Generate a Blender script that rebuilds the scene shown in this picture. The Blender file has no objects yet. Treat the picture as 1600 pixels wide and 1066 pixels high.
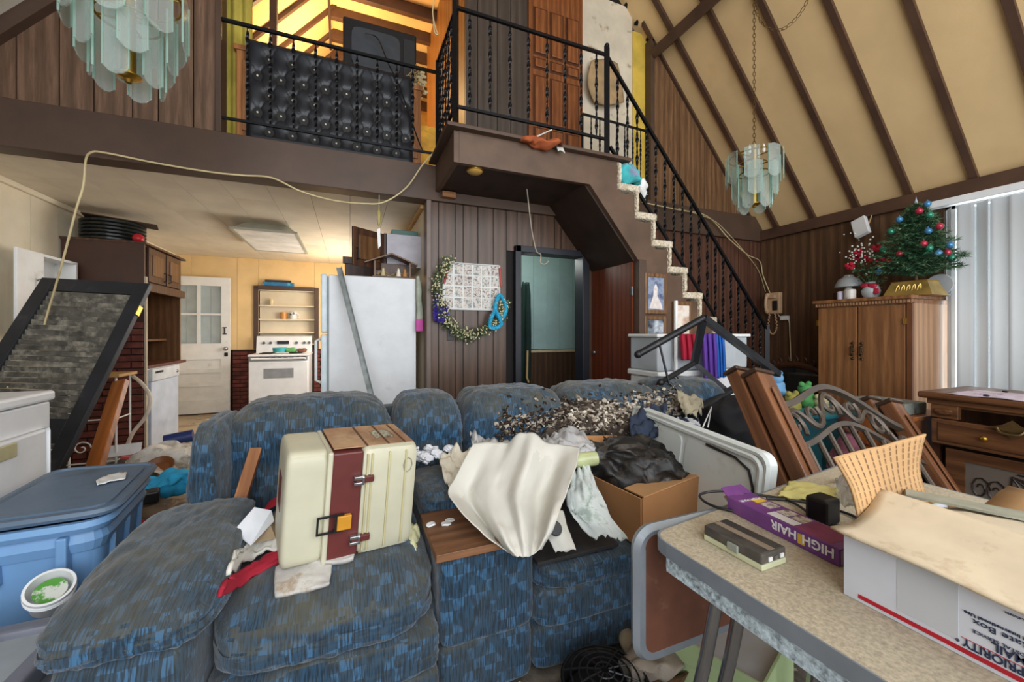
import bpy, bmesh, math, random
from mathutils import Vector, Matrix, noise
R = random.Random(11)
SC = bpy.context.scene
COL = SC.collection
PI = math.pi
V = Vector
# ------------------------------------------------------------------ camera
F, HCAM, CX, HY = 620.0, 1.22, 800.0, 520.0          # focal length in px of a 1600x1066 frame, eye height, horizon row
TH = math.atan(253 / 620.0); S_, C_ = math.sin(TH), math.cos(TH)
cam = bpy.data.cameras.new('camera'); cam.sensor_width = 36; cam.lens = 36 * F / 1600
cam.shift_y = -13 / 1600.0; cam.clip_start = 0.05
co = bpy.data.objects.new('camera', cam); COL.objects.link(co)
co.location = (0, 0, HCAM); co.rotation_euler = (PI / 2, 0, -TH); SC.camera = co
# ------------------------------------------------------------------ world, lights, exposure
W = bpy.data.worlds.new('world'); SC.world = W; W.use_nodes = True
W.node_tree.nodes['Background'].inputs[0].default_value = (0.80, 0.90, 1.0, 1)
W.node_tree.nodes['Background'].inputs[1].default_value = 0.55
def area(name, loc, rot, sx, sy, power, colr, spread=PI):
    l = bpy.data.lights.new(name, 'AREA'); l.shape = 'RECTANGLE'; l.size = sx; l.size_y = sy
    l.energy = power; l.color = colr; l.spread = spread
    o = bpy.data.objects.new(name, l); COL.objects.link(o); o.location = loc; o.rotation_euler = rot
    return o
def point(name, loc, power, colr, r=0.15):
    l = bpy.data.lights.new(name, 'POINT'); l.energy = power; l.color = colr; l.shadow_soft_size = r
    o = bpy.data.objects.new(name, l); COL.objects.link(o); o.location = loc
    return o
area('gable_window_light', (1.15, -2.0, 2.6), (PI / 2, 0, 0), 6.4, 3.8, 260, (0.94, 0.97, 1.0))      # glazed gable behind the camera
area('patio_window_light', (5.25, 0.7, 1.25), (PI / 2, 0, PI / 2), 2.4, 2.2, 85, (0.95, 0.98, 1.0))  # behind the vertical blinds
area('kitchen_fill_light', (0.56, 5.9, 1.5), (PI / 2, 0, PI / 2), 1.3, 0.9, 34, (1.0, 0.97, 0.92))  # added fill at the right kitchen wall, no window built there
point('kitchen_warm_fill', (-0.25, 6.5, 2.0), 8, (1.0, 0.66, 0.32), 0.12)  # added warm point hidden behind the fridge, apart from the unlit ceiling fixture
point('loft_lamp', (-0.1, 5.2, 4.3), 85, (1.0, 0.66, 0.30), 0.2)
point('room_beyond_fill', (1.9, 4.1, 2.1), 9, (0.95, 1.0, 0.95), 0.15)  # added unseen point that brightens the room beyond the doorway
SC.view_settings.view_transform = 'Standard'; SC.view_settings.look = 'None'
SC.view_settings.gamma = 1.0; SC.view_settings.use_curve_mapping = False; SC.view_settings.exposure = 0.35

# ------------------------------------------------------------------ places from directions
def ray(px, py):
    a = (px - CX) / F; return V((S_ + C_ * a, C_ - S_ * a, (HY - py) / F))
CAM = V((0, 0, HCAM))
def pY(px, py, Y): r = ray(px, py); return CAM + r * (Y / r.y)
def pX(px, py, X): r = ray(px, py); return CAM + r * (X / r.x)
def pZ(px, py, Z): r = ray(px, py); return CAM + r * ((Z - HCAM) / r.z)
def pD(px, py, d): return CAM + ray(px, py) * d

# ------------------------------------------------------------------ mesh helpers
class MB:
    def __init__(s): s.v = []; s.f = []
    def add(s, vs, fs, M=None):
        b = len(s.v)
        s.v += [tuple(M @ V(p)) if M else tuple(p) for p in vs]
        s.f += [tuple(b + i for i in f) for f in fs]
        return s
    def bb(s, x0, x1, y0, y1, z0, z1, bev=0, M=None, seg=2):
        x0, x1 = min(x0, x1), max(x0, x1); y0, y1 = min(y0, y1), max(y0, y1); z0, z1 = min(z0, z1), max(z0, z1)
        if bev <= 0:
            vs = [(x, y, z) for z in (z0, z1) for y in (y0, y1) for x in (x0, x1)]
            fs = [(0, 2, 3, 1), (4, 5, 7, 6), (0, 1, 5, 4), (2, 6, 7, 3), (0, 4, 6, 2), (1, 3, 7, 5)]
            return s.add(vs, fs, M)
        bm = bmesh.new(); bmesh.ops.create_cube(bm, size=1)
        for v in bm.verts:
            v.co = ((x0 + x1) / 2 + v.co.x * (x1 - x0), (y0 + y1) / 2 + v.co.y * (y1 - y0), (z0 + z1) / 2 + v.co.z * (z1 - z0))
        bmesh.ops.bevel(bm, geom=bm.edges[:], offset=bev, segments=seg, affect='EDGES', profile=0.5)
        bm.verts.index_update()
        s.add([v.co[:] for v in bm.verts], [[v.index for v in f.verts] for f in bm.faces], M); bm.free()
        return s
    def prism(s, poly, vec, M=None):
        n = len(poly); vec = V(vec); a = [V(p) for p in poly]
        nrm = V((0, 0, 0))
        for i in range(n): nrm += a[i].cross(a[(i + 1) % n])
        if nrm.dot(vec) > 0: a.reverse()
        vs = a + [p + vec for p in a]
        fs = [tuple(range(n)), tuple(range(2 * n - 1, n - 1, -1))]
        fs += [(i, i + n, (i + 1) % n + n, (i + 1) % n) for i in range(n)]
        return s.add(vs, fs, M)
    def tube(s, pts, r, n=8, closed=False, M=None, phase=0.0, flat=1.0, twist=0.0):
        pts = [V(p) for p in pts]; m = len(pts); rs = r if isinstance(r, (list, tuple)) else [r] * m
        vs = []; nx = None
        for i, p in enumerate(pts):
            t = (pts[(i + 1) % m] - pts[i - 1]) if closed else (pts[min(i + 1, m - 1)] - pts[max(i - 1, 0)])
            if t.length < 1e-9: t = V((0, 0, 1))
            t.normalize()
            if nx is None:
                nx = t.orthogonal() if abs(t.z) > .95 else t.cross(V((0, 0, 1)))
            nx = (nx - t * nx.dot(t))
            if nx.length < 1e-6: nx = t.orthogonal()
            nx.normalize(); ny = t.cross(nx)
            for k in range(n):
                a = 2 * PI * k / n + phase + twist * i
                vs.append(p + nx * (math.cos(a) * rs[i]) + ny * (math.sin(a) * rs[i] * flat))
        fs = []
        for i in range(m if closed else m - 1):
            j = (i + 1) % m
            for k in range(n):
                k2 = (k + 1) % n
                fs.append((i * n + k, i * n + k2, j * n + k2, j * n + k))
        if not closed: fs += [tuple(range(n - 1, -1, -1)), tuple((m - 1) * n + k for k in range(n))]
        return s.add(vs, fs, M)
    def lathe(s, prof, n=24, M=None, c=(0, 0, 0)):
        vs = []; m = len(prof)
        for r, z in prof:
            for k in range(n):
                a = 2 * PI * k / n; vs.append((c[0] + max(r, 1e-4) * math.cos(a), c[1] + max(r, 1e-4) * math.sin(a), c[2] + z))
        fs = [(i * n + k, i * n + (k + 1) % n, (i + 1) * n + (k + 1) % n, (i + 1) * n + k) for i in range(m - 1) for k in range(n)]
        return s.add(vs, fs, M)
    def grid(s, fn, nu, nv, M=None):
        vs = [fn(i / nu, j / nv) for j in range(nv + 1) for i in range(nu + 1)]
        fs = [(j * (nu + 1) + i, j * (nu + 1) + i + 1, (j + 1) * (nu + 1) + i + 1, (j + 1) * (nu + 1) + i) for j in range(nv) for i in range(nu)]
        return s.add(vs, fs, M)
    def ball(s, c, r, n=10, sc=(1, 1, 1), M=None):
        prof = [(math.sin(PI * i / n) * r, -math.cos(PI * i / n) * r) for i in range(n + 1)]
        T = Matrix.Translation(c) @ Matrix.Diagonal((sc[0], sc[1], sc[2], 1))
        return s.lathe(prof, 2 * n if n < 8 else 16, (M @ T) if M else T)
    def soft(s, c, d, p=5, n=14, fn=None, M=None):
        """rounded block: a p-norm ball of size d about c, bent by fn(x,y,z in -1..1, point)"""
        bm = bmesh.new(); bmesh.ops.create_cube(bm, size=2)
        bmesh.ops.subdivide_edges(bm, edges=bm.edges[:], cuts=n, use_grid_fill=True)
        vs = []
        for v in bm.verts:
            q = [math.tan(a * 0.95 * PI / 4) / math.tan(.95 * PI / 4) for a in v.co]
            L = sum(abs(a) ** p for a in q) ** (1 / p); u = V([a / L for a in q])
            w = V((u.x * d[0] / 2, u.y * d[1] / 2, u.z * d[2] / 2))
            if fn: w = V(fn(u, w))
            vs.append(w + V(c))
        bm.verts.index_update()
        s.add(vs, [[v.index for v in f.verts] for f in bm.faces], M); bm.free()
        return s
def wm(o):
    m = o.matrix_basis.copy()
    while o.parent: o = o.parent; m = o.matrix_basis @ m
    return m
def mesh_obj(name, mb, mat, parent=None, smooth=False, world=True, solid=0, sub=0, ang=40, off=0, origin=None, uvscale=1):
    vs = mb.v
    if parent is not None and world:
        inv = wm(parent).inverted(); vs = [tuple(inv @ V(p)) for p in vs]
    if origin is not None: vs = [tuple(V(p) - V(origin)) for p in vs]
    me = bpy.data.meshes.new(name); me.from_pydata(vs, [], mb.f); me.validate()
    uv = me.uv_layers.new(name='uv')
    for p in me.polygons:
        n = p.normal; ax = max(range(3), key=lambda i: abs(n[i]))
        i, j = ((1, 2), (0, 2), (0, 1))[ax]
        for li in p.loop_indices:
            c = me.vertices[me.loops[li].vertex_index].co
            uv.data[li].uv = (c[i] * uvscale, c[j] * uvscale)
    if smooth:
        me.polygons.foreach_set('use_smooth', [True] * len(me.polygons)); me.set_sharp_from_angle(angle=math.radians(ang))
    me.materials.append(mat)
    o = bpy.data.objects.new(name, me); COL.objects.link(o)
    if parent is not None: o.parent = parent
    if origin is not None: o.location = origin
    if solid:
        md = o.modifiers.new('thickness', 'SOLIDIFY'); md.thickness = solid; md.offset = off
    if sub:
        md = o.modifiers.new('smooth', 'SUBSURF'); md.levels = sub; md.render_levels = sub
    return o
def tag(o, label=None, cat=None, group=None, kind=None):
    if label: o['label'] = label
    if cat: o['category'] = cat
    if group: o['group'] = group
    if kind: o['kind'] = kind
    return o
def thing(name, label, cat, loc=(0, 0, 0), rz=0, group=None, M=None):
    o = bpy.data.objects.new(name, None); COL.objects.link(o); o.empty_display_size = .1
    if M is not None: o.matrix_basis = M
    else: o.location = loc; o.rotation_euler = (0, 0, rz)
    bpy.context.view_layer.update() if False else None
    return tag(o, label, cat, group)
def frame(o, xd, zd):
    """matrix at o with x along xd and z as near zd as it can be"""
    x = V(xd).normalized(); z = V(zd); z = (z - x * z.dot(x)).normalized(); y = z.cross(x)
    m = Matrix((x, y, z)).transposed().to_4x4(); m.translation = V(o); return m
def one(name, mb, mat, label, cat, group=None, **k):
    xs = list(zip(*mb.v)); c = ((min(xs[0]) + max(xs[0])) / 2, (min(xs[1]) + max(xs[1])) / 2, min(xs[2]))
    return tag(mesh_obj(name, mb, mat, origin=c, **k), label, cat, group)
def struct(name, mb, mat, parent=None, **k):
    if parent is None: k.setdefault('origin', None)
    o = mesh_obj(name, mb, mat, parent, **k)
    if parent is None: o['kind'] = 'structure'
    return o
def part(name, mb, mat, parent, **k): return mesh_obj(name, mb, mat, parent, **k)
def copy_tree(o, parent=None):
    c = o.copy(); COL.objects.link(c)
    if parent is not None: c.parent = parent
    for ch in list(o.children): copy_tree(ch, c)
    return c
def cr(pts, n=8, closed=False):
    """smooth curve through points"""
    pts = [V(p) for p in pts]; m = len(pts); out = []
    rng = range(m) if closed else range(m - 1)
    for i in rng:
        g = lambda k: pts[k % m] if closed else pts[max(0, min(m - 1, k))]
        a, b, c, d = g(i - 1), g(i), g(i + 1), g(i + 2)
        for k in range(n):
            t = k / n
            out.append(0.5 * ((2 * b) + (c - a) * t + (2 * a - 5 * b + 4 * c - d) * t * t + (3 * b - 3 * c + d - a) * t ** 3))
    if not closed: out.append(pts[-1])
    return out
def patch(ctrl, nu, nv, wr=0.0, ws=8.0, seed=0):
    """smooth sheet through a grid of points (rows of columns) with wrinkles of height wr"""
    rows = len(ctrl); cols = len(ctrl[0]); mb = MB()
    lines = [cr(r, 16) for r in ctrl]
    def fn(u, v):
        k = u * (cols - 1) * 16; i = min(int(k), (cols - 1) * 16 - 1); t = k - i
        q = [l[i].lerp(l[i + 1], t) for l in lines]
        j = min(int(v * (rows - 1)), rows - 2); t = v * (rows - 1) - j
        g = lambda z: q[max(0, min(rows - 1, z))]
        a, b, c, d = g(j - 1), g(j), g(j + 1), g(j + 2)
        p = 0.5 * ((2 * b) + (c - a) * t + (2 * a - 5 * b + 4 * c - d) * t * t + (3 * b - 3 * c + d - a) * t ** 3)
        if wr:
            w = noise.noise(V((u * ws, v * ws, seed))) + .5 * noise.noise(V((u * ws * 2.3, v * ws * 2.3, seed + 9)))
            p = p + V((.3 * noise.noise(V((u * ws, v * ws, seed + 5))), .3 * w, w)) * wr
        return p
    mb.grid(fn, nu, nv); return mb

# ------------------------------------------------------------------ materials
def lin(h, k=1.0):
    if not isinstance(h, str): return tuple(h) + (1,) if len(h) == 3 else h
    h = h.lstrip('#'); c = [int(h[i:i + 2], 16) / 255 for i in (0, 2, 4)]
    return tuple(min(1, k * (x / 12.92 if x <= .04045 else ((x + .055) / 1.055) ** 2.4)) for x in c) + (1,)
class NT:
    def __init__(s, name):
        s.m = bpy.data.materials.new(name); s.m.use_nodes = True; s.t = s.m.node_tree; s.t.nodes.clear()
        s.out = s.n('ShaderNodeOutputMaterial'); s.b = s.n('ShaderNodeBsdfPrincipled'); s.l(s.b.outputs[0], s.out.inputs[0])
        s.uvn = None
    def n(s, k, **kw):
        x = s.t.nodes.new(k)
        for a, b in kw.items(): setattr(x, a, b)
        return x
    def l(s, a, b): s.t.links.new(a, b)
    def uv(s, sc=(1, 1, 1), rnd=True, rot=0):
        tc = s.n('ShaderNodeTexCoord'); mp = s.n('ShaderNodeMapping'); mp.inputs['Scale'].default_value = sc
        mp.inputs['Rotation'].default_value = (0, 0, rot)
        s.l(tc.outputs['UV'], mp.inputs[0])
        if rnd:
            oi = s.n('ShaderNodeObjectInfo'); cb = s.n('ShaderNodeCombineXYZ'); mu = s.n('ShaderNodeMath', operation='MULTIPLY')
            mu.inputs[1].default_value = 37.0; s.l(oi.outputs['Random'], mu.inputs[0])
            for i in range(3): s.l(mu.outputs[0], cb.inputs[i])
            s.l(cb.outputs[0], mp.inputs['Location'])
        return mp.outputs[0]
    def noise(s, vec, scale=5, detail=3, rough=.55, dist=0):
        x = s.n('ShaderNodeTexNoise'); x.inputs['Scale'].default_value = scale; x.inputs['Detail'].default_value = detail
        x.inputs['Roughness'].default_value = rough; x.inputs['Distortion'].default_value = dist
        s.l(vec, x.inputs['Vector']); return x.outputs['Fac']
    def ramp(s, fac, stops):
        x = s.n('ShaderNodeValToRGB'); e = x.color_ramp.elements
        while len(e) < len(stops): e.new(.5)
        for i, (p, c) in enumerate(stops): e[i].position = p; e[i].color = lin(c)
        s.l(fac, x.inputs[0]); return x.outputs[0]
    def mix(s, fac, a, b, mode='MIX'):
        x = s.n('ShaderNodeMix', data_type='RGBA', blend_type=mode)
        for sock, val in ((x.inputs[0], fac), (x.inputs[6], a), (x.inputs[7], b)):
            if isinstance(val, (int, float)): sock.default_value = val
            elif isinstance(val, (str, tuple)): sock.default_value = lin(val)
            else: s.l(val, sock)
        return x.outputs[2]
    def step(s, fac, lo, hi):
        x = s.n('ShaderNodeMapRange'); x.inputs[1].default_value = lo; x.inputs[2].default_value = hi; s.l(fac, x.inputs[0]); return x.outputs[0]
    def mul(s, a, b):
        x = s.n('ShaderNodeMath', operation='MULTIPLY'); s.l(a, x.inputs[0])
        if isinstance(b, (int, float)): x.inputs[1].default_value = b
        else: s.l(b, x.inputs[1])
        return x.outputs[0]
    def bump(s, h, st=.3, dist=.01):
        x = s.n('ShaderNodeBump'); x.inputs['Strength'].default_value = st; x.inputs['Distance'].default_value = dist
        s.l(h, x.inputs['Height']); s.l(x.outputs[0], s.b.inputs['Normal'])
    def fin(s, colr, rough=.6, metal=0, spec=.4, **k):
        if isinstance(colr, (str, tuple)): s.b.inputs['Base Color'].default_value = lin(colr)
        else: s.l(colr, s.b.inputs['Base Color'])
        s.b.inputs['Roughness'].default_value = rough; s.b.inputs['Metallic'].default_value = metal
        s.b.inputs['Specular IOR Level'].default_value = spec
        for a, b in k.items(): s.b.inputs[a.replace('_', ' ')].default_value = b
        return s.m
def shade(h, k):
    h = h.lstrip('#'); return '#' + ''.join('%02x' % max(0, min(255, int(int(h[i:i + 2], 16) * k))) for i in (0, 2, 4))
def plain(name, c, rough=.55, metal=0, var=.08, sc=6, stain=None, slo=.55, shi=.75, ssc=5, bump=0, bsc=80, spec=.4, **k):
    t = NT(name); u = t.uv(); n = t.noise(u, sc, 4)
    cc = t.ramp(n, [(.3, shade(c, 1 - var)), (.7, shade(c, 1 + var))])
    if stain: cc = t.mix(t.step(t.noise(u, ssc, 5, .65), slo, shi), cc, stain)
    if bump: t.bump(t.noise(u, bsc, 2), bump, .004)
    return t.fin(cc, rough, metal, spec, **k)
def wood(name, c1, c2, sc=9.0, along=.07, rough=.45, horiz=False, dist=3.0, spec=.4, stain=None):
    """c1 dark grain, c2 light; grain runs along V (up) unless horiz"""
    t = NT(name); s = (sc * along, sc, 1) if horiz else (sc, sc * along, 1); u = t.uv(s)
    w = t.n('ShaderNodeTexWave', wave_type='BANDS', bands_direction='Y' if horiz else 'X'); w.inputs['Scale'].default_value = .55
    w.inputs['Distortion'].default_value = dist * 2.2; w.inputs['Detail'].default_value = 3; w.inputs['Detail Scale'].default_value = .8
    t.l(u, w.inputs['Vector'])
    n = t.noise(u, 4.5, 5, .7)
    base = t.mix(t.step(n, .32, .68), c1, c2)
    cc = t.mix(t.mul(w.outputs['Fac'], .55), base, shade(c1, .8))
    if stain: cc = t.mix(t.step(t.noise(t.uv((1, 1, 1)), 3, 5, .65), .55, .8), cc, stain)
    t.bump(n, .08, .003)
    return t.fin(cc, rough, 0, spec)
# ------------------------------------------------------------------ shared materials
XL, XR, YB, YK = -2.4, 4.85, 3.5, 7.3
ZC, ZL = 2.38, 2.68                  # kitchen ceiling, loft floor
RX, RZ, SL = 1.15, 6.81, 1.16        # roof ridge and pitch
def roofz(x): return RZ - SL * abs(x - RX)
m_panel = wood('dark_panelling', '#4a372b', '#654c3b', 8, .06, .36)
m_panel_r = wood('right_wall_panelling', '#4a3424', '#6f5138', 6, .06, .36, dist=4)
m_panel_red = wood('stairwell_panelling', '#4a2e22', '#6d4836', 8, .05, .45)
m_gable_l = wood('gable_panelling_left', '#57402f', '#856650', 8, .07, .5, dist=4)
m_gable_r = wood('gable_panelling_right', '#5c3f28', '#8c6745', 8, .07, .5, dist=4)
m_beam = plain('brown_painted_beam', '#4e3b2f', .5, var=.1, sc=3, bump=.1, stain='#6b564a', slo=.68, shi=.85)
m_rafter = plain('brown_rafter', '#4d3628', .55, var=.12, sc=5)
m_roof = plain('tan_roof_board', '#d9b987', .75, var=.04, sc=2, stain='#c79f66', slo=.6, shi=.9, ssc=1.3, bump=.15, bsc=160)
m_roof_l = plain('cream_roof_board', '#d8cfc0', .75, var=.04, sc=2)
m_loftroof = plain('loft_ceiling_board', '#e8c78e', .75, var=.05, sc=2)
m_kceil = plain('cream_ceiling_board', '#d9cdb8', .6, var=.04, sc=3, stain='#c9b596', slo=.6, shi=.9, ssc=1.6)
m_kwall = plain('cream_kitchen_wall', '#ddd0b6', .6, var=.05, sc=2, stain='#d0b78c', slo=.55, shi=.9, ssc=1.2)
m_kback = plain('yellowed_kitchen_wall', '#e2c18a', .6, var=.05, sc=2, stain='#cfa868', slo=.55, shi=.9, ssc=1.2)
m_dark = plain('dark_gap', '#15100d', .8)
m_black = plain('black_iron', '#15161a', .38, .5, var=.1)
m_blackp = plain('black_plastic', '#1b1b1d', .4)
m_white = plain('white_enamel', '#e6e7e8', .35, var=.03)
m_whitep = plain('white_paint', '#e4e4e2', .5, var=.03, stain='#b9b5ab', slo=.62, shi=.8)
m_brass = plain('brass', '#b58d3d', .28, .9)
m_chrome = plain('chrome', '#a9a9ab', .22, .9)
m_cord = plain('cream_cord', '#cbb98c', .5)
m_floor = plain('worn_carpet', '#6d665c', .95, var=.25, sc=18, stain='#3f382f', slo=.5, shi=.7, ssc=3, bump=.5, bsc=260)
m_lino = plain('kitchen_floor', '#b7a58c', .6, var=.12, sc=5, stain='#7d6850', slo=.5, shi=.75)
m_brick = plain('red_brick', '#5d3029', .8, var=.3, sc=9, bump=.4, bsc=90)
m_mortar = plain('dark_mortar', '#33221d', .9)
def glass(name, tint='#dfe9e8', alpha=.16, rough=.05):
    t = NT(name); t.b.inputs['Alpha'].default_value = alpha
    return t.fin(tint, rough, 0, .6)
def clear(name, tint, fac=.25, rough=.02):
    """thin pane: lets light through, keeps a gloss"""
    t = NT(name); tr = t.n('ShaderNodeBsdfTransparent'); tr.inputs[0].default_value = lin(tint)
    mx = t.n('ShaderNodeMixShader'); mx.inputs[0].default_value = fac
    t.l(tr.outputs[0], mx.inputs[1]); t.l(t.b.outputs[0], mx.inputs[2]); t.l(mx.outputs[0], t.out.inputs[0])
    return t.fin(tint, rough, 0, .8)
m_pane = clear('window_glass', '#f2f6f6', .12)

# ------------------------------------------------------------------ floor and walls
b = MB().bb(-2.6, 5.0, -2.2, 3.5, -.1, 0); floor = struct('floor', b, m_floor)
b = MB().bb(-2.6, 5.0, 3.5, 7.5, -.1, 0); struct('floor.001', b, m_lino)
def planks(par, mat, xs, z0, z1, y0, y1, skip=None, top=None, name='plank', gap=.0035):
    for x0, x1 in zip(xs[:-1], xs[1:]):
        zz = z0(x0, x1) if callable(z0) else z0
        a, c = x0 + gap, x1 - gap
        if top: part(name, MB().prism([(a, y0, zz), (c, y0, zz), (c, y0, top(c)), (a, y0, top(a))], (0, y1 - y0, 0)), mat, par)
        else: part(name, MB().bb(a, c, y0, y1, zz, z1), mat, par)
def joints(x0, x1, ws):
    xs = [x0]; i = 0
    while xs[-1] + ws[i % len(ws)] < x1 - .05: xs.append(xs[-1] + ws[i % len(ws)]); i += 1
    xs.append(x1); return xs
WS = [.085, .15, .075, .14, .15, .13, .11, .17]
wb = MB()
wb.bb(.64, 1.49, 3.52, 3.62, 0, 2.4).bb(2.22, 4.85, 3.52, 3.62, 0, 2.4).bb(1.49, 2.22, 3.52, 3.62, 2.02, 2.4)
wall_back = struct('wall_back', wb, m_dark)
planks(wall_back, m_panel, joints(.64, 2.36, WS), lambda a, c: 2.0 if c > 1.47 and a < 2.24 else 0, 2.38, 3.5, 3.522)
planks(wall_back, m_panel_red, joints(2.36, 4.85, [.2, .4, .12, .33]), 0, 2.38, 3.5, 3.522)
part('corner_trim', MB().bb(.615, .655, 3.47, 3.62, 0, 2.38, .004), plain('corner_trim', '#6b5a50', .4), wall_back)
# beam across the whole room at loft level
struct('trim_1', MB().bb(-2.5, 4.85, 3.46, 3.62, 2.375, ZL, .006), m_beam)
# gable panels above the beam
gl = struct('wall_gable', MB().prism([(-2.42, 3.53, ZL), (-.89, 3.53, ZL), (-.89, 3.53, roofz(-.89)), (-2.42, 3.53, roofz(-2.42))], (0, .07, 0)), m_dark)
planks(gl, m_gable_l, joints(-2.42, -.90, [.14, .2, .13, .2, .17, .2]), ZL, 0, 3.5, 3.525, top=lambda x: roofz(x) - .02)
part('end_trim', MB().bb(-.905, -.87, 3.47, 3.62, ZL, 4.4, .004), m_beam, gl)
# sloping trim where the left roof meets the gable
p0, p1 = V((-2.5, 3.44, roofz(-2.5) - .12)), V((-.5, 3.44, roofz(-.5) - .12))
struct('trim_2', MB().prism([p0, p1, p1 + V((0, 0, .12)), p0 + V((0, 0, .12))], (0, .06, 0)), m_beam)
gr = struct('wall_gable.001', MB().prism([(3.12, 3.56, ZL), (4.72, 3.56, ZL), (3.12, 3.56, roofz(3.12))], (0, .06, 0)), m_dark)
planks(gr, m_gable_r, joints(3.14, 4.7, [.4, .4, .4]), ZL, 0, 3.535, 3.56, top=lambda x: roofz(x) - .01)
part('end_trim', MB().bb(3.10, 3.15, 3.5, 3.6, ZL, 4.5, .004), m_beam, gr)
p0, p1 = V((4.8, 3.5, roofz(4.8) - .0)), V((3.0, 3.5, roofz(3.0)))
struct('trim_3', MB().prism([p0, p1, p1 + V((0, 0, -.04)), p0 + V((0, 0, -.04))], (0, .04, 0)), m_rafter)
# right wall with the patio window
wr = struct('wall_right', MB().bb(4.872, 4.97, 1.80, 3.6, 0, 2.5).bb(4.872, 4.97, -2.2, -1.0, 0, 2.5).bb(4.872, 4.97, -1.0, 1.80, 2.36, 2.5), m_dark)
for y0, y1 in zip(joints(1.80, 3.5, [.2, .1, .16, .2, .14])[:-1], joints(1.80, 3.5, [.2, .1, .16, .2, .14])[1:]):
    part('plank', MB().bb(4.85, 4.873, y0 + .001, y1 - .001, 0, 2.4), m_panel_r, wr)
part('plank', MB().bb(4.85, 4.873, -2.2, -1.0, 0, 2.4), m_panel_r, wr)
struct('trim_4', MB().bb(4.80, 4.97, -2.2, 3.46, 2.385, 2.505, .004), m_rafter)
win = struct('window_1', MB().bb(4.88, 4.95, -1.0, 1.8, 0, .06).bb(4.88, 4.95, -1.0, 1.8, 2.3, 2.36).bb(4.88, 4.95, -1.0, -.94, 0, 2.36).bb(4.88, 4.95, 1.74, 1.8, 0, 2.36).bb(4.88, 4.95, .37, .43, 0, 2.36), m_white)
part('pane', MB().bb(4.91, 4.916, -.95, .37, .05, 2.31), m_pane, win); part('pane', MB().bb(4.91, 4.916, .43, 1.75, .05, 2.31), m_pane, win)
# vertical blinds
t = NT('blind_vane'); tl = t.n('ShaderNodeBsdfTranslucent'); tl.inputs[0].default_value = lin('#d0d0d0'); mx = t.n('ShaderNodeMixShader'); mx.inputs[0].default_value = .35
t.l(t.b.outputs[0], mx.inputs[1]); t.l(tl.outputs[0], mx.inputs[2]); t.l(mx.outputs[0], t.out.inputs[0]); m_vane = t.fin('#d2d2d3', .5, 0, .3)
bl = thing('vertical_blinds', 'white vertical blinds hanging over the patio window right of the wardrobe', 'blinds', (4.72, .4, 2.3))
part('head_rail', MB().bb(4.68, 4.76, -.9, 1.9, 2.30, 2.36, .006), m_white, bl)
for i in range(26):
    y = 1.72 - i * .095; a = R.choice([-.75, -.5, -.35, .15, -.6]) if i else -1.0
    M = Matrix.Translation((4.72, y, 0)) @ Matrix.Rotation(a, 4, 'Z')
    part('vane', MB().grid(lambda u, v: M @ V((.006 * math.cos((u - .5) * PI), (u - .5) * .1, .05 + v * 2.23)), 4, 1), m_vane, bl, solid=.002, smooth=True)
# ------------------------------------------------------------------ roof
def slope(side, x0, x1, y0, y1, mat, nm, th=.1):
    xs = (RX + side * x0, RX + side * x1)
    return struct(nm, MB().prism([(xs[0], y0, roofz(xs[0])), (xs[1], y0, roofz(xs[1])), (xs[1], y0, roofz(xs[1]) + th), (xs[0], y0, roofz(xs[0]) + th)], (0, y1 - y0, 0)), mat)
cr_ = slope(1, 0, 3.85, -2.2, 3.55, m_roof, 'ceiling_right')
cl_ = slope(-1, 0, 3.85, -2.2, 3.55, m_roof_l, 'ceiling_left')
lr_ = slope(1, 0, 3.85, 3.55, 7.5, m_roof, 'ceiling_loft'); ll_ = slope(-1, 0, 3.85, 3.55, 7.5, m_loftroof, 'ceiling_loft.001')
def rafter(par, side, y, x0=0.0, x1=3.72, w=.05, d=.035):
    a, c = RX + side * x0, RX + side * x1; n = V((-side * SL, 0, -1)).normalized() * d
    q = [V((a, y - w / 2, roofz(a))), V((c, y - w / 2, roofz(c)))]
    part('rafter', MB().prism([q[0], q[1], q[1] + n, q[0] + n], (0, w, 0)), m_rafter, par)
for k in range(13):
    y = 3.27 - k * .415
    rafter(cr_, 1, y); rafter(cl_, -1, y)
for k in range(9):
    y = 3.685 + k * .415
    rafter(lr_, 1, y, d=.09); rafter(ll_, -1, y, d=.04, w=.045)
# purlin along the right roof, holes beside it
n = V((-SL, 0, -1)).normalized(); ux = V((1, 0, -SL)).normalized(); pu = V((3.22, 0, roofz(3.22)))
struct('trim_5', MB().prism([pu + V((0, -2.2, 0)) - ux * .05, pu + V((0, -2.2, 0)) + ux * .05, pu + V((0, -2.2, 0)) + ux * .05 + n * .15, pu + V((0, -2.2, 0)) - ux * .05 + n * .15], (0, 5.7, 0)), m_rafter)
hm = MB()
for px, py in ((978, 9), (995, 36), (1013, 61)):
    # where the sight line meets the roof plane
    r = ray(px, py); k = (RZ + SL * RX - HCAM) / (r.z + SL * r.x); p = CAM + r * k
    q = n.orthogonal().normalized(); s = n.cross(q)
    hm.add([p + n * .004 + (q * math.cos(a * PI / 4) + s * math.sin(a * PI / 4)) * (.022 + .008 * (a % 3)) for a in range(8)], [tuple(range(8))])
part('torn_hole', hm, m_dark, cr_)
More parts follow.
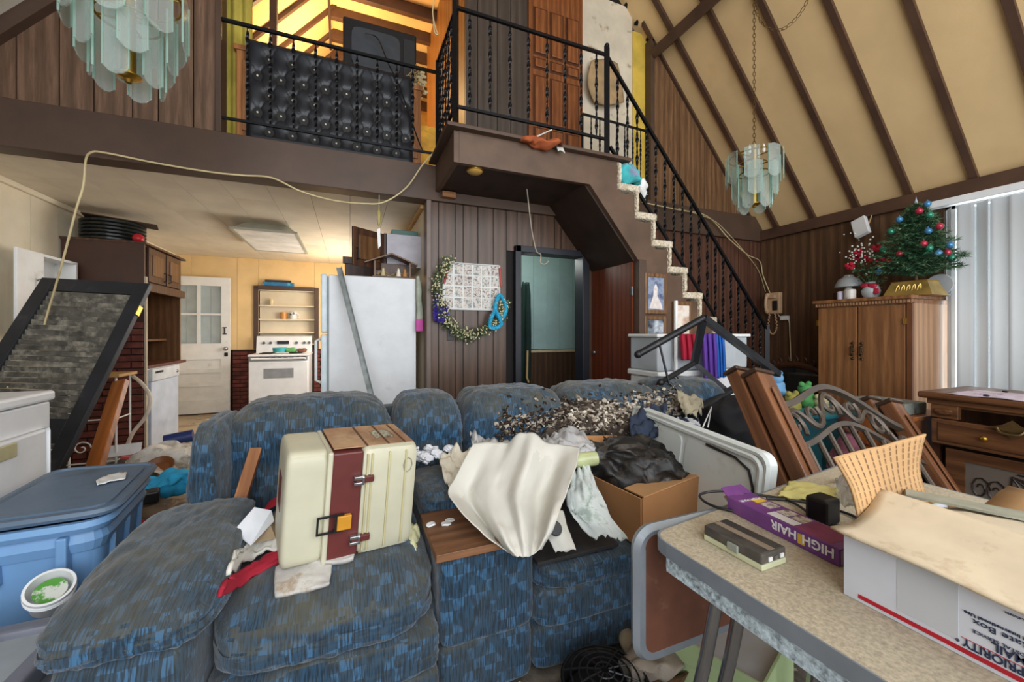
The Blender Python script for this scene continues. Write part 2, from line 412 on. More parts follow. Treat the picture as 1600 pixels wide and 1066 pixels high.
# loft: flat ceiling on collar ties
lc = struct('ceiling_loft.002', MB().bb(-.3, 2.6, 3.62, 7.4, 5.24, 5.28), m_loftroof)
for k in range(9):
    y = 3.75 + k * .405
    part('collar_tie', MB().bb(-.25, 2.55, y - .035, y + .035, 5.1, 5.24, .004), m_rafter, lc)
struct('floor_loft', MB().bb(-2.4, 4.8, 3.62, 7.4, 2.44, ZL), m_lino)
struct('wall_loft', MB().prism([(-2.5, 7.38, 2.5), (4.8, 7.38, 2.5), (RX, 7.38, RZ)], (0, .08, 0)), plain('loft_end_wall', '#d9a95a', .7))
# box room in the loft
m_box = wood('loft_room_panelling', '#3c332c', '#574a40', 7, .05, .5)
br = struct('wall_box_room', MB().bb(1.02, 2.9, 3.64, 3.72, ZL, 5.24).bb(1.02, 1.1, 3.64, 5.6, ZL, 5.24), m_dark)
planks(br, m_box, joints(1.0, 1.68, [.12, .2, .14, .2]), ZL, 5.24, 3.61, 3.64)
part('side_panel', MB().bb(1.0, 1.02, 3.64, 5.6, ZL, 5.24), wood('loft_side_panelling', '#6a431f', '#9a6a35', 7, .05, .5), br)
m_stw = plain('stained_white_wall', '#cfc2ab', .8, var=.08, sc=3, stain='#8c7354', slo=.58, shi=.7, ssc=4)
struct('wall_stair_landing', MB().bb(2.27, 2.93, 3.61, 3.72, ZL - .02, 4.85), m_stw)
struct('wall_stair_landing.001', MB().bb(2.93, 3.13, 3.60, 3.72, ZL - .02, 4.6), plain('yellow_wall', '#c9a844', .7, var=.1, sc=4))
# carved loft door
m_door_c = wood('carved_door_wood', '#6b3a1c', '#9a5d33', 9, .08, .4)
d3 = struct('door_3', MB().bb(1.64, 2.26, 3.575, 3.61, ZL + .01, 4.72, .003), m_door_c)
m_door_g = wood('carved_door_groove', '#42210f', '#5d3219', 9, .08, .45)
zz = 2.74
for h in (.16, .2, .2, .52, .14, .5):
    for i in range(3):
        x0 = 1.685 + i * .185
        if zz + h < 4.7:
            part('groove', MB().bb(x0, x0 + .16, 3.570, 3.576, zz, zz + h - .025, .002), m_door_g, d3)
            part('raised_panel', MB().bb(x0 + .018, x0 + .142, 3.556, 3.574, zz + .018, zz + h - .043, .007), m_door_c, d3)
    zz += h + .035 if h > .3 else h
# ------------------------------------------------------------------ landing and stairs
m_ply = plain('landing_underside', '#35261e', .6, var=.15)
st = thing('staircase', 'brown staircase with cream carpeted steps climbing left to the landing', 'staircase', (3.2, 3.1, 0))
m_stair = plain('brown_stair_paint', '#5a4536', .5, var=.12, sc=4, bump=.1)
part('landing_floor', MB().bb(.70, 2.16, 2.82, 3.5, 2.62, ZL), m_stair, st)
part('landing_nosing', MB().bb(.63, 2.22, 2.74, 3.46, ZL, ZL + .028, .006), m_beam, st)
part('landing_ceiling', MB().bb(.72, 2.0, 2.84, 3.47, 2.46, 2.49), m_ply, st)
part('fascia', MB().bb(.69, .73, 2.80, 3.46, 2.45, ZL, .003), m_stair, st)
z0, x0 = 2.47, 2.36; rise, run = .226, .183
poly = [(.73, 2.80, 2.45), (1.84, 2.80, 2.45), (2.36, 2.80, 1.83), (2.36, 2.80, 0), (4.42, 2.80, 0)]
zig = []
for k in range(10, -1, -1):
    xe = x0 + run * k - .01; zt = z0 - rise * k - .05
    zig += [(min(xe, 4.42), 2.80, max(zt, 0.02)), (xe - .19, 2.80, max(zt, .02) + rise * 0)]
poly += [(4.42, 2.80, .12)] + [q for q in zig[1:] if q[2] > .05] + [(2.15, 2.80, ZL), (.73, 2.80, ZL)]
part('stringer', MB().prism(poly, (0, .04, 0)), m_stair, st)
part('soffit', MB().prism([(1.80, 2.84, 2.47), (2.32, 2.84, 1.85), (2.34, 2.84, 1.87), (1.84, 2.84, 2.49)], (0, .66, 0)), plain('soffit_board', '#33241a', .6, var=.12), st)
part('corner_post', MB().bb(2.335, 2.41, 2.78, 2.86, 0, 1.86, .004), m_beam, st)
t = NT('braided_carpet'); u = t.uv(); v = t.n('ShaderNodeTexVoronoi'); v.inputs['Scale'].default_value = 55; t.l(u, v.inputs['Vector'])
cc = t.mix(t.step(v.outputs['Distance'], .2, .75), '#e2d7c4', '#bfb096'); cc = t.mix(t.step(t.noise(u, 6, 4), .55, .85), cc, '#a8977e'); t.bump(v.outputs['Distance'], .9, .012)
m_braid = t.fin(cc, .95, 0, .1)
for k in range(10):
    xe, zt = x0 + run * k, z0 - rise * k
    def wob(q, w): return w + noise.noise_vector(w * 40 + V((k, 0, 0))) * .003
    part('tread', MB().soft((xe - .125, 3.12, zt), (.255, .70, .068), 9, 16, wob), m_braid, st, smooth=True)
    part('riser', MB().soft((xe - .232, 3.12, zt + .115), (.035, .70, .20), 9, 10, wob), m_braid, st, smooth=True)
d4 = struct('door_4', MB().bb(2.345, 2.37, 2.86, 3.5, .02, 1.86), plain('red_brown_door_edge', '#4a2315', .5))
m_redwood = wood('red_brown_door', '#5a2a17', '#823f22', 7, .05, .4)
for i in range(4):
    y0 = 2.865 + i * .158
    part('board', MB().bb(2.322, 2.345, y0, y0 + .155, .02, 1.86 - .0), m_redwood, d4)
part('hinge', MB().bb(2.31, 2.325, 2.85, 2.875, 1.55, 1.63, .002), m_chrome, d4); part('knob', MB().ball((2.30, 3.42, 1.02), .02), m_chrome, d4, smooth=True)
# ------------------------------------------------------------------ ironwork
def baluster(p0, p1, par, r=.0078, knots=8):
    p0, p1 = V(p0), V(p1); L = (p1 - p0).length; N = 40; pts = []; rs = []
    for i in range(N + 1):
        s = i / N; pts.append(p0.lerp(p1, s))
        rs.append(r * (1 + 1.0 * abs(math.sin(PI * knots * s * .5)) ** 4) if .06 < s < .94 else r)
    part('baluster', MB().tube(pts, rs, 4, phase=PI / 4, twist=.55), m_black, par)
def bar(par, p0, p1, w=.022, nm='rail'): part(nm, MB().tube([p0, p1], w * .72, 4, phase=PI / 4), m_black, par)
rl = thing('loft_railing', 'black twisted iron railing along the loft edge before the tufted headboard', 'railing', (-.1, 3.5, ZL))
bar(rl, (-.88, 3.5, 3.52), (.70, 3.5, 3.52)); bar(rl, (-.88, 3.5, 2.80), (.70, 3.5, 2.80), .018)
for px in (387, 422.5, 458.7, 493.4, 526.3, 558, 589.7, 620, 645):
    x = pY(px, 150, 3.5).x; baluster((x, 3.5, 3.51), (x, 3.5, 2.81), rl)
ld = thing('landing_railing', 'black twisted iron railing round the stair landing, corner post at left', 'railing', (1.3, 2.83, ZL))
bar(ld, (.71, 2.83, ZL + .02), (.71, 2.83, 3.9), .034, 'post'); bar(ld, (.71, 3.46, ZL + .02), (.71, 3.46, 3.6), .026, 'post')
bar(ld, (.71, 2.83, 3.59), (2.03, 2.83, 3.59)); bar(ld, (.71, 2.83, 2.87), (2.03, 2.83, 2.87), .02)
bar(ld, (.71, 2.83, 3.59), (.71, 3.5, 3.59)); bar(ld, (.71, 2.83, 2.87), (.71, 3.5, 2.87), .02)
for px in (734, 766, 797, 826, 855, 883, 908, 932):
    x = pY(px, 120, 2.83).x; baluster((x, 2.83, 3.58), (x, 2.83, 2.88), ld)
for k in range(5): baluster((.71, 2.95 + k * .1, 3.58), (.71, 2.95 + k * .1, 2.88), ld)
sr = thing('stair_railing', 'black twisted iron railing sloping down beside the stairs to the wall telephone', 'railing', (3.1, 2.83, 0))
zr = lambda x: 3.58 - 1.165 * (x - 2.03)
bar(sr, (2.03, 2.83, ZL), (2.03, 2.83, 3.66), .04, 'newel'); part('newel_cap', MB().ball((2.03, 2.83, 3.67), .022, 6), m_black, sr, smooth=True)
bar(sr, (2.03, 2.83, zr(2.03)), (4.03, 2.83, zr(4.03)), .024); bar(sr, (2.06, 2.83, zr(2.06) - .73), (3.9, 2.83, zr(3.9) - .73), .022)
bar(sr, (4.03, 2.83, .0), (4.03, 2.83, 1.3), .04, 'newel')
for k in range(18):
    x = 2.14 + k * .105; baluster((x, 2.83, zr(x)), (x, 2.83, zr(x) - .73), sr)
rr = thing('rear_railing', 'short black iron railing at the back of the landing before the stained white wall', 'railing', (2.4, 3.42, ZL))
a, c = pY(910, 178, 3.42), pY(1013, 206, 3.42); bar(rr, a, c, .018)
bar(rr, V((a.x, 3.42, ZL)), a, .02, 'post')
for k in range(1, 9):
    q = V(a).lerp(V(c), k / 8); baluster(q, (q.x, 3.42, ZL + .02), rr, .006, 3)
# ------------------------------------------------------------------ kitchen shell
wl = struct('wall_left', MB().bb(-2.5, -2.42, -2.2, 7.4, 0, 2.75), m_dark)
for i in range(12):
    part('wall_panel', MB().bb(-2.43, -2.4, 3.5 + i * .318 + .0015, 3.5 + (i + 1) * .318 - .0015, 0, 2.38), m_kwall, wl)
part('wall_panel', MB().bb(-2.43, -2.4, -2.2, 3.5, 0, 2.66), m_gable_l, wl)
struct('trim_6', MB().bb(-2.405, -2.37, 3.62, 7.3, 2.335, 2.38, .008), m_kwall)
struct('door_2', MB().bb(-2.40, -2.36, 3.86, 4.06, 0, 1.86, .004), m_beam)
NX0, NX1, NZ0, NZ1 = -1.335, -.545, 1.02, 1.90           # recessed shelf opening
kb = struct('wall_kitchen', MB().bb(-2.45, NX0, 7.32, 7.4, 0, 2.44).bb(NX1, .7, 7.32, 7.4, 0, 2.44).bb(NX0, NX1, 7.32, 7.4, NZ1, 2.44).bb(NX0, NX1, 7.32, 7.4, 0, NZ0).bb(NX0 - .03, NX1 + .03, 7.44, 7.46, NZ0 - .03, NZ1 + .03), m_dark)
for a, c, zlo, zhi in ((-2.4, -2.2, 0, 2.38), (-2.2, -1.62, .955, 2.38), (-1.62, NX0, .955, 2.38), (NX0, NX1, NZ1, 2.38), (NX1, .62, .955, 2.38)):
    part('wall_panel', MB().bb(a + .0015, c - .0015, 7.3, 7.322, zlo, zhi), m_kback, kb)
part('niche_back', MB().bb(NX0, NX1, 7.42, 7.44, NZ0, NZ1), m_kwall, kb)
for x in (NX0 - .012, NX1 + .0): part('niche_side', MB().bb(x, x + .012, 7.3, 7.44, NZ0, NZ1), m_kwall, kb)
for z in (NZ0, 1.21, 1.42, 1.64, NZ1 - .012): part('niche_shelf', MB().bb(NX0, NX1, 7.29, 7.42, z, z + .018), m_kwall, kb)
fr = MB().bb(NX0 - .065, NX0, 7.275, 7.30, NZ0 - .06, NZ1 + .06, .004).bb(NX1, NX1 + .065, 7.275, 7.30, NZ0 - .06, NZ1 + .06, .004)
part('niche_frame', fr.bb(NX0, NX1, 7.23, 7.30, NZ1, NZ1 + .06, .004), m_beam, kb)
def bricks(par, org, ux, uz, nrm, w, h, bl=.205, bh=.062, g=.011, th=.022):
    ux, uz, nrm = V(ux), V(uz), V(nrm); j = 0; z = 0
    while z + bh <= h + .001:
        x = -(bl / 2 if j % 2 else 0)
        while x < w - .01:
            a, c = max(x, 0) + g / 2, min(x + bl, w) - g / 2
            if c - a > .02:
                M = Matrix((ux, nrm, uz)).transposed().to_4x4(); M.translation = V(org)
                part('brick', MB().bb(a, c, 0, th + R.uniform(-.004, .004), z + g / 2, z + bh - g / 2, M=M), m_brick, par)
            x += bl
        z += bh; j += 1
part('brick_backing', MB().bb(-1.68, .6, 7.305, 7.322, 0, .955), m_mortar, kb)
bricks(kb, (-1.68, 7.308, 0), (1, 0, 0), (0, 0, 1), (0, -1, 0), .42, .95)
bricks(kb, (-.56, 7.308, 0), (1, 0, 0), (0, 0, 1), (0, -1, 0), .35, .95)
kr = struct('wall_kitchen_right', MB().bb(.64, .72, 3.62, 7.4, 0, 2.44), m_dark)
for i in range(6): part('wall_panel', MB().bb(.62, .642, 3.62 + i * .62, 3.62 + (i + 1) * .62 - .003, 0, 2.38), m_kwall, kr)
struct('trim_7', MB().bb(.585, .62, 3.62, 7.3, 2.34, 2.38, .008), plain('wood_crown_trim', '#c39a64', .6))
kc = struct('ceiling', MB().bb(-2.45, .7, 3.62, 7.4, 2.40, 2.44), m_dark)
for i in range(11):
    x0 = -2.48 + i * .31; y = 3.46 - (0.6 if i % 2 else 0)
    while y < 7.3:
        a, c = max(y, 3.62), min(y + 1.2, 7.3)
        part('ceiling_board', MB().bb(max(x0, -2.4) + .0015, min(x0 + .31, .62) - .0015, a + .001, c - .001, ZC, 2.402), m_kceil, kc); y += 1.2
# ------------------------------------------------------------------ kitchen door
d1 = struct('door_1', MB().bb(-2.44, -2.36, 7.2, 7.24, .02, 2.05).bb(-1.80, -1.69, 7.2, 7.24, .02, 2.05).bb(-2.36, -1.80, 7.2, 7.24, 1.92, 2.05).bb(-2.36, -1.80, 7.2, 7.24, .82, 1.06).bb(-2.36, -1.80, 7.2, 7.24, .02, .22), m_whitep)
part('rail', MB().bb(-2.36, -1.80, 7.2, 7.24, .42, .48).bb(-2.36, -1.80, 7.2, 7.24, .62, .68), m_whitep, d1)
for z0_, z1_ in ((.22, .42), (.48, .62), (.68, .82)): part('door_panel', MB().bb(-2.36, -1.80, 7.218, 7.235, z0_, z1_), m_whitep, d1)
part('mullion', MB().bb(-2.10, -2.06, 7.2, 7.24, 1.06, 1.92), m_whitep, d1); part('mullion', MB().bb(-2.36, -1.80, 7.205, 7.235, 1.48, 1.51), m_whitep, d1)
for xa, xb in ((-2.36, -2.10), (-2.06, -1.80)):
    for za, zb in ((1.06, 1.48), (1.51, 1.92)): part('pane', MB().bb(xa, xb, 7.218, 7.222, za, zb), m_pane, d1)
part('storm_panel', MB().bb(-2.40, -2.25, 7.27, 7.29, 1.0, 1.95).bb(-2.245, -1.95, 7.27, 7.29, 1.0, 1.95).bb(-1.945, -1.75, 7.27, 7.29, 1.0, 1.95), plain('storm_panel', '#cfd2d6', .6), d1)
part('knob', MB().ball((-1.735, 7.16, .98), .032, 8).tube([(-1.735, 7.2, .98), (-1.735, 7.16, .98)], .012), m_chrome, d1, smooth=True)
part('lock', MB().bb(-1.76, -1.715, 7.19, 7.2, .86, .92, .006), m_blackp, d1)
part('latch', MB().bb(-1.765, -1.745, 7.185, 7.2, 1.20, 1.30).bb(-1.78, -1.73, 7.185, 7.2, 1.195, 1.21).bb(-1.78, -1.73, 7.185, 7.2, 1.29, 1.305), m_chrome, d1)
# ------------------------------------------------------------------ stove
sv = thing('stove', 'white kitchen stove with cluttered burners below the recessed wall shelf', 'stove', (-.96, 6.95, 0))
part('body', MB().bb(-1.34, -.575, 6.66, 7.27, .03, .875, .008), m_white, sv)
part('cooktop', MB().bb(-1.35, -.565, 6.63, 7.27, .875, .905, .01), m_white, sv)
dr = part('oven_door', MB().bb(-1.335, -.58, 6.625, 6.66, .245, .80, .012), m_white, sv)
part('oven_window', MB().bb(-1.15, -.77, 6.62, 6.626, .56, .70, .003), plain('oven_glass', '#8f9194', .25), dr)
part('handle', MB().tube([(-1.30, 6.66, .835), (-1.30, 6.60, .845), (-.62, 6.60, .845), (-.62, 6.66, .835)], .013, 8), m_white, dr, smooth=True)
part('vent_strip', MB().bb(-1.33, -.59, 6.645, 6.66, .81, .87), plain('vent_gray', '#8d8f92', .4), sv)
for i in range(9): part('vent_slot', MB().bb(-1.29 + i * .078, -1.24 + i * .078, 6.64, 6.65, .853, .863), m_dark, sv)
part('storage_drawer', MB().bb(-1.335, -.58, 6.63, 6.66, .06, .235, .012), m_white, sv)
bg = part('backguard', MB().prism([(-1.34, 7.27, .9), (-1.34, 7.15, .905), (-1.34, 7.19, 1.16), (-1.34, 7.27, 1.17)], (.765, 0, 0)), m_white, sv)
for x in (-1.24, -1.15, -.79, -.68, -.61): part('knob', MB().lathe([(.0, .02), (.02, .02), (.022, 0)], 12, Matrix.Translation((x, 7.168, 1.06)) @ Matrix.Rotation(PI / 2, 4, 'X')), plain('knob_gray', '#55565a', .4), bg)
part('clock_panel', MB().bb(-1.06, -.90, 7.155, 7.175, 1.04, 1.09), m_blackp, bg)
for x in (-1.15, -.76):
    for y in (6.80, 7.02):
        g = MB()
        for rr_ in (.085, .055, .028): g.tube([(x + rr_ * math.cos(a * PI / 8), y + rr_ * math.sin(a * PI / 8), .915) for a in range(16)], .006, 6, closed=True)
        part('burner', g, m_blackp, sv)
one('saucepan', MB().lathe([(.0, 0), (.09, 0), (.1, .07), (.095, .07), (.086, .008), (0, .008)], 20, c=(-.98, 6.86, .925)), plain('blue_enamel', '#3fa3ab', .3), 'small turquoise pan on the stove top', 'pan', smooth=True)
one('food_bag', MB().soft((-.83, 6.84, .955), (.16, .1, .08), 3, 8, lambda u, w: w + noise.noise_vector(w * 14) * .012), plain('green_bag', '#5da25a', .5), 'crumpled green bag on the stove top', 'bag', smooth=True)
one('bread_roll', MB().soft((-.68, 6.83, .95), (.14, .1, .07), 3, 8, lambda u, w: w + noise.noise_vector(w * 12) * .014), plain('brown_bag', '#7b4a33', .6, stain='#e0d6c8'), 'brown and white bundle at the right end of the stove top', 'bag', smooth=True)
# shelf contents and boxes on the frame
one('board_game_box', MB().bb(-1.27, -.84, 7.232, 7.30, 1.962, 2.02, .003), plain('blue_box', '#2b6f9e', .5, stain='#4fb0c8', slo=.5, shi=.6, ssc=9), 'flat blue box lying on the dark shelf frame', 'box')
one('board_game_box', MB().bb(-1.24, -.88, 7.235, 7.30, 2.022, 2.055, .003), plain('dark_box', '#27303f', .5), 'thin dark box on top of the flat blue box', 'box')
one('jar', MB().lathe([(0, 0), (.028, 0), (.03, .01), (.03, .085), (.022, .09), (.022, .10), (0, .10)], 14, c=(-1.17, 7.36, 1.66)), plain('cream_jar', '#d9c8a0', .4), 'small cream jar on the top shelf of the recess', 'jar', smooth=True)
one('medicine_bottle', MB().lathe([(0, 0), (.045, 0), (.045, .07), (.048, .072), (.048, .11), (0, .11)], 14, c=(-1.0, 7.36, 1.44)), plain('amber_jar', '#c98a3d', .3), 'amber jar with yellow lid on the middle shelf', 'jar', smooth=True)
mg = thing('mug', 'white mug with a dark print on the middle shelf of the recess', 'mug', (-.86, 7.36, 1.438))
part('cup', MB().lathe([(0, 0), (.05, 0), (.055, .12), (.05, .12), (.045, .01), (0, .01)], 18, c=(-.86, 7.36, 1.438)), plain('printed_mug', '#dcdcda', .3, stain='#33373a', slo=.55, shi=.6, ssc=14), mg, smooth=True)
part('handle', MB().tube(cr([(-.81, 7.36, 1.53), (-.775, 7.36, 1.51), (-.775, 7.36, 1.47), (-.81, 7.36, 1.455)]), .007), m_white, mg, smooth=True)
# ------------------------------------------------------------------ fridge
fg = thing('refrigerator', 'white refrigerator seen from its side with a gray metal bar leaning on it', 'refrigerator', (.2, 3.95, 0))
m_fr = plain('fridge_side', '#d9dbdd', .4, var=.03, bump=.15, bsc=220, stain='#c4c6c6', slo=.62, shi=.8)
part('cabinet', MB().bb(-.165, .55, 3.63, 4.36, .04, 1.705, .008), m_fr, fg)
part('gasket', MB().bb(-.178, -.165, 3.64, 4.35, .08, 1.69), plain('gasket', '#7d8a8c', .6), fg)
part('freezer_door', MB().bb(-.225, -.178, 3.63, 4.36, 1.22, 1.71, .012), plain('fridge_door', '#cfdbe0', .35), fg)
part('fridge_door', MB().bb(-.225, -.178, 3.63, 4.36, .08, 1.205, .012), plain('fridge_door2', '#cfdbe0', .35), fg)
part('handle', MB().tube([(-.225, 3.7, .8), (-.265, 3.7, .82), (-.265, 3.7, 1.15), (-.225, 3.7, 1.17)], .012), m_white, fg)
a = V((-.085, 3.60, 1.76)); c = pZ(655, 700, .02); c = V((.32, 3.18, .01)); M = frame(a, c - a, (0, -1, .2)); L = (c - a).length
one('metal_stud', MB().bb(0, L, -.022, .022, .0, .004, M=M).bb(0, L, -.022, -.018, 0, .025, M=M).bb(0, L, .018, .022, 0, .025, M=M), plain('galvanised_steel', '#747977', .5, .3, var=.2, sc=12), 'gray metal channel bar leaning against the white refrigerator', 'bar')
# cabinets over the fridge
cb = thing('wall_cabinet', 'gray sided wall cabinet above the refrigerator with its brown door open', 'cabinet', (.46, 4.1, 1.80))
m_kwood = wood('kitchen_cabinet_wood', '#3a2318', '#5e3d29', 9, .08, .42)
m_kwood2 = wood('kitchen_panel_wood', '#5b3b22', '#7d5735', 9, .08, .42)
part('body', MB().bb(.30, .62, 3.80, 4.55, 1.83, 2.13, .002), plain('gray_laminate', '#a6a2a8', .45, var=.06, sc=9), cb)
part('face_frame', MB().bb(.285, .31, 3.80, 4.55, 1.83, 2.13), m_kwood, cb)
M = frame((.285, 3.80, 1.79), V((.02, 3.60, 1.79)) - V((.285, 3.80, 1.79)), (0, 0, 1))
cd = part('door', MB().bb(0, .335, -.01, .01, 0, .33, .004, M=M), m_kwood, cb)
part('raised_panel', MB().bb(.055, .28, .008, .022, .06, .27, .008, M=M), m_kwood2, cd)
part('handle', MB().tube([M @ V(q) for q in ((.30, .01, .05), (.30, .035, .06), (.30, .035, .14), (.30, .01, .15))], .006), m_blackp, cd)
one('flat_box', MB().bb(.36, .6, 3.85, 4.15, 2.135, 2.185, .003), plain('green_tin', '#2f5b4f', .4, stain='#d9dfd8', slo=.68, shi=.7, ssc=12), 'flat dark green box on the gray sided wall cabinet', 'box')
one('wooden_crate', MB().bb(-.05, .30, 4.42, 4.72, 1.71, 1.99, .005).bb(-.07, .32, 4.40, 4.43, 1.93, 2.0, .003).bb(-.07, .32, 4.40, 4.43, 1.71, 1.76, .003), m_kwood, 'brown wooden box behind the open cabinet door, above the refrigerator', 'box')
sb = thing('nativity_stable', 'brown peaked wooden stable with straw on top of the refrigerator', 'ornament', (.36, 3.70, 1.707))
part('floor_board', MB().bb(.18, .52, 3.64, 3.78, 1.708, 1.718), m_kwood, sb); part('back_board', MB().bb(.2, .5, 3.77, 3.78, 1.718, 1.85), m_kwood, sb)
for x in (.2, .5): part('post', MB().bb(x - .008, x + .008, 3.66, 3.676, 1.718, 1.85), m_kwood2, sb)
for sx in (-1, 1): part('roof', MB().prism([(.34, 3.635, 1.925), (.34 + sx * .225, 3.635, 1.835), (.34 + sx * .225, 3.635, 1.823), (.34, 3.635, 1.912)], (0, .15, 0)), m_kwood2, sb)
h = MB()
for i in range(60):
    q = V((R.uniform(.22, .48), R.uniform(3.65, 3.76), R.uniform(1.72, 1.755))); h.tube([q, q + V((R.uniform(-.04, .04), R.uniform(-.03, .03), R.uniform(-.01, .02)))], .0025, 3)
tag(part('straw', h, plain('straw', '#b59a5c', .8), sb), kind='stuff')
for i, (x, cc_) in enumerate(((.40, '#e9ddcb'), (.455, '#a5753f'), (.27, '#c8b58a'))):
    one('figurine', MB().lathe([(0, 0), (.022, 0), (.018, .03), (.011, .05), (.013, .062), (0, .076)], 10, c=(x, 3.66, 1.72)), plain('figurine_%s' % cc_[1:], cc_, .5), ['white figurine standing in the stable straw', 'brown figurine at the right post of the stable', 'straw coloured figurine at the left end of the stable'][i], 'figurine', 'stable figurines', smooth=True)
# things hanging at the wall edge beside the fridge
mt = thing('oven_mitt', 'gray green oven mitt hanging beside the refrigerator', 'mitt', (.6, 3.58, 1.12))
part('mitt', patch([[pY(651 + dx * w, y, 3.60 - bz) for dx, bz in ((0, .0), (4, .02), (9, .0))] for y, w in ((432, .4), (450, .8), (470, .8), (487, 1.1), (500, 1.0))], 6, 14, .006, 5), plain('mitt_cloth', '#aeb3a2', .9, var=.15), mt, solid=.012, smooth=True)
one('pot_holder', patch([[pY(x, y, 3.57) for x in (650, 655, 661)] for y in (499, 508, 518)], 6, 6, .004, 6), plain('pink_cloth', '#c0549a', .85), 'small pink pot holder hanging below the gray mitt', 'pot holder', smooth=True, solid=.008)
# fly strip hanging from the beam
fs = thing('hanging_strip', 'yellow ribbon and white paper strip hanging from the ceiling above the refrigerator', 'strip', pY(592, 310, 3.44))
part('string', MB().tube([pY(592.5, 305, 3.44), pY(592, 335, 3.44)], .003, 5), m_cord, fs)
part('ribbon', MB().soft(pY(592, 340, 3.44), (.03, .02, .13), 3, 6), plain('amber_ribbon', '#9a8a45', .3), fs, smooth=True)
part('paper', MB().prism([pY(589, 359, 3.44), pY(594, 356, 3.44), pY(595, 384, 3.44), pY(591, 389, 3.44)], (0, .004, 0)), m_whitep, fs)
# ceiling light
cl = thing('ceiling_light', 'boxy white fluorescent ceiling light with tapered sides in the kitchen', 'light', (-.82, 5.38, ZC))
part('tray', MB().add([(-1.12, 4.79, 2.285), (-.53, 4.79, 2.285), (-.53, 5.97, 2.285), (-1.12, 5.97, 2.285), (-1.02, 4.92, 2.38), (-.63, 4.92, 2.38), (-.63, 5.84, 2.38), (-1.02, 5.84, 2.38)], [(0, 1, 5, 4), (1, 2, 6, 5), (2, 3, 7, 6), (3, 0, 4, 7)]), plain('light_tray', '#b9b5a2', .5), cl)
part('diffuser', MB().bb(-1.10, -.55, 4.81, 5.95, 2.28, 2.29, .002), plain('light_diffuser', '#e6e2da', .4), cl)
part('rim', MB().bb(-1.13, -1.10, 4.78, 5.98, 2.275, 2.295).bb(-.55, -.52, 4.78, 5.98, 2.275, 2.295).bb(-1.10, -.55, 4.78, 4.81, 2.275, 2.295).bb(-1.10, -.55, 5.95, 5.98, 2.275, 2.295), plain('light_rim', '#a6a493', .5), cl)
# ------------------------------------------------------------------ left cabinets
hb = thing('kitchen_hutch', 'dark brown kitchen cabinet unit with upper doors, open middle and countertop', 'cabinet', (-2.1, 5.2, 0))
part('side_panel', MB().bb(-2.38, -1.80, 4.785, 4.81, 1.45, 2.07, .003), plain('dark_cabinet_side', '#3e271d', .4, var=.12, sc=4), hb)
part('side_panel', MB().bb(-2.38, -1.80, 4.785, 4.81, 0, 1.45), m_mortar, hb)
part('edge_trim', MB().bb(-1.80, -1.785, 4.78, 4.81, .0, 1.75), plain('light_edge', '#a89a88', .5), hb)
part('back_board', MB().bb(-2.38, -2.36, 4.81, 5.75, .87, 1.7), m_kwood2, hb)
bricks(hb, (-2.30, 4.787, .02), (1, 0, 0), (0, 0, 1), (0, -1, 0), .5, 1.35)
part('upper_box', MB().bb(-2.38, -1.83, 4.81, 5.75, 1.70, 2.07), m_kwood, hb)
part('top_board', MB().bb(-2.39, -1.79, 4.78, 5.78, 2.06, 2.08), m_kwood, hb)
for i in range(2):
    y0 = 4.90 + i * .40
    dd = part('door', MB().bb(-1.83, -1.805, y0, y0 + .37, 1.715, 2.05, .004), m_kwood, hb)
    part('raised_panel', MB().bb(-1.808, -1.795, y0 + .07, y0 + .30, 1.78, 1.99, .006), m_kwood2, dd)
    part('handle', MB().tube([(-1.805, y0 + (.33 if i == 0 else .04), 1.75), (-1.78, y0 + (.33 if i == 0 else .04), 1.76), (-1.78, y0 + (.33 if i == 0 else .04), 1.83), (-1.805, y0 + (.33 if i == 0 else .04), 1.84)], .006), m_blackp, dd)
part('face_strip', MB().bb(-1.85, -1.79, 4.81, 5.75, 1.62, 1.70, .003), m_kwood, hb)
part('countertop', MB().bb(-2.38, -1.78, 4.82, 5.76, .875, .905, .006), plain('red_brown_counter', '#5d362b', .35), hb)
part('shelf', MB().bb(-2.36, -1.95, 4.82, 5.75, 1.13, 1.15), m_kwood2, hb)
part('end_panel', MB().bb(-2.38, -1.83, 5.72, 5.75, .9, 1.7), m_kwood2, hb)
dw = thing('dishwasher', 'light gray dishwasher with glossy lower panel under the brown countertop', 'dishwasher', (-2.08, 5.18, 0))
part('body', MB().bb(-2.36, -1.80, 4.85, 5.52, .05, .87, .004), m_white, dw)
part('door', MB().bb(-1.80, -1.775, 4.86, 5.51, .10, .74, .006), plain('dishwasher_front', '#b9c3d3', .14, var=.05), dw)
cp = part('control_panel', MB().bb(-1.80, -1.765, 4.86, 5.51, .745, .865, .006), plain('dishwasher_panel', '#c9ccd0', .3), dw)
for i in range(4): part('button', MB().bb(-1.768, -1.76, 4.92 + i * .045, 4.95 + i * .045, .82, .84), m_blackp, cp)
part('dial', MB().ball((-1.765, 5.44, .80), .018, 6), m_chrome, cp)
ch = MB()
for i in range(6): ch.lathe([(.225, 0), (.235, .008), (.235, .024), (.225, .032), (.19, .032), (.18, .016), (.19, 0), (.225, 0)], 36, c=(-2.12, 5.02, 2.082 + i * .033))
one('drain_pipe_coil', ch, plain('black_pipe', '#1e211f', .25), 'coil of black ribbed pipe on top of the dark kitchen cabinet', 'pipe coil', smooth=True)
one('cardboard_scrap', MB().bb(-.26, .26, -.13, .13, 0, .008, M=Matrix.Translation((-2.05, 5.0, 2.295)) @ Matrix.Rotation(.06, 4, 'Y') @ Matrix.Rotation(.3, 4, 'Z')), plain('dark_card', '#4f3a30', .8), 'flat dark board lying on the black pipe coil', 'board')
one('red_bowl', MB().ball((-1.87, 4.85, 2.12), .045, 8), plain('red_plastic', '#b3202a', .3), 'small round red object on the front edge of the dark cabinet', 'bowl', smooth=True)
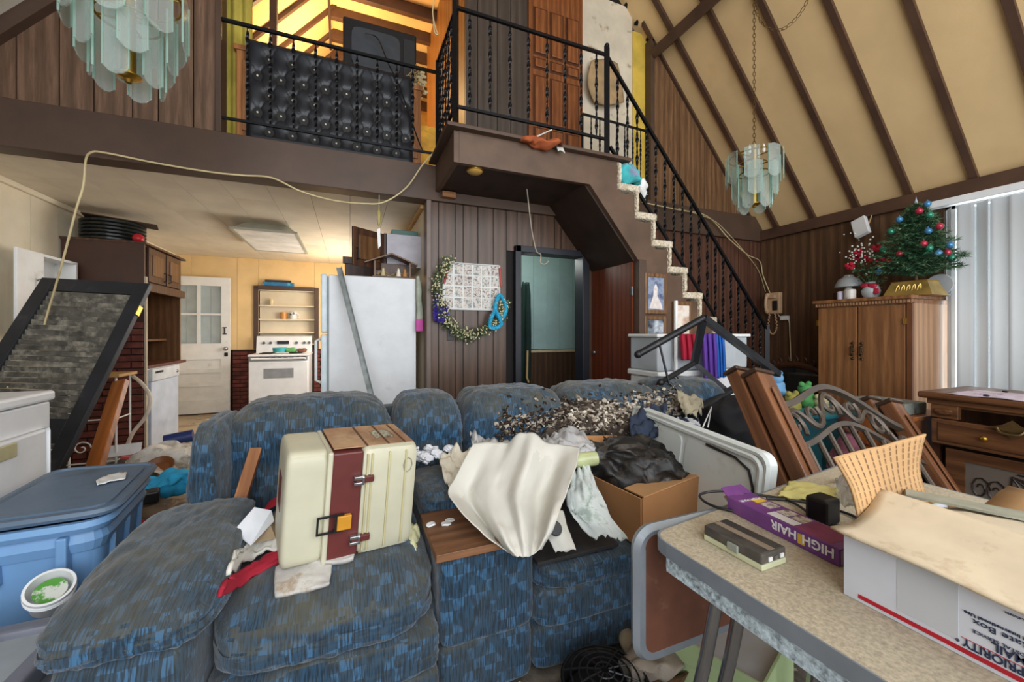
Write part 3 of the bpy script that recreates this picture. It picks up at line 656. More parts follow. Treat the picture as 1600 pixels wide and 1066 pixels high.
mc = thing('medicine_cabinet', 'small white wall cabinet with its door swung open on the left kitchen wall', 'cabinet', (-2.32, 4.5, 1.2))
for q in (((-2.4, -2.24, 4.28, 4.30, 1.20, 1.84)), ((-2.4, -2.24, 4.70, 4.72, 1.20, 1.84)), ((-2.4, -2.24, 4.30, 4.70, 1.82, 1.84)), ((-2.4, -2.24, 4.30, 4.70, 1.20, 1.22)), ((-2.4, -2.38, 4.30, 4.70, 1.22, 1.82))): part('panel', MB().bb(*q), m_whitep, mc)
part('shelf', MB().bb(-2.38, -2.26, 4.30, 4.70, 1.52, 1.535), m_whitep, mc)
md_ = part('door', MB().bb(-2.245, -2.225, 4.0, 4.275, 1.20, 1.84, .004), m_whitep, mc)
part('handle', MB().tube(cr([(-2.225, 4.2, 1.62), (-2.205, 4.2, 1.63), (-2.20, 4.2, 1.58), (-2.21, 4.2, 1.55)]), .006), m_chrome, md_, smooth=True)
# white scroll-leg stand with wooden top, pans on the floor
ps = thing('plant_stand', 'white scrolled wire stand with a wooden top beside the leaning shutter', 'stand', (-1.85, 4.3, 0))
part('wood_top', MB().bb(-2.2, -1.72, 4.15, 4.45, .86, .885, .004), wood('pale_wood', '#a9814f', '#caa36c', 8, .08, .5, True), ps)
for x, y in ((-1.76, 4.2), (-1.76, 4.42), (-2.15, 4.2), (-2.15, 4.42)): part('leg', MB().tube([(x, y, 0.0), (x, y, .86)], .008), m_whitep, ps)
for z in (.18, .52): part('stretcher', MB().tube([(-2.15, 4.2, z), (-1.76, 4.2, z)], .006).tube([(-1.76, 4.2, z), (-1.76, 4.42, z)], .006), m_whitep, ps)
for k in range(3):
    c0 = V((-1.87 - k * .1, 4.2, .28 + .02 * k)); part('scroll', MB().tube([c0 + V((math.cos(a * .5) * (.06 - .0032 * a), 0, math.sin(a * .5) * (.06 - .0032 * a))) for a in range(17)], .005, 6), m_whitep, ps, smooth=True)
hz = one('drain_hose', MB().tube(cr([pD(206, 587, 3.45), pD(222, 600, 3.42), pD(235, 622, 3.40), pD(228, 650, 3.38), pD(208, 676, 3.36), pD(198, 698, 3.36), pD(196, 705, 3.38)], 8), .014, 8), plain('cream_hose', '#c9beae', .5), 'cream drain hose curving down beside the dark brick cabinet end', 'hose', smooth=True)
# ------------------------------------------------------------------ doorway and room beyond
df = struct('door_5', MB().bb(1.45, 1.51, 3.46, 3.62, 0, 2.05, .004).bb(2.19, 2.27, 3.46, 3.62, 0, 2.05, .004).bb(1.45, 2.27, 3.46, 3.62, 1.99, 2.05, .004), plain('black_door_frame', '#22232a', .45))
wi = struct('wall_inner', MB().bb(.72, 3.4, 4.8, 4.88, 0, 2.44).bb(3.3, 3.38, 3.62, 4.8, 0, 2.44), m_dark)
m_teal = plain('teal_panelling', '#9db8b6', .55, var=.05, sc=3)
for i in range(9): part('upper_panel', MB().bb(1.66 + i * .2, 1.857 + i * .2, 4.78, 4.802, 1.0, 2.42), m_teal, wi)
for i in range(9): part('wainscot_board', MB().bb(1.66 + i * .2, 1.857 + i * .2, 4.775, 4.802, 0, .96), m_panel, wi)
part('chair_rail', MB().bb(1.64, 3.3, 4.765, 4.80, .955, .99, .004), plain('cream_rail', '#c9b692', .5), wi)
part('left_panel', MB().bb(.72, 1.65, 4.78, 4.80, 0, 2.42), plain('pale_inner_wall', '#c3cfc9', .6), wi)
struct('ceiling.001', MB().bb(.72, 3.4, 3.62, 4.8, 2.40, 2.44), plain('cream_inner_ceiling', '#c9c5b4', .6))
one('curved_pull', MB().tube(cr([(2.07, 4.775, 1.18), (2.07, 4.74, 1.20), (2.07, 4.735, 1.27), (2.07, 4.74, 1.34), (2.07, 4.775, 1.36)]), .014), m_brass, 'curved yellow pull on the teal panelled wall in the doorway', 'handle', smooth=True)
one('coat', patch([[pY(x0 + (x1 - x0) * k / 4, y, 4.45 - .05 * (k % 2)) for k in range(5)] for y, x0, x1 in ((442, 817, 826), (470, 814, 828), (530, 810, 829), (600, 808, 828))], 12, 16, .02, 6), plain('dark_green_coat', '#18302a', .9), 'dark green coat hanging inside the doorway', 'coat', smooth=True, solid=.02)
one('belt', MB().tube([pY(824, 548, 4.38), pY(823, 590, 4.36), pY(826, 598, 4.36)], .014, 4), plain('tan_strap', '#b8935c', .6), 'tan strap hanging beside the dark green coat', 'strap')
one('bucket', MB().lathe([(0, 0), (.1, 0), (.12, .3), (.11, .3), (0, .28)], 18, c=(1.63, 4.3, .62)), plain('blue_bucket', '#1f4fc4', .35), 'bright blue container low inside the doorway', 'bucket', smooth=True)
one('hanging_purse', MB().ball(pY(815, 462, 4.55), .06, 8, (1, .5, 1.1)), plain('gold_bag', '#bda24e', .3, .6), 'round gold ornament hanging above the coat in the doorway', 'ornament', smooth=True)
# wall items: collage frame, garland, leis, switch
cf = thing('photo_collage_frame', 'large white framed collage of many small photographs on the dark panelled wall', 'picture', pY(736, 480, 3.49))
a, c_, e = pY(693, 411, 3.49), pY(779, 417, 3.49), pY(691, 482, 3.49); wx, hz_ = (c_ - a).length, (a - e).length
M = frame(V((a.x, 3.495, e.z)), (1, 0, 0), (0, 0, 1)) if False else Matrix.Translation((a.x, 3.498, e.z))
part('mat_board', MB().bb(0, wx, -.012, 0, 0, hz_), plain('mat_white', '#d9dad6', .5), cf, world=True).data.transform(M) if False else part('mat_board', MB().bb(0, wx, -.012, 0, 0, hz_, M=M), plain('mat_white', '#d9dad6', .5), cf)
for q in ((-.012, 0, -.012, hz_ + .012), (wx, wx + .012, -.012, hz_ + .012), (-.012, wx + .012, hz_, hz_ + .012), (-.012, wx + .012, -.012, 0)): part('frame_bar', MB().bb(q[0], q[1], -.022, 0, q[2], q[3], .003, M=M), plain('silver_frame', '#c6c6c2', .4), cf)
def photo_mat(name, cols, sc):
    t = NT(name); u = t.uv(); n = t.noise(u, sc, 3, .6)
    k = [.34, .42, .5, .58, .66]; return t.fin(t.ramp(n, list(zip(k, cols))), .35)
m_ph = [photo_mat('snapshot_%d' % i, c, 38) for i, c in enumerate([['#6f6a66', '#a99a90', '#d5cdc4', '#8f7f74', '#4f4a4c'], ['#7d8a86', '#b9b2a8', '#d9d4cc', '#a48f80', '#5b5f66'], ['#9d7f6c', '#d0c4b8', '#c3bdb6', '#7d7974', '#6b8582']])]
for i in range(6):
    for j in range(4):
        pw, ph = wx / 6, hz_ / 4
        x0, z0_ = i * pw + .008 + R.uniform(0, .006), j * ph + .008
        part('snapshot', MB().bb(x0, x0 + pw - .013, -.015, -.011, z0_, z0_ + ph - .011, M=M), R.choice(m_ph), cf)
def sprig(mb, c, L, k, r=.05):
    for i in range(k):
        d = V((R.gauss(0, 1), R.gauss(0, .5) - .35, R.gauss(0, 1))).normalized(); n_ = d.orthogonal().normalized() * .007
        q = c + V((R.gauss(0, r * .4), -.01, R.gauss(0, r * .4))); e = q + d * L * R.uniform(.6, 1.2)
        mb.add([q, (q + e) / 2 + n_, e, (q + e) / 2 - n_], [(0, 1, 2, 3)])
gp = cr([pY(x, y, 3.45) for x, y in ((703, 408), (690, 425), (681, 448), (686, 470), (694, 490), (700, 505), (716, 517), (735, 525), (752, 518), (770, 505), (785, 488), (786, 475))], 7)
gd = thing('berry_garland', 'green garland with white berries looped below the photo collage', 'garland', pY(730, 522, 3.45))
part('stem', MB().tube(gp, .006, 6), plain('stem_brown', '#4c4030', .8), gd)
lf = MB(); be = MB()
for p in gp:
    sprig(lf, p, .05, 11)
    for i in range(5):
        q = p + V((R.gauss(0, .028), -R.uniform(.0, .05), R.gauss(0, .028))); be.ball(q, R.uniform(.005, .009), 4)
tag(part('leaves', lf, plain('garland_leaf', '#4d5d3c', .7, var=.3), gd), kind='stuff'); tag(part('berries', be, plain('berry', '#d9d0a8', .4), gd, smooth=True), kind='stuff')
for i, pts in enumerate([[(774, 462), (766, 484), (768, 498), (775, 511), (784, 497), (790, 482), (784, 466)][:0] or [(780, 462), (774, 478), (776, 492), (785, 497), (791, 482), (786, 468)], [(773, 487), (767, 499), (766, 511), (775, 513), (783, 506), (778, 492)]]):
    lm = MB(); lp = cr([pY(x, y, 3.43 - i * .02) for x, y in pts], 10, closed=True)
    lm.tube(lp, [.017 + .004 * (k % 2) for k in range(len(lp))], 8, closed=True)
    one('flower_lei', lm, plain('turquoise_lei%d' % i, '#2e9fc4', .8, var=.2, sc=40, bump=.6, bsc=300), ['turquoise flower lei, upper of two at the collage corner', 'turquoise flower lei, lower of two at the collage corner'][i], 'lei', 'turquoise leis', smooth=True)
lm = MB(); lp = cr([pY(x, y, 3.44) for x, y in ((684, 463), (681, 480), (682, 497), (688, 501), (695, 497), (697, 483), (692, 478), (689, 488))], 8)
for p in lp:
    for i in range(22):
        d = V((R.gauss(0, 1), R.gauss(0, .7) - .3, R.gauss(0, 1))).normalized() * R.uniform(.018, .034); n_ = d.orthogonal().normalized() * .004
        lm.add([p, p + d * .5 + n_, p + d, p + d * .5 - n_], [(0, 1, 2, 3)])
one('tinsel_garland', lm, plain('purple_tinsel', '#6a57c4', .25, .4, var=.3, sc=60), 'purple tinsel garland hanging at the left of the collage', 'tinsel')
for i, (p, q) in enumerate((((701, 415), (694, 442)), ((781, 419), (783, 448)))):
    one('candle', MB().tube([pY(*q, 3.47), pY(*p, 3.47)], .011, 10), plain('red_candle%d' % i, '#a5473f', .5), ['red candle stuck in the garland at the left collage edge', 'red candle at the right edge of the collage'][i], 'candle', smooth=True)
one('switch_plate', MB().bb(.80, .86, 3.488, 3.5, 1.15, 1.27, .003).bb(.823, .837, 3.482, 3.49, 1.195, 1.225), plain('dark_switch', '#2a2525', .4), 'dark switch plate below the purple tinsel', 'switch')
# landing underside
ll = thing('porch_light', 'round yellowed glass lamp under the stair landing', 'light', pZ(742, 270, 2.46))
q = pZ(742, 268, 2.44); part('globe', MB().ball((q.x, q.y, 2.445), .06, 8, (1, 1, .5)), plain('yellow_glass', '#b18a45', .3), ll, smooth=True)
part('base', MB().lathe([(.0, .0), (.065, 0), (.065, .02), (0, .02)], 20, c=(q.x, q.y, 2.44)), m_brass, ll)
one('wood_block', MB().bb(.74, .86, 3.40, 3.46, 2.40, 2.45, .004), wood('raw_block', '#8a5a34', '#a8744a', 9, .1, .6, True), 'raw wood block under the left rear corner of the landing', 'block')
one('ceiling_wire', MB().tube(cr([pY(813, 272, 3.1), pY(822, 290, 3.12), pY(826, 320, 3.14), pY(831, 360, 3.16), pY(838, 392, 3.18), pY(845, 398, 3.2), pY(844, 410, 3.2), pY(851, 413, 3.2), pY(857, 408, 3.2)], 6), .005, 6), plain('pale_wire', '#a79a88', .6), 'thin pale wire dangling from the landing above the doorway', 'wire', smooth=True)
# long cord strung along the beam
one('extension_cord', MB().tube(cr([pD(12, 606, 2.45), pD(20, 588, 2.5), pD(40, 571, 2.55), pD(58, 560, 2.6), pD(66, 535, 2.65), pD(70, 505, 2.65), pD(86, 450, 2.6), pD(100, 400, 2.55), pD(118, 330, 2.5), pD(130, 290, 2.5), pD(134, 250, 2.5), pY(143, 238, 3.40), pY(165, 239, 3.42), pY(250, 256, 3.42), pY(330, 269, 3.43), pY(378, 274, 3.44), pY(425, 278, 3.43), pY(470, 299, 3.42), pY(520, 313, 3.42), pY(565, 318, 3.42), pY(600, 316, 3.42), pY(635, 293, 3.40), pY(660, 258, 3.36), pY(684, 232, 3.3)], 6), .006, 6), m_cord, 'long cream cord strung along the brown beam and drooping to the white dryer', 'cord', smooth=True)
# framed pictures on the stair wall
def picture(px, py, w, h, label, mats, rz=0):
    p = pY(px, py, 2.785); g = thing('framed_picture', label, 'picture', p)
    M = Matrix.Translation(p)
    for q in ((-w / 2, -w / 2 + .035, -h / 2, h / 2), (w / 2 - .035, w / 2, -h / 2, h / 2), (-w / 2 + .035, w / 2 - .035, h / 2 - .035, h / 2), (-w / 2 + .035, w / 2 - .035, -h / 2, -h / 2 + .035)): part('frame_bar', MB().bb(q[0], q[1], -.012, .012, q[2], q[3], .005, M=M), m_pframe, g)
    part('print', MB().bb(-w / 2 + .03, w / 2 - .03, -.002, .004, -h / 2 + .03, h / 2 - .03, M=M), mats[0], g)
    return g, M
m_pframe = wood('picture_frame_wood', '#5a3a22', '#8d6a45', 12, .1, .4)
m_bluep = photo_mat('blue_portrait', ['#56627f', '#7d89a3', '#8d97ab', '#6d7894', '#4a5474'], 9)
g, M = picture(1024.5, 459, .25, .36, 'wood framed blue portrait of a seated person in white, upper left on the stair wall', [m_bluep])
part('white_figure', MB().prism([M @ V(q) for q in ((-.075, -.004, -.13), (.075, -.004, -.14), (.06, -.004, -.09), (.015, -.004, -.02), (.02, -.004, .05), (-.0, -.004, .09), (-.025, -.004, .05), (-.03, -.004, -.02), (-.05, -.004, -.07))], (0, .003, 0)), plain('pale_figure', '#d9cfc8', .5, var=.1, sc=20), g)
g, M = picture(1024, 523, .25, .33, 'wood framed gray photograph below the blue portrait', [photo_mat('gray_photo', ['#c9cdd3', '#9aa2ac', '#6a727b', '#3a3f47', '#2a2d33'], 7)])
g, M = picture(1066.5, 502, .23, .36, 'wood framed pale portrait of a person right of the gray photograph', [photo_mat('pale_photo', ['#c9b7a6', '#dccfc0', '#e4dbd0', '#d6c1b0', '#b89c8a'], 6)])
# ------------------------------------------------------------------ chandeliers
m_cg = clear('frosted_chandelier_glass', '#f1f7f4', .20, .12); m_cg.node_tree.nodes['Principled BSDF'].inputs['Base Color'].default_value = lin('#d9e2de')
m_edge = clear('glass_edge', '#c4ded4', .42, .1)
def chandelier(loc, label, turn, chain_top, swag=None):
    t = thing('glass_chandelier', label, 'chandelier', loc); x, y, z = loc; T = Matrix.Translation(loc)
    part('stem', MB().tube([(0, 0, .02), (0, 0, .56)], .028, 12, M=T), m_brass, t, smooth=True)
    part('finial', MB().lathe([(0, -.0), (.012, .0), (.02, .014), (.035, .018), (.05, .03), (.05, .036), (0, .04)], 20, T), m_brass, t, smooth=True)
    for rr_, zz, nn in ((.20, .45, 12), (.12, .30, 8)):
        part('ring', MB().tube([(rr_ * math.cos(a * PI / 16), rr_ * math.sin(a * PI / 16), zz) for a in range(32)], .006, 6, closed=True, M=T), m_brass, t, smooth=True)
        part('spoke', MB().tube([(-rr_, 0, zz), (rr_, 0, zz)], .005, 6, M=T).tube([(0, -rr_, zz), (0, rr_, zz)], .005, 6, M=T), m_brass, t)
    for rr_, w, zb, zt, nn in ((.215, .108, .20, .47, 8), (.125, .09, -.03, .28, 6), (.17, .10, .07, .36, 6)):
        for k in range(nn):
            a = turn + 2 * PI * k / nn + rr_ * 9
            P = T @ Matrix.Rotation(a, 4, 'Z') @ Matrix.Translation((rr_, 0, 0))
            out = [(0, -w / 2, zt), (0, -w / 2, zb + .03), (0, -w / 4, zb + .006), (0, 0, zb), (0, w / 4, zb + .006), (0, w / 2, zb + .03), (0, w / 2, zt), (0, 0, zt + .012)]
            g = part('glass_plate', MB().prism(out, (.006, 0, 0), M=P), m_cg, t)
            part('edge', MB().bb(-.001, .007, -w / 2 - .003, -w / 2 + .002, zb + .03, zt, M=P).bb(-.001, .007, w / 2 - .002, w / 2 + .003, zb + .03, zt, M=P), m_edge, g)
    for k in range(4):
        a = turn + k * PI / 2; part('bulb', MB().lathe([(0, .0), (.012, .01), (.014, .04), (.01, .06), (0, .085)], 10, T @ Matrix.Translation((.08 * math.cos(a), .08 * math.sin(a), .46))), plain('bulb_glass', '#e9e6dc', .2), t, smooth=True)
    def chain(pts, nm='chain'):
        pts = [V(p) for p in pts]; L = 0; i = 0; cm = MB()
        for a, c in zip(pts[:-1], pts[1:]):
            n = max(1, int((c - a).length / .034)); d = (c - a).normalized(); s = d.orthogonal().normalized(); q = d.cross(s)
            for k in range(n):
                o = a.lerp(c, (k + .5) / n); u = (s if k % 2 else q)
                cm.tube([o + d * (math.cos(b * PI / 5) * .021) + u * (math.sin(b * PI / 5) * .010) for b in range(10)], .0028, 4, closed=True)
        part(nm, cm, plain('antique_chain', '#6b5434', .4, .6), t)
    chain([(x, y, z + .56), (x, y, chain_top)])
    if swag: chain(swag, 'swag_chain')
zc = roofz(3.35)
chandelier((3.35, 2.47, 2.34), 'tiered frosted glass plate chandelier on a long chain before the sloping ceiling', .2, 4.55, cr([(3.35, 2.47, 4.55), pY(1183, 20, 2.4), pY(1200, 43, 2.3), pY(1222, 46, 2.2), pY(1245, 28, 2.1), pY(1262, 0, 2.0), pY(1270, -25, 1.9)], 3))
chandelier((-.985, 2.46, 2.42), 'tiered frosted glass plate chandelier before the panelled gable at upper left', .5, 4.4)
# ------------------------------------------------------------------ sofa
t = NT('blue_sofa_fabric'); u = t.uv((1, 1, 1), False); u1 = t.uv((210, 14, 1), False); u2 = t.uv((27, 27, 1), False)
chk = t.n('ShaderNodeTexChecker'); chk.inputs['Scale'].default_value = 1.0; t.l(u2, chk.inputs['Vector'])
vv = t.n('ShaderNodeTexVoronoi'); vv.inputs['Scale'].default_value = 1; t.l(u2, vv.inputs['Vector'])
pal = t.mix(t.mul(chk.outputs['Fac'], t.step(t.noise(t.uv((14, 14, 1), False), 1, 1), .46, .52)), '#29465d', '#3a668a')
pal = t.mix(t.mul(t.step(t.noise(u1, 1, 2, .6), .47, .57), .82), pal, '#182430')
up = t.n('ShaderNodeNewGeometry'); sx = t.n('ShaderNodeSeparateXYZ'); t.l(up.outputs['Normal'], sx.inputs[0])
dust = t.mul(t.step(t.noise(u, 3.5, 5, .65), .32, .62), t.step(sx.outputs['Z'], -.25, .6))
pal = t.mix(t.mul(dust, .80), pal, '#565242')
pal = t.mix(t.mul(t.step(t.noise(u, 9, 4, .6), .66, .78), .5), pal, '#2b241d')
t.bump(t.noise(t.uv((220, 60, 1), False), 1, 2), .35, .003); m_sofa = t.fin(pal, .95, 0, .12, Sheen_Weight=.25)
def crease(u, w, k=.012, s=7, seed=0):
    e = max(abs(u.x), abs(u.y), abs(u.z)); return w + V((0, 0, 1)) * (noise.noise(V((u.x * s, u.y * s, u.z * s + seed))) * k)
sf = thing('sectional_sofa', 'long dirty blue checked sectional sofa with reclining seats and console', 'sofa', (.6, 1.7, 0))
BV = []
def cushion(nm, x0, x1, y0, y1, z0_, z1_, p=6, n=22, fn=None, k=.010, sd=0):
    c = ((x0 + x1) / 2, (y0 + y1) / 2, (z0_ + z1_) / 2); d = (x1 - x0, y1 - y0, z1_ - z0_)
    def f(u, w):
        w = fn(u, w) if fn else w
        s = .5 * noise.noise(V((u.x * 3, u.y * 3, u.z * 3 + sd))) + .5 * noise.noise(V((u.x * 9, u.y * 7, u.z * 7 + sd)))
        e = (u.x * u.x + u.y * u.y + u.z * u.z) ** .5
        return w + V(u) * (s * k)
    m_ = MB().soft(c, d, p, n, f); BV.append((m_.v, m_.f)); return part(nm, m_, m_sofa, sf, smooth=True, ang=60)
def pillow_back(u, w):       # fat head roll above, lean back, soft top edge
    return V((w.x * (1 - .05 * max(0, u.z) ** 3), w.y + .05 * u.z + (.035 if u.y < 0 else 0) * -math.sin(max(0, u.z) * PI), w.z - .03 * (u.x ** 4) * (1 if u.z > 0 else 0)))
cushion('base', -.36, 1.16, 1.30, 2.16, .02, .34, 14, 14, k=.002); cushion('base', 1.14, 2.36, 1.42, 2.16, .02, .34, 14, 12, k=.002)
cushion('outer_back', -.53, 2.36, 2.12, 2.24, .05, .84, 12, 14, k=.004)
cushion('back_cushion', -.49, .185, 1.90, 2.20, .44, .925, 6, 26, pillow_back, .016, 1)
cushion('back_cushion', .19, .53, 1.92, 2.20, .46, .915, 5, 22, pillow_back, .014, 2)
cushion('back_cushion', .535, 1.11, 1.91, 2.20, .44, .918, 7, 26, pillow_back, .014, 3)
cushion('back_cushion', 1.115, 1.80, 1.91, 2.20, .44, .915, 7, 24, pillow_back, .016, 4)
cushion('back_cushion', 1.78, 2.36, 1.91, 2.20, .44, .912, 7, 22, pillow_back, .016, 5)
cushion('wing', -.545, -.44, 1.72, 2.20, .10, .88, 5, 18, None, .012, 6)
def crown(u, w): return V((w.x, w.y, w.z + .028 * (1 - u.x ** 2) * (u.z > 0) - .05 * max(0, -u.y) ** 3 * (u.z > 0)))
cushion('seat_cushion', -.345, .25, 1.16, 1.93, .325, .50, 5, 30, crown, .012, 7)
cushion('footrest_pad', -.345, .255, 1.175, 1.40, .195, .335, 6, 22, None, .008, 8)
cushion('footrest_panel', -.345, .255, 1.19, 1.35, .02, .205, 7, 18, None, .006, 9)
def armshape(u, w): return V((w.x * (1 + .10 * max(0, -u.y)), w.y, w.z + .012 * (1 - u.x ** 2) - .025 * max(0, -u.y) ** 2 * (u.z > 0) - .02 * max(0, -u.y)))
cushion('arm_pad', -.625, -.305, 1.11, 1.76, .495, .62, 4.5, 30, armshape, .014, 10)
cushion('arm_base', -.60, -.35, 1.12, 2.0, .02, .53, 10, 16, None, .006, 11)
cushion('console_front', .262, .592, 1.24, 1.42, .205, .515, 10, 20, None, .003, 12)
cushion('console_front', .262, .592, 1.255, 1.42, .02, .21, 10, 18, None, .003, 13)
cushion('console_body', .262, .592, 1.36, 1.95, .02, .50, 10, 16, None, .003, 14)
cushion('console_pad', .255, .585, 1.52, 1.90, .47, .60, 5, 20, None, .010, 15)
cushion('seat_cushion', .60, 1.16, 1.22, 1.93, .30, .405, 6, 24, None, .008, 16)
cushion('footrest_pad', .60, 1.16, 1.225, 1.42, .175, .325, 6, 20, None, .006, 17)
cushion('footrest_panel', .60, 1.16, 1.25, 1.42, .02, .185, 9, 16, None, .004, 18)
cushion('seat_cushion', 1.15, 2.36, 1.40, 1.93, .30, .42, 6, 20, None, .008, 19)
from mathutils.bvhtree import BVHTree
_v, _f = [], []
for a_, b_ in BV: n0 = len(_v); _v += a_; _f += [tuple(n0 + i for i in q) for q in b_]
TREE = BVHTree.FromPolygons([V(q) for q in _v], _f)
def lay(px, py, h=.008):
    q = TREE.ray_cast(CAM, ray(px, py))[0]; return (q if q else pZ(px, py, .5)) + V((0, 0, h))
# things on the left seat ------------------------------------------------
m_cream = plain('cream_plastic', '#bdb9a1', .45, var=.05, sc=4, stain='#a08a5c', slo=.66, shi=.82, ssc=4)
m_maroon = plain('maroon_plastic', '#5d2b28', .42, var=.08)
M = Matrix.Translation((-.02, 1.43, .53)) @ Matrix.Scale(.90, 4) @ Matrix.Rotation(.20, 4, 'Z') @ Matrix.Rotation(.07, 4, 'X') @ Matrix.Rotation(.055, 4, 'Y')
tc = thing('storage_case', 'cream and maroon hard plastic case standing on end on the left sofa seat', 'case', M=M)
kw = dict(world=False)
part('left_shell', MB().soft((-.15, .02, .19), (.13, .27, .38), 11, 18), m_cream, tc, smooth=True, **kw)
part('shell_lip', MB().bb(-.095, -.078, -.128, .15, .004, .378, .006), m_cream, tc, **kw)
part('center_band', MB().bb(-.08, .018, -.122, .146, .008, .372, .006), m_maroon, tc, **kw)
rs_ = part('right_shell', MB().soft((.115, .02, .19), (.20, .285, .385), 13, 18), m_cream, tc, smooth=True, **kw)
for x in (.03, .045, .105, .165): part('rib', MB().bb(x, x + .006, -.128, -.116, .02, .36, .002), plain('rib_cream', '#b6ad83', .5), rs_, **kw)  # ribs in a duller, yellower cream than the shell
for x in (.03, .105, .165): part('top_groove', MB().bb(x, x + .008, -.10, .14, .378, .3835, .001), plain('brown_groove', '#5b3b2a', .6), rs_, **kw)
part('top_stain', MB().bb(-.075, .20, -.10, .145, .379, .3825), plain('dirty_top', '#9a7659', .7, var=.15, sc=8, stain='#b99a77', slo=.5, shi=.7), tc, **kw)
part('emblem', MB().tube([(.176 + .016 * math.sin(a * PI / 4), -.1245, .305 + .026 * math.cos(a * PI / 4)) for a in range(8)], .0016, 5, closed=True), plain('emblem_gray', '#8d8a70', .4), rs_, **kw)
for z in (.265, .06):
    la = part('latch', MB().bb(-.005, .055, -.138, -.12, z, z + .022, .003), m_maroon, tc, **kw)
    part('clasp', MB().bb(-.012, .022, -.143, -.124, z - .004, z + .006, .002).bb(-.012, .022, -.143, -.124, z + .014, z + .026, .002).bb(.014, .022, -.145, -.124, z - .002, z + .024, .002), m_chrome, la, **kw)
hd = part('handle', MB().tube([(-.062, -.125, .165), (-.062, -.15, .17), (-.062, -.15, .12), (-.062, -.125, .115)], .004).bb(-.115, -.035, -.140, -.134, .112, .118).bb(-.115, -.035, -.140, -.134, .166, .172).bb(-.118, -.112, -.140, -.134, .112, .172), m_blackp, tc, **kw)
part('grip', MB().bb(-.06, -.012, -.146, -.128, .118, .166, .003), plain('amber_plastic', '#c58a2c', .35), hd, **kw)
part('side_recess', MB().bb(-.217, -.205, -.03, .06, .16, .28, .004), m_maroon, tc, **kw)
wf = thing('lumber_corner', 'bare wooden frame corner propped up behind the cream storage case', 'frame', pD(362, 822, 1.42))
m_lum = wood('bare_lumber', '#8a5534', '#b07a4f', 9, .08, .6)
a, c, e = pD(362, 826, 1.42), pD(412, 664, 1.70), pD(500, 662, 1.80)
def plank(a, c, w, th, up=(0, -1, .3)):
    M = frame(a, V(c) - V(a), up); L = (V(c) - V(a)).length; return MB().bb(0, L, -w / 2, w / 2, -th / 2, th / 2, .002, M=M)
part('upright', plank(a, c, .042, .03), m_lum, wf); part('crosspiece', plank(c + V((-.02, 0, -.012)), e, .03, .03), m_lum, wf)
def sheet(name, rows, mat, label, cat, nu=16, nv=16, wr=.004, ws=6, th=.003, group=None, **k):
    return one(name, patch(rows, nu, nv, wr, ws, R.random() * 50), mat, label, cat, group, smooth=True, solid=th, ang=180, **k)
m_wcloth = plain('white_cloth', '#cbc8bf', .85, var=.05, sc=4, stain='#b09a7c', slo=.60, shi=.8, ssc=5)
m_red = plain('red_cloth', '#a31f33', .85)
def onz(px, py, z): return pZ(px, py, z)
sheet('red_garment', [[lay(341, 939), lay(385, 912), lay(440, 880)], [lay(352, 922, .02), lay(392, 895, .02), lay(446, 868, .02)], [lay(375, 905), lay(410, 882), lay(437, 862)]], m_red, 'red garment wedged between the left sofa arm and the cream case', 'garment', wr=.008, th=.012)
sheet('white_garment', [[lay(357, 905, .02), lay(390, 888, .03), lay(436, 870, .03)], [lay(366, 890, .04), lay(398, 870, .05), lay(440, 855, .04)], [lay(388, 878, .03), lay(412, 862, .04), lay(430, 850, .03)]], m_wcloth, 'rumpled white cloth lying above the red garment', 'cloth', wr=.018, ws=6, th=.01)
one('white_card', MB().prism([onz(365, 832, .60), onz(392, 853, .575), onz(428, 815, .60), onz(424, 800, .63), onz(397, 795, .65)], (0, .002, .004)), plain('white_card', '#d9dbe0', .6), 'white paper card standing between the sofa arm and the cream case', 'paper')
one('tan_card', MB().prism([onz(395, 850, .56), onz(430, 842, .56), onz(432, 800, .6), onz(420, 818, .6)], (0, .003, .004)), plain('tan_card', '#a08a6c', .8), 'tan cardboard scrap behind the white paper card', 'cardboard')
one('red_tray', MB().prism([pD(412, 800, 1.5), pD(432, 790, 1.5), pD(438, 776, 1.55), pD(420, 788, 1.55)], (.0, .01, .008)), m_red, 'small red object beside the foot of the wooden frame', 'tray')
m_sock = plain('gray_sock', '#b4b0aa', .95, var=.08, sc=20, stain='#8a6f4c', slo=.58, shi=.72, ssc=9, bump=.3, bsc=200)
sheet('sock', [[lay(432, 893), lay(452, 882), lay(480, 880), lay(505, 886), lay(518, 890)], [lay(430, 906), lay(452, 900), lay(480, 900), lay(505, 901), lay(517, 902)], [lay(429, 924), lay(452, 918), lay(480, 914), lay(505, 912), lay(515, 911)], [lay(430, 939), lay(452, 935), lay(480, 928), lay(505, 922), lay(514, 919)]], m_sock, 'dirty gray sock lying in front on the left sofa seat', 'sock', 16, 16, .002, th=.014, group='gray socks')
sheet('sock', [[lay(484, 870, .012), lay(505, 864, .012), lay(530, 860, .012), lay(556, 855, .012)], [lay(480, 878, .014), lay(505, 874, .014), lay(530, 870, .014), lay(556, 865, .014)], [lay(476, 886, .012), lay(505, 888, .012), lay(530, 886, .012), lay(552, 880, .012)]], m_sock, 'dirty gray sock lying just behind the front sock, under the case', 'sock', 16, 12, .002, th=.014, group='gray socks')
sheet('tan_strip', [[lay(558, 862), lay(575, 856), lay(591, 850)], [lay(559, 868), lay(576, 864), lay(592, 857)]], plain('tan_scrap', '#a7845f', .8), 'flat tan scrap right of the socks on the sofa seat', 'scrap', 8, 4, .003)
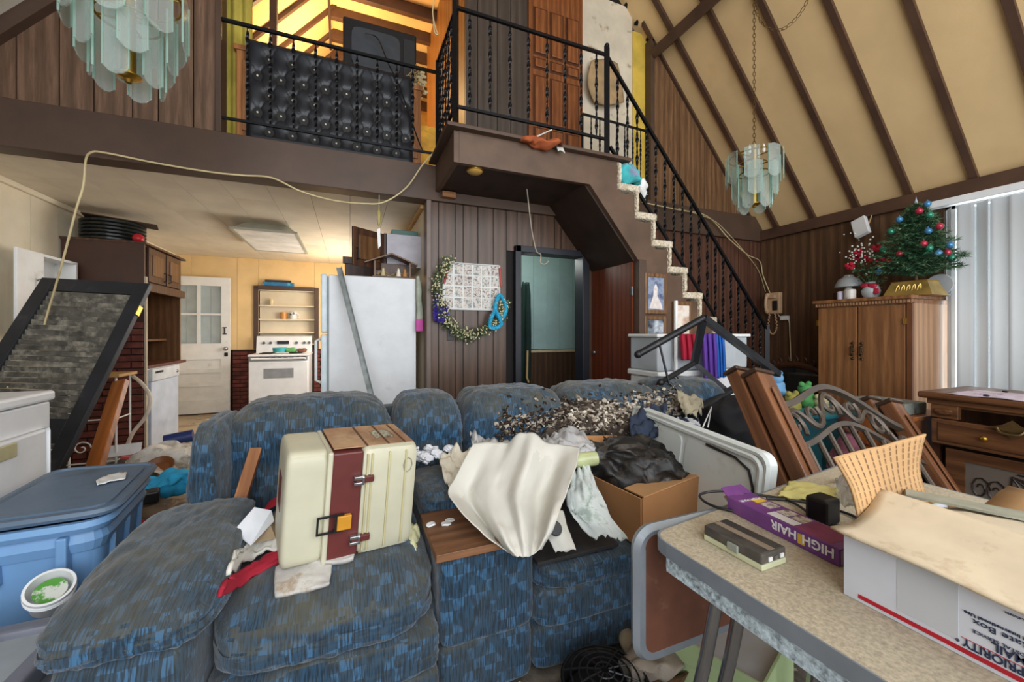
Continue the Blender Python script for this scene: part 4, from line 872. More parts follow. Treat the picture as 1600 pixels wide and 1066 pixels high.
sheet('yellow_plastic', [[pD(628, 825, 1.42), pD(640, 818, 1.44), pD(655, 822, 1.46)], [pD(630, 850, 1.38), pD(645, 845, 1.36), pD(656, 850, 1.4)], [pD(642, 872, 1.33), pD(652, 874, 1.31), pD(660, 876, 1.33)], [pD(655, 884, 1.31), pD(660, 886, 1.3), pD(663, 884, 1.31)]], plain('yellow_plastic', '#d3d3a8', .4), 'pale yellow plastic sheet tucked between left seat and console', 'plastic', wr=.015, ws=8)
# console top board and droppings
m_tray = wood('brown_board', '#6a452d', '#8f6646', 8, .08, .5, True, stain='#4b4139')
one('wooden_board', MB().bb(.245, .575, 1.215, 1.52, .51, .535, .002), m_tray, 'brown wooden board lying on the sofa console', 'board')
for i, (px, py) in enumerate(((673, 819), (697, 818), (703, 812))):
    q = pZ(px, py, .54); one('torn_paper', MB().soft((q.x, q.y, .538), (.035, .025, .008), 3, 5, lambda u, w: w + noise.noise_vector(w * 60 + V((i, 0, 0))) * .004), m_whitep, ['leftmost white scrap on the brown console board', 'middle white scrap on the brown console board', 'rear white scrap on the brown console board'][i], 'scrap', 'white scraps on the board', smooth=True)
one('black_board', MB().bb(.60, .94, 1.235, 1.74, .412, .425, .002), plain('charcoal_board', '#2c2b2c', .7, stain='#46423f', slo=.5, shi=.8), 'flat charcoal board lying on the right sofa seat', 'board')
cur = []
for y0, l, r, d0, amp in ((0, (740, 694), (906, 700), 1.68, .0), (.25, (716, 738), (900, 730), 1.56, .03), (.5, (700, 772), (886, 770), 1.46, .05), (.72, (728, 808), (872, 806), 1.37, .055), (.9, (760, 840), (858, 838), 1.31, .035), (1, (785, 858), (846, 858), 1.28, .01)):
    row = []
    for k in range(13):
        f = k / 12; bow = math.sin(PI * f)
        dz = amp * (math.cos(k * PI * .5 + .6) + .7 * math.sin(k * 1.1 + y0 * 2.2)) * .8 + (.10 * (1 - y0) * (f - .5) ** 2)
        top = (-12 if k in (5, 6, 7) else 0) * (1 - y0)
        row.append(pD(l[0] + (r[0] - l[0]) * f, l[1] + (r[1] - l[1]) * f + bow * (14 * y0 - 8 * (1 - y0)) + top, d0 - dz - .06 * bow * y0))
    cur.append(row)
sheet('white_curtain', cur, m_wcloth, 'large white curtain draped from the debris down over the sofa console', 'curtain', 72, 44, .008, 5)
sheet('cream_cloth', [[pD(688, 712, 1.75), pD(712, 700, 1.78), pD(742, 705, 1.74)], [pD(690, 735, 1.66), pD(715, 730, 1.70), pD(740, 735, 1.64)], [pD(702, 765, 1.56), pD(720, 760, 1.56), pD(735, 752, 1.56)]], plain('cream_stained_cloth', '#cfc7b4', .9, stain='#6e5a44', slo=.6, shi=.7, ssc=6), 'stained cream cloth bunched left of the white curtain', 'cloth', 20, 20, .03, 5)
sheet('striped_shirt', [[pD(893, 742, 1.60), pD(905, 730, 1.62), pD(920, 728, 1.64)], [pD(885, 780, 1.5), pD(915, 775, 1.48), pD(935, 765, 1.52)], [pD(895, 808, 1.46), pD(925, 805, 1.44), pD(955, 805, 1.46)], [pD(930, 842, 1.42), pD(955, 840, 1.41), pD(980, 842, 1.42)]], plain('pale_shirt', '#c3c9c6', .85, stain='#9aa79e', slo=.5, shi=.6, ssc=12), 'pale shirt hanging beside the cardboard box over the right sofa seat', 'shirt', 24, 30, .02, 6)
sheet('white_tee', [[pD(850, 800, 1.40), pD(868, 796, 1.42), pD(880, 800, 1.44)], [pD(852, 830, 1.35), pD(870, 825, 1.35), pD(888, 828, 1.38)], [pD(868, 862, 1.33), pD(885, 862, 1.33), pD(900, 858, 1.34)]], m_wcloth, 'small white tee shirt below the curtain on the charcoal board', 'shirt', 14, 16, .006)
one('black_disc', MB().lathe([(0, .003), (.022, .003), (.024, 0), (0, 0)], 20, Matrix.Translation(pD(868, 826, 1.32)) @ Matrix.Rotation(1.0, 4, 'X')), m_blackp, 'round black disc on the small white tee shirt', 'disc')
m_film = clear('plastic_film', '#e6e6e6', .45, .2)
sheet('plastic_bag', [[pD(735, 676, 1.86), pD(760, 690, 1.84), pD(792, 700, 1.82)], [pD(738, 696, 1.74), pD(765, 694, 1.72), pD(800, 700, 1.72)], [pD(745, 715, 1.68), pD(770, 718, 1.68), pD(800, 715, 1.68)]], m_film, 'crumpled clear plastic bag behind the white curtain', 'bag', 20, 20, .04, 6)
sheet('plastic_bag', [[pD(855, 682, 1.86), pD(890, 668, 1.92), pD(925, 690, 1.82)], [pD(850, 690, 1.76), pD(890, 684, 1.74), pD(930, 700, 1.72)], [pD(860, 700, 1.70), pD(895, 706, 1.68), pD(930, 712, 1.68)]], m_film, 'crumpled clear plastic bag between curtain and cardboard box', 'bag', 20, 20, .03, 6)
one('plastic_bottle', MB().lathe([(0, 0), (.028, 0), (.03, .01), (.03, .10), (.012, .125), (.012, .14), (0, .14)], 14, frame(pD(932, 716, 1.66), (0, .3, 1), (-1, .3, .3))), plain('pale_bottle', '#b9bf8e', .2), 'pale green bottle lying at the edge of the black bag', 'bottle', smooth=True)
# ------------------------------------------------------------------ burnt debris heap
hp = thing('debris_heap', 'heap of burnt brown and gray stuffing piled on the sofa seat and back', 'debris', (1.1, 1.85, .42))
m_ash = plain('burnt_matter', '#2c2622', .95, var=.4, sc=14, stain='#5b5047', slo=.5, shi=.7, ssc=9, bump=.8, bsc=60)
def heap(u, v):
    x = .50 + u * 1.38; y = 1.55 + v * .45
    h = .42 + .37 * math.exp(-((x - 1.30) / .46) ** 2) * (.40 + .60 * v) + .10 * v * (x < 1.6)
    h += .035 * noise.noise(V((x * 9, y * 9, 0))) + .015 * noise.noise(V((x * 25, y * 25, 3)))
    return V((x, y, min(h, .84)))
part('ash_bed', MB().grid(heap, 40, 22), m_ash, hp, smooth=True, solid=.02)
tu = MB(); TP = []
for k in range(8):
    m_ = MB().soft((0, 0, 0), (2, 2, 1.3), 2.2, 1, lambda u, w: w * (1 + .55 * noise.noise(V(u) * 1.7 + V((k * 7, 0, 0)))))
    TP.append((m_.v, m_.f))
def tuft_at(p, r):
    E = Matrix.Translation(p) @ Matrix.Rotation(R.random() * 6, 4, 'Z') @ Matrix.Rotation(R.random() * 6, 4, 'X') @ Matrix.Diagonal((r, r * R.uniform(.5, 1), r * R.uniform(.4, .9), 1))
    a_, b_ = R.choice(TP); tu.add(a_, b_, E)
for i in range(1900):
    u_ = min(1, max(0, R.gauss(.52, .26))); v_ = R.random() ** .6; p = heap(u_, v_)
    tuft_at(p + V((0, 0, .006)), R.uniform(.005, .013) * (2.0 if R.random() < .2 else 1))
_n = len(_v); _hv = MB().grid(heap, 40, 22); TREE = BVHTree.FromPolygons([V(q) for q in _v + _hv.v], _f + [tuple(_n + i for i in q) for q in _hv.f])
lt_ = MB(); tu_ = tu; tu = lt_
for i in range(420):                       # pale fluffy clumps in a band above the box
    px = 880 + 185 * R.random() ** .8; py = R.gauss(655 - .10 * (px - 900), 13); tuft_at(lay(px, py, .008), R.uniform(.008, .021))
tu = tu_
for i in range(260):
    px = R.uniform(775, 900); py = R.gauss(676 - .22 * (px - 775), 9); tuft_at(lay(px, py, .006), R.uniform(.007, .018))
for i in range(500):                       # crumbs strewn over the back cushions
    px = R.uniform(775, 1062); py = R.gauss(668 - .16 * (px - 775), 16); p = lay(px, py, .004)
    tuft_at(p, R.uniform(.004, .013) * (1.7 if R.random() < .2 else 1))
t = NT('stuffing_tufts'); g = t.n('ShaderNodeNewGeometry'); m_tuft = t.fin(t.ramp(g.outputs['Random Per Island'], [(0, '#241d19'), (.45, '#3f342c'), (.65, '#6f6459'), (.88, '#b5ab9c'), (1, '#594838')]), .95, 0, .1)
t = NT('pale_tufts'); g = t.n('ShaderNodeNewGeometry'); m_tuft2 = t.fin(t.ramp(g.outputs['Random Per Island'], [(0, '#4d4137'), (.3, '#857868'), (.6, '#b9ae9f'), (.9, '#d2cabd')]), .95, 0, .1)
tag(part('pale_tufts', lt_, m_tuft2, hp, smooth=True), kind='stuff')
tag(part('tufts', tu, m_tuft, hp, smooth=True), kind='stuff')
wt = MB()
for px, py, d in ((646, 705, 1.8), (655, 712, 1.78), (675, 703, 1.82), (683, 710, 1.78), (666, 716, 1.76), (705, 700, 1.8)):
    for k in range(10):
        q = pD(px + R.uniform(-7, 7), py + R.uniform(-5, 5), d); sz = R.uniform(.02, .045); wt.soft(q, (sz, sz * .8, sz * .7), 2.2, 3, lambda u, w: w + noise.noise_vector(w * 70 + q * 9) * .010)
tag(one('pillow_stuffing', wt, plain('white_stuffing', '#dcdde2', .95), 'clumps of white stuffing on the console behind the cream case', 'stuffing', smooth=True), kind='stuff')
gb = MB().soft((0, 0, 0), (.66, .40, .22), 3, 30, lambda u, w: w + noise.noise_vector(w * 9) * .05 + noise.noise_vector(w * 24) * .022 + noise.noise_vector(w * 60) * .006)
gb.v = [tuple(Matrix.Translation((1.18, 1.60, .585)) @ Matrix.Rotation(-.75, 4, 'Z') @ V(p)) for p in gb.v]
one('garbage_bag', gb, plain('black_bag_film', '#1d1c1c', .45, var=.3, sc=10, stain='#4a443d', slo=.5, shi=.65, ssc=12), 'crumpled black plastic garbage bag spilling into the open cardboard box', 'bag', smooth=True, ang=180)
sheet('jeans', [[pD(985, 655, 2.12), pD(1010, 640, 2.16), pD(1040, 632, 2.2)], [pD(985, 670, 2.04), pD(1012, 660, 2.06), pD(1040, 650, 2.1)], [pD(990, 690, 1.98), pD(1012, 685, 1.98), pD(1035, 672, 2.0)]], plain('dark_denim', '#2c3648', .9, var=.15, sc=12), 'dark denim garment slumped behind the cardboard box', 'garment', 20, 20, .04, 5, .02)
# ------------------------------------------------------------------ cardboard box
m_card = plain('brown_cardboard', '#a3744a', .85, var=.05, sc=3, stain='#8a5f3a', slo=.6, shi=.9)
m_card2 = plain('light_cardboard', '#b98e62', .85, var=.05, sc=3)
cx = thing('cardboard_box', 'open brown cardboard moving box on the right sofa seat, holding black plastic', 'box', (1.22, 1.42, .41))
S0, E0, W0 = V((1.017, 1.2, .41)), V((1.476, 1.31, .41)), V((.977, 1.527, .41)); N0 = E0 + W0 - S0; H = V((0, 0, .185))
def wall(a, c, h, th=.006):
    n = (c - a).cross(V((0, 0, 1))).normalized() * th; return MB().prism([a, c, c + h, a + h], n)
for a, c in ((S0, E0), (E0, N0), (N0, W0), (W0, S0)): part('side', wall(a, c, H), m_card, cx)
part('bottom', MB().prism([S0, E0, N0, W0], (0, 0, .005)), m_card, cx)
top = lambda q: q + H
part('flap', MB().prism([top(W0), top(N0), top(N0) + V((-.03, .10, .07)), top(W0) + V((.03, .12, .13))], (.0, .006, 0)), m_card, cx)
part('flap', MB().prism([top(S0) + V((.01, .0, 0)), top(E0), top(E0) + V((-.07, .14, -.03)), top(S0) + V((.03, .14, -.02))], (0, 0, .005)), m_card2, cx)
part('tape', wall(S0 + (E0 - S0) * .46 + V((0, -.002, .0)), S0 + (E0 - S0) * .58 + V((0, -.002, 0)), H, .001), plain('brown_tape', '#7d5834', .3), cx)
# ------------------------------------------------------------------ things behind the sofa at right
M = frame((1.47, 1.80, .80), V((1.40, 1.0, .76)) - V((1.47, 1.80, .80)), (.10, 0, 1))
fz = thing('freezer_lid', 'white plastic lid with rounded corners standing on edge behind the cardboard box', 'lid', M=M)
def rrect(x0, x1, z0, z1, r, n=6):
    o = []
    for cx_, cz_, a0 in ((x1 - r, z1 - r, 0), (x0 + r, z1 - r, PI / 2), (x0 + r, z0 + r, PI), (x1 - r, z0 + r, 1.5 * PI)):
        o += [(cx_ + r * math.cos(a0 + k * PI / 2 / n), 0, cz_ + r * math.sin(a0 + k * PI / 2 / n)) for k in range(n + 1)]
    return o
kw = dict(world=False)
m_lid = plain('white_lid', '#d7dcd9', .4, var=.04, sc=2, stain='#b8b39f', slo=.6, shi=.85)
part('shell', MB().prism(rrect(0, .84, -.44, .02, .05), (0, .035, 0)), m_lid, fz, **kw)
for a, c in ((0.0, 0), (.018, .02)): part('rim', MB().tube([(x, -a * .3, z) for x, _, z in rrect(.01 + c, .83 - c, -.43 + c, .01 - c, .045)], .012, 6, closed=True), m_lid, fz, smooth=True, **kw)
part('inner_panel', MB().prism([(x, -.008, z) for x, _, z in rrect(.07, .40, -.38, -.04, .03)], (0, .01, 0)), m_lid, fz, **kw); part('inner_panel', MB().prism([(x, -.008, z) for x, _, z in rrect(.43, .78, -.38, -.04, .03)], (0, .01, 0)), m_lid, fz, **kw)
part('gasket', MB().tube([(.55, -.012, -.03), (.70, -.012, -.035), (.765, -.012, -.06), (.79, -.012, -.12), (.79, -.012, -.3)], .005, 6), m_blackp, fz, smooth=True, **kw)
# black chair frame lying upside down on the sofa
cf2 = thing('chair_frame', 'black metal chair frame lying upside down across the sofa back', 'chair', (2.0, 1.8, .92))
m_frm = plain('dull_black_metal', '#26272a', .4, .4, var=.2, sc=8, stain='#55493a', slo=.62, shi=.75, ssc=8)
A, B_, C3, D_, E_, F_, G_ = pD(997, 554, 2.5), pD(1099, 497, 2.6), pD(1216, 585, 3.0), pD(1085, 567, 2.75), pD(1032, 598, 2.55), pD(1137, 612, 2.75), pD(1080, 646, 2.4)
def sq(pts, w): return MB().tube(pts, w, 4, phase=PI / 4)
part('leg', MB().tube([A, B_], .022, 10), m_frm, cf2, smooth=True); part('leg', sq([B_, C3], .03), m_frm, cf2); part('crossbar', sq([B_, D_], .028), m_frm, cf2)
part('leg', MB().tube([D_, E_], .018, 10), m_frm, cf2, smooth=True); part('crossbar', sq([D_, F_], .02), m_frm, cf2); part('leg', MB().tube([F_ + V((.1, .02, .02)), G_], .026, 10), m_frm, cf2, smooth=True)
part('brace', MB().tube([pD(1031, 540, 2.52), pD(1045, 598, 2.52), pD(1062, 612, 2.5)], .008, 6), m_frm, cf2)
for q in (A, G_, E_): part('foot_cap', MB().ball(q, .025, 6), m_blackp, cf2, smooth=True)
bg_ = MB().soft((0, 0, 0), (.26, .24, .26), 3, 18, lambda u, w: w + noise.noise_vector(w * 8) * .05)
q = pD(1135, 660, 2.3); bg_.v = [tuple(V(p) + q) for p in bg_.v]
one('backpack', bg_, plain('black_cloth', '#1c1c1f', .9, var=.2), 'crumpled black cloth bag against the left wooden bed post', 'bag', smooth=True, ang=180)
sheet('work_glove', [[pD(1058, 612, 2.42), pD(1075, 618, 2.42), pD(1096, 622, 2.42)], [pD(1062, 632, 2.34), pD(1078, 634, 2.32), pD(1098, 634, 2.34)], [pD(1070, 648, 2.3), pD(1080, 648, 2.28), pD(1094, 646, 2.3)]], plain('beige_cloth', '#a39a84', .9), 'beige cloth hanging under the black chair frame', 'cloth', 14, 14, .03, 5, .01)
sheet('striped_cloth', [[pD(1058, 655, 2.2), pD(1075, 654, 2.22), pD(1092, 657, 2.22)], [pD(1062, 664, 2.14), pD(1078, 664, 2.14), pD(1094, 666, 2.16)]], plain('navy_white_cloth', '#c9ccd2', .9, stain='#27344d', slo=.5, shi=.54, ssc=14), 'navy and white cloth behind the white lid', 'cloth', 12, 6, .02, 4, .01)
one('wire_hanger', MB().tube([pD(1098, 668, 2.1), pD(1112, 636, 2.12), pD(1106, 668, 2.1)], .004, 5), m_whitep, 'thin white wire hanger before the black cloth bag', 'hanger')
# bed ends with scrolled iron
m_bed = wood('bed_post_wood', '#5f3a25', '#8b5c3b', 9, .06, .35)
m_iron = plain('bronze_iron', '#544a41', .4, .3, var=.15)
def bed_end(lab, off, toys=True):
    T0, T1, ax = V((1.80, 1.317, 1.03)) + off, V((2.886, 1.306, .82)) + off, V((-.16, -.55, -.815)).normalized()
    M = frame(T0 + ax * 1.0, T1 - T0, -ax)
    L = (T1 - T0).length
    g = thing('bed_end', lab, 'headboard', M=M, group='scrolled bed ends')
    for x in (0, L):
        p_ = part('post', MB().bb(x - .055, x + .055, -.034, .034, 0, .98, .006), m_bed, g, world=False)
        part('post_cap', MB().bb(x - .068, x + .068, -.042, .042, .98, 1.0, .008), plain('dark_cap', '#3d2c22', .3), p_, world=False)
        part('fluting', MB().bb(x - .018, x + .018, -.046, -.038, .1, .9, .003), m_bed, p_, world=False)
    if not toys:
        part('low_rail', MB().tube([(.05, 0, .2), (L - .05, 0, .2)], .016, 4, phase=PI / 4), m_iron, g, world=False); return g
    def arch(z0_, h, s): return [(x0_, 0, z0_ + h * (math.sin(PI * x0_ / L) ** 2)) for x0_ in [L * k / 40 for k in range(41)]][s:41 - s]
    part('top_rail', MB().tube(arch(.83, .17, 1), .020, 4, phase=PI / 4), m_iron, g, world=False)
    part('mid_rail', MB().tube(arch(.64, .16, 1), .016, 4, phase=PI / 4), m_iron, g, world=False)
    part('bottom_rail', MB().tube([(.04, 0, .12), (L - .04, 0, .12)], .016, 4, phase=PI / 4), m_iron, g, world=False)
    for k in range(1, 10):
        x = L * k / 10; part('spindle', MB().tube([(x, 0, .12), (x, 0, .64 + .16 * math.sin(PI * x / L) ** 2)], .0125, 8), m_iron, g, world=False)
    for k in range(6):                                  # S scrolls between the two rails
        x = L * (k + .55) / 6.1; zc = .735 + .165 * math.sin(PI * x / L) ** 2; r0 = .075; s = 1 if k % 2 else -1
        pts = []
        for a in range(22):
            f = a / 21; r = .018 + .055 * f; an = 2.2 * PI * f * s; pts.append((x + r * math.cos(an) * .95, 0, zc + r * math.sin(an)))
        part('scroll', MB().tube(pts, .011, 6), m_iron, g, smooth=True, world=False)
    wv = [(L * (.04 + .92 * k / 60), 0, .735 + .165 * math.sin(PI * (.04 + .92 * k / 60)) ** 2 + .065 * math.sin(k / 60 * PI * 6)) for k in range(61)]
    part('wave_bar', MB().tube(wv, .012, 6), m_iron, g, smooth=True, world=False)
    return g
bed_end('front one of two wooden post bed ends, the one with scrolled iron, behind the table', V((0, 0, 0)))
bed_end('rear one of two wooden post bed ends, without iron scrolls, close behind the scrolled one', V((.0, .10, 0)), False)
tb = thing('storage_bin', 'tall teal plastic bin behind the scrolled bed ends', 'bin', (2.92, 1.92, 0)) if False else None
q = pD(1272, 690, 3.25)
tb = thing('teal_bin', 'tall teal plastic bin behind the scrolled bed ends', 'bin', (q.x, q.y, 0))
part('body', MB().prism([(q.x - .26, q.y - .2, 0), (q.x + .26, q.y - .2, 0), (q.x + .30, q.y - .24, .60), (q.x - .30, q.y - .24, .60)], (0, .48, 0)), plain('teal_plastic', '#1f6470', .45), tb)
part('rim', MB().bb(q.x - .32, q.x + .32, q.y - .26, q.y + .26, .58, .61, .008), plain('teal_rim', '#2a7682', .4), tb)
for i, (px, py, d, c_, lab) in enumerate(((1238, 640, 3.2, '#8f8744', 'mustard stuffed toy on the teal bin, left of the others'), (1258, 625, 3.25, '#4d8f4f', 'green stuffed toy on the teal bin'), (1283, 645, 3.2, '#c4b98f', 'cream stuffed toy on the right of the teal bin'), (1213, 608, 3.3, '#6f9fc9', 'light blue stuffed toy seen through the iron scrolls'))):
    b = MB(); q = pD(px, py, d); b.soft(q, (.15, .12, .13), 2.2, 8, lambda u, w: w + noise.noise_vector(w * 16) * .015); b.soft(q + V((0, 0, .09)), (.10, .10, .09), 2.2, 6); b.ball(q + V((-.045, 0, .13)), .022, 5).ball(q + V((.045, 0, .13)), .022, 5)
    one('stuffed_toy', b, plain('plush_%d' % i, c_, .95, bump=.5, bsc=200), lab, 'toy', 'stuffed toys', smooth=True)
dl = thing('doll', 'doll in a dull pink dress slumped behind the bed end', 'doll', pD(1330, 720, 2.75))
q = pD(1328, 690, 2.75)
part('dress', MB().lathe([(.13, -.2), (.12, -.12), (.07, .0), (.045, .05), (0, .06)], 18, c=q), plain('pink_dress', '#7d4a55', .9, var=.25, sc=18), dl, smooth=True)
part('head', MB().ball(q + V((0, 0, .11)), .052, 8), plain('doll_skin', '#9c6a58', .6), dl, smooth=True); part('hair', MB().ball(q + V((0, .015, .125)), .056, 8), plain('doll_hair', '#4b2a22', .9), dl, smooth=True)
# ornate mirror
mr = thing('ornate_mirror', 'oval mirror in a carved dark wood frame leaning on the right wall', 'mirror', (4.6, 2.85, .1))
q = pX(1243, 612, 4.55); pts = [q + V((0, .40 * math.cos(a * PI / 16), .30 * math.sin(a * PI / 16))) for a in range(32)]
fm = MB().tube(pts, [.032 + .012 * (k % 2) for k in range(32)], 8, closed=True)
for k in range(32):
    a = k * PI / 16; c0 = q + V((-.01, .45 * math.cos(a), .345 * math.sin(a))); fm.tube([c0 + V((0, math.cos(a + b * .7) * (.045 - .005 * b), math.sin(a + b * .7) * (.045 - .005 * b))) for b in range(8)], .010, 6)
part('carved_frame', fm, plain('carved_walnut', '#43291a', .4, var=.2, sc=14), mr, smooth=True)
part('glass', MB().prism(pts, (.01, 0, 0)), plain('mirror_glass', '#6b7074', .05, .9), mr)
# bins and clothes at the foot of the stairs
kb_ = thing('clear_bin', 'clear plastic tote of papers, topmost at the foot of the stairs', 'bin', (2.75, 2.55, .9))
m_clr = clear('clear_bin_plastic', '#dfe6ea', .55, .2)
a, c = pY(1024, 525, 2.42), pY(1170, 520, 2.42)
part('rim', MB().bb(a.x, c.x, 2.40, 2.75, 1.185, 1.21, .006), m_whitep, kb_); part('body', MB().bb(a.x + .02, c.x - .02, 2.42, 2.74, .92, 1.185, .01), m_clr, kb_)
part('contents', MB().soft(((a.x + c.x) / 2, 2.58, 1.04), (.9, .26, .22), 6, 12, lambda u, w: w + noise.noise_vector(w * 10) * .02), plain('bin_papers', '#b9b2b4', .9, var=.2, sc=14, stain='#8a5b66', slo=.55, shi=.62, ssc=8), kb_, smooth=True)
kb2 = thing('white_bin', 'white plastic bin under the clear tote at the stair foot', 'bin', (2.75, 2.55, 0))
part('body', MB().bb(a.x + .03, c.x - .1, 2.42, 2.76, .03, .87, .02), m_whitep, kb2); part('rim', MB().bb(a.x + .01, c.x - .08, 2.40, 2.77, .87, .915, .01), m_whitep, kb2)
one('white_tube', MB().tube([pY(1056, 470, 2.38), pY(1056, 598, 2.38)], .014, 8), m_whitep, 'slim white upright tube before the clear tote', 'tube', smooth=True)
def hang(nm, px0, px1, y0, y1, Y, mat, lab):
    n = 6
    return sheet(nm, [[pY(px0 + (px1 - px0) * k / n + dx, y, Y - .03 * (k % 2) - .015 * j) for k in range(n + 1)] for j, (y, dx) in enumerate(((y0, 0), (y0 + 4, 0), ((y0 + y1) / 2, 2), (y1, 3)))], mat, lab, 'garment', 24, 16, .006, 5, .008)
hang('red_shirt', 1062, 1088, 522, 563, 2.36, plain('crimson_cloth', '#a11a35', .85), 'crimson garment hanging over the front of the clear tote')
hang('purple_scarf', 1096, 1120, 522, 592, 2.34, plain('purple_cloth', '#5c3794', .8), 'purple scarf hanging over the clear tote beside a blue one')
hang('blue_scarf', 1118, 1131, 523, 590, 2.35, plain('blue_cloth', '#1d5fb0', .8), 'bright blue scarf hanging right of the purple scarf')
# telephone, outlet, wires on the right wall
ph = thing('wall_telephone', 'beige wall telephone with a coiled cord beside the wardrobe', 'telephone', pX(1207, 475, 4.83))
c0 = pX(1208, 474, 4.8); m_bg = plain('beige_plastic', '#c3a07c', .4)
part('body', MB().bb(4.79, 4.85, c0.y - .085, c0.y + .085, c0.z - .13, c0.z + .13, .012), m_bg, ph)
part('cradle', MB().bb(4.765, 4.80, c0.y - .04, c0.y + .05, c0.z + .06, c0.z + .10, .008), m_bg, ph)
part('handset', MB().tube(cr([(4.775, c0.y + .05, c0.z + .11), (4.745, c0.y + .05, c0.z + .06), (4.74, c0.y + .05, c0.z - .05), (4.775, c0.y + .05, c0.z - .11)], 5), [.026] * 4 + [.018] * 8 + [.026] * 4, 10), m_bg, ph, smooth=True)
part('keypad', MB().bb(4.782, 4.792, c0.y - .06, c0.y + .0, c0.z - .09, c0.z + .03, .003), m_blackp, ph)
part('coiled_cord', MB().tube([V(p) + V((.008 * math.cos(i * 1.3), .008 * math.sin(i * 1.3), 0)) for i, p in enumerate(cr([(4.78, c0.y + .03, c0.z - .13), (4.79, c0.y + .05, c0.z - .3), (4.79, c0.y + .0, c0.z - .38), (4.79, c0.y - .05, c0.z - .3), (4.79, c0.y - .03, c0.z - .12)], 24))], .006, 5), m_bg, ph)
one('wall_jack', MB().bb(4.81, 4.85, pX(1228, 497, 4.85).y - .045, pX(1228, 497, 4.85).y + .045, pX(1228, 497, 4.85).z - .025, pX(1228, 497, 4.85).z + .025, .004), m_whitep, 'small cream jack box right of the wall telephone', 'jack')
one('jack_cord', MB().tube(cr([pX(1213, 486, 4.82), pX(1220, 497, 4.82), pX(1232, 500, 4.82), pX(1234, 520, 4.82), pX(1236, 570, 4.82)], 6), .006, 5), m_cord, 'cream cord running from the telephone past the jack down behind the mirror', 'cord')
wr_ = MB().tube(cr([pY(1003, 316, 3.42), pY(1060, 328, 3.42), pY(1105, 338, 3.42), pY(1140, 374, 3.42), pY(1168, 398, 3.42), pX(1187, 408, 4.80), pX(1192, 430, 4.82), pX(1203, 458, 4.80)], 6), .006, 5)
wr_.tube(cr([pY(1060, 326, 3.43), pY(1110, 342, 3.40), pY(1135, 362, 3.42), pY(1170, 402, 3.43), pX(1186, 425, 4.82), pX(1196, 456, 4.83)], 6), .004, 5)
one('phone_wires', wr_, m_cord, 'cream wires strung across the back wall beam down to the telephone', 'wire', smooth=True)
sp = thing('wall_speaker', 'small white box tilted on the right wall below the ceiling trim', 'speaker', pX(1343, 355, 4.78))
q = pX(1345, 355, 4.76); M = Matrix.Translation(q) @ Matrix.Rotation(-.35, 4, 'X') @ Matrix.Rotation(.3, 4, 'Y')
part('housing', MB().bb(-.025, .025, -.062, .062, -.10, .10, .006, M=M), m_white, sp); part('cord', MB().tube(cr([pX(1352, 365, 4.76), pX(1361, 340, 4.80), pX(1366, 322, 4.82)], 5), .006, 5), plain('tan_wire', '#b38a5a', .6), sp)
# ------------------------------------------------------------------ wardrobe
m_oak = wood('oak_veneer', '#7a4d2c', '#a4744a', 7, .06, .4, dist=5); m_oak2 = wood('pale_oak_side', '#9a7150', '#b9906c', 7, .06, .4)
wd = thing('wardrobe', 'tall oak wardrobe with two doors against the right wall beside the blinds', 'wardrobe', (4.55, 2.12, 0))
part('carcass', MB().bb(4.27, 4.84, 1.77, 2.47, .02, 1.47), m_oak2, wd)
part('top_board', MB().bb(4.21, 4.845, 1.75, 2.50, 1.50, 1.53, .005), m_oak, wd); part('cornice', MB().bb(4.235, 4.84, 1.765, 2.485, 1.465, 1.50), m_oak, wd)
for i in range(30): part('dentil', MB().bb(4.225, 4.24, 1.775 + i * .0237, 1.788 + i * .0237, 1.47, 1.495), m_oak2, wd)
part('stile', MB().bb(4.25, 4.275, 1.765, 1.80, .02, 1.47), plain('door_stile', '#6e452a', .4), wd)
for y0, y1, hy in ((1.81, 2.135, 2.105), (2.145, 2.465, 2.175)):
    d_ = part('door', MB().bb(4.245, 4.268, y0, y1, .08, 1.455, .003), m_oak, wd)
    hm = MB().tube([(4.245, hy, 1.02), (4.215, hy, 1.03), (4.215, hy, 1.09), (4.245, hy, 1.10)], .006)
    for k in range(5): hm.ball((4.24, hy + .006 * (k % 2), .985 + k * .035), .013, 5)
    part('handle', hm, plain('bronze_pull', '#4a3826', .35, .7), d_)
    part('hinge', MB().bb(4.235, 4.25, y0 - .01 if y0 < 2 else y1 - .005, y0 + .008 if y0 < 2 else y1 + .012, 1.29, 1.34), m_brass, d_)
# things on the wardrobe
Z = 1.531
hl = thing('hurricane_lamp', 'old lamp with dusty gray glass dome shade at left on the wardrobe', 'lamp', pX(1327, 470, 4.42))
q = pX(1326, 458, 4.42); q.z = Z
part('base', MB().lathe([(0, 0), (.05, 0), (.055, .015), (.03, .03), (.035, .10), (.02, .13), (0, .13)], 20, c=q), plain('lamp_base', '#c9c5bb', .3), hl, smooth=True)
part('shade', MB().lathe([(.035, .24), (.045, .22), (.08, .20), (.105, .15), (.11, .125), (.105, .125), (.075, .19), (.03, .22)], 24, c=q), clear('smoked_glass', '#b3b7b8', .65, .08), hl, smooth=True)
one('candle_jar', MB().lathe([(0, 0), (.045, 0), (.045, .085), (.04, .09), (0, .09)], 18, c=(pX(1328, 462, 4.30).x, pX(1328, 462, 4.30).y, Z)), plain('label_jar', '#cfcac0', .25, stain='#55504c', slo=.6, shi=.63, ssc=16), 'white labelled jar in front of the dome lamp on the wardrobe', 'jar', smooth=True)
one('small_bottle', MB().lathe([(0, 0), (.025, 0), (.025, .075), (.018, .08), (0, .08)], 14, c=(4.30, pX(1313, 462, 4.30).y, Z)), plain('lilac_jar', '#c8c3d6', .3), 'small pale lilac jar at the left front of the wardrobe', 'jar', smooth=True)
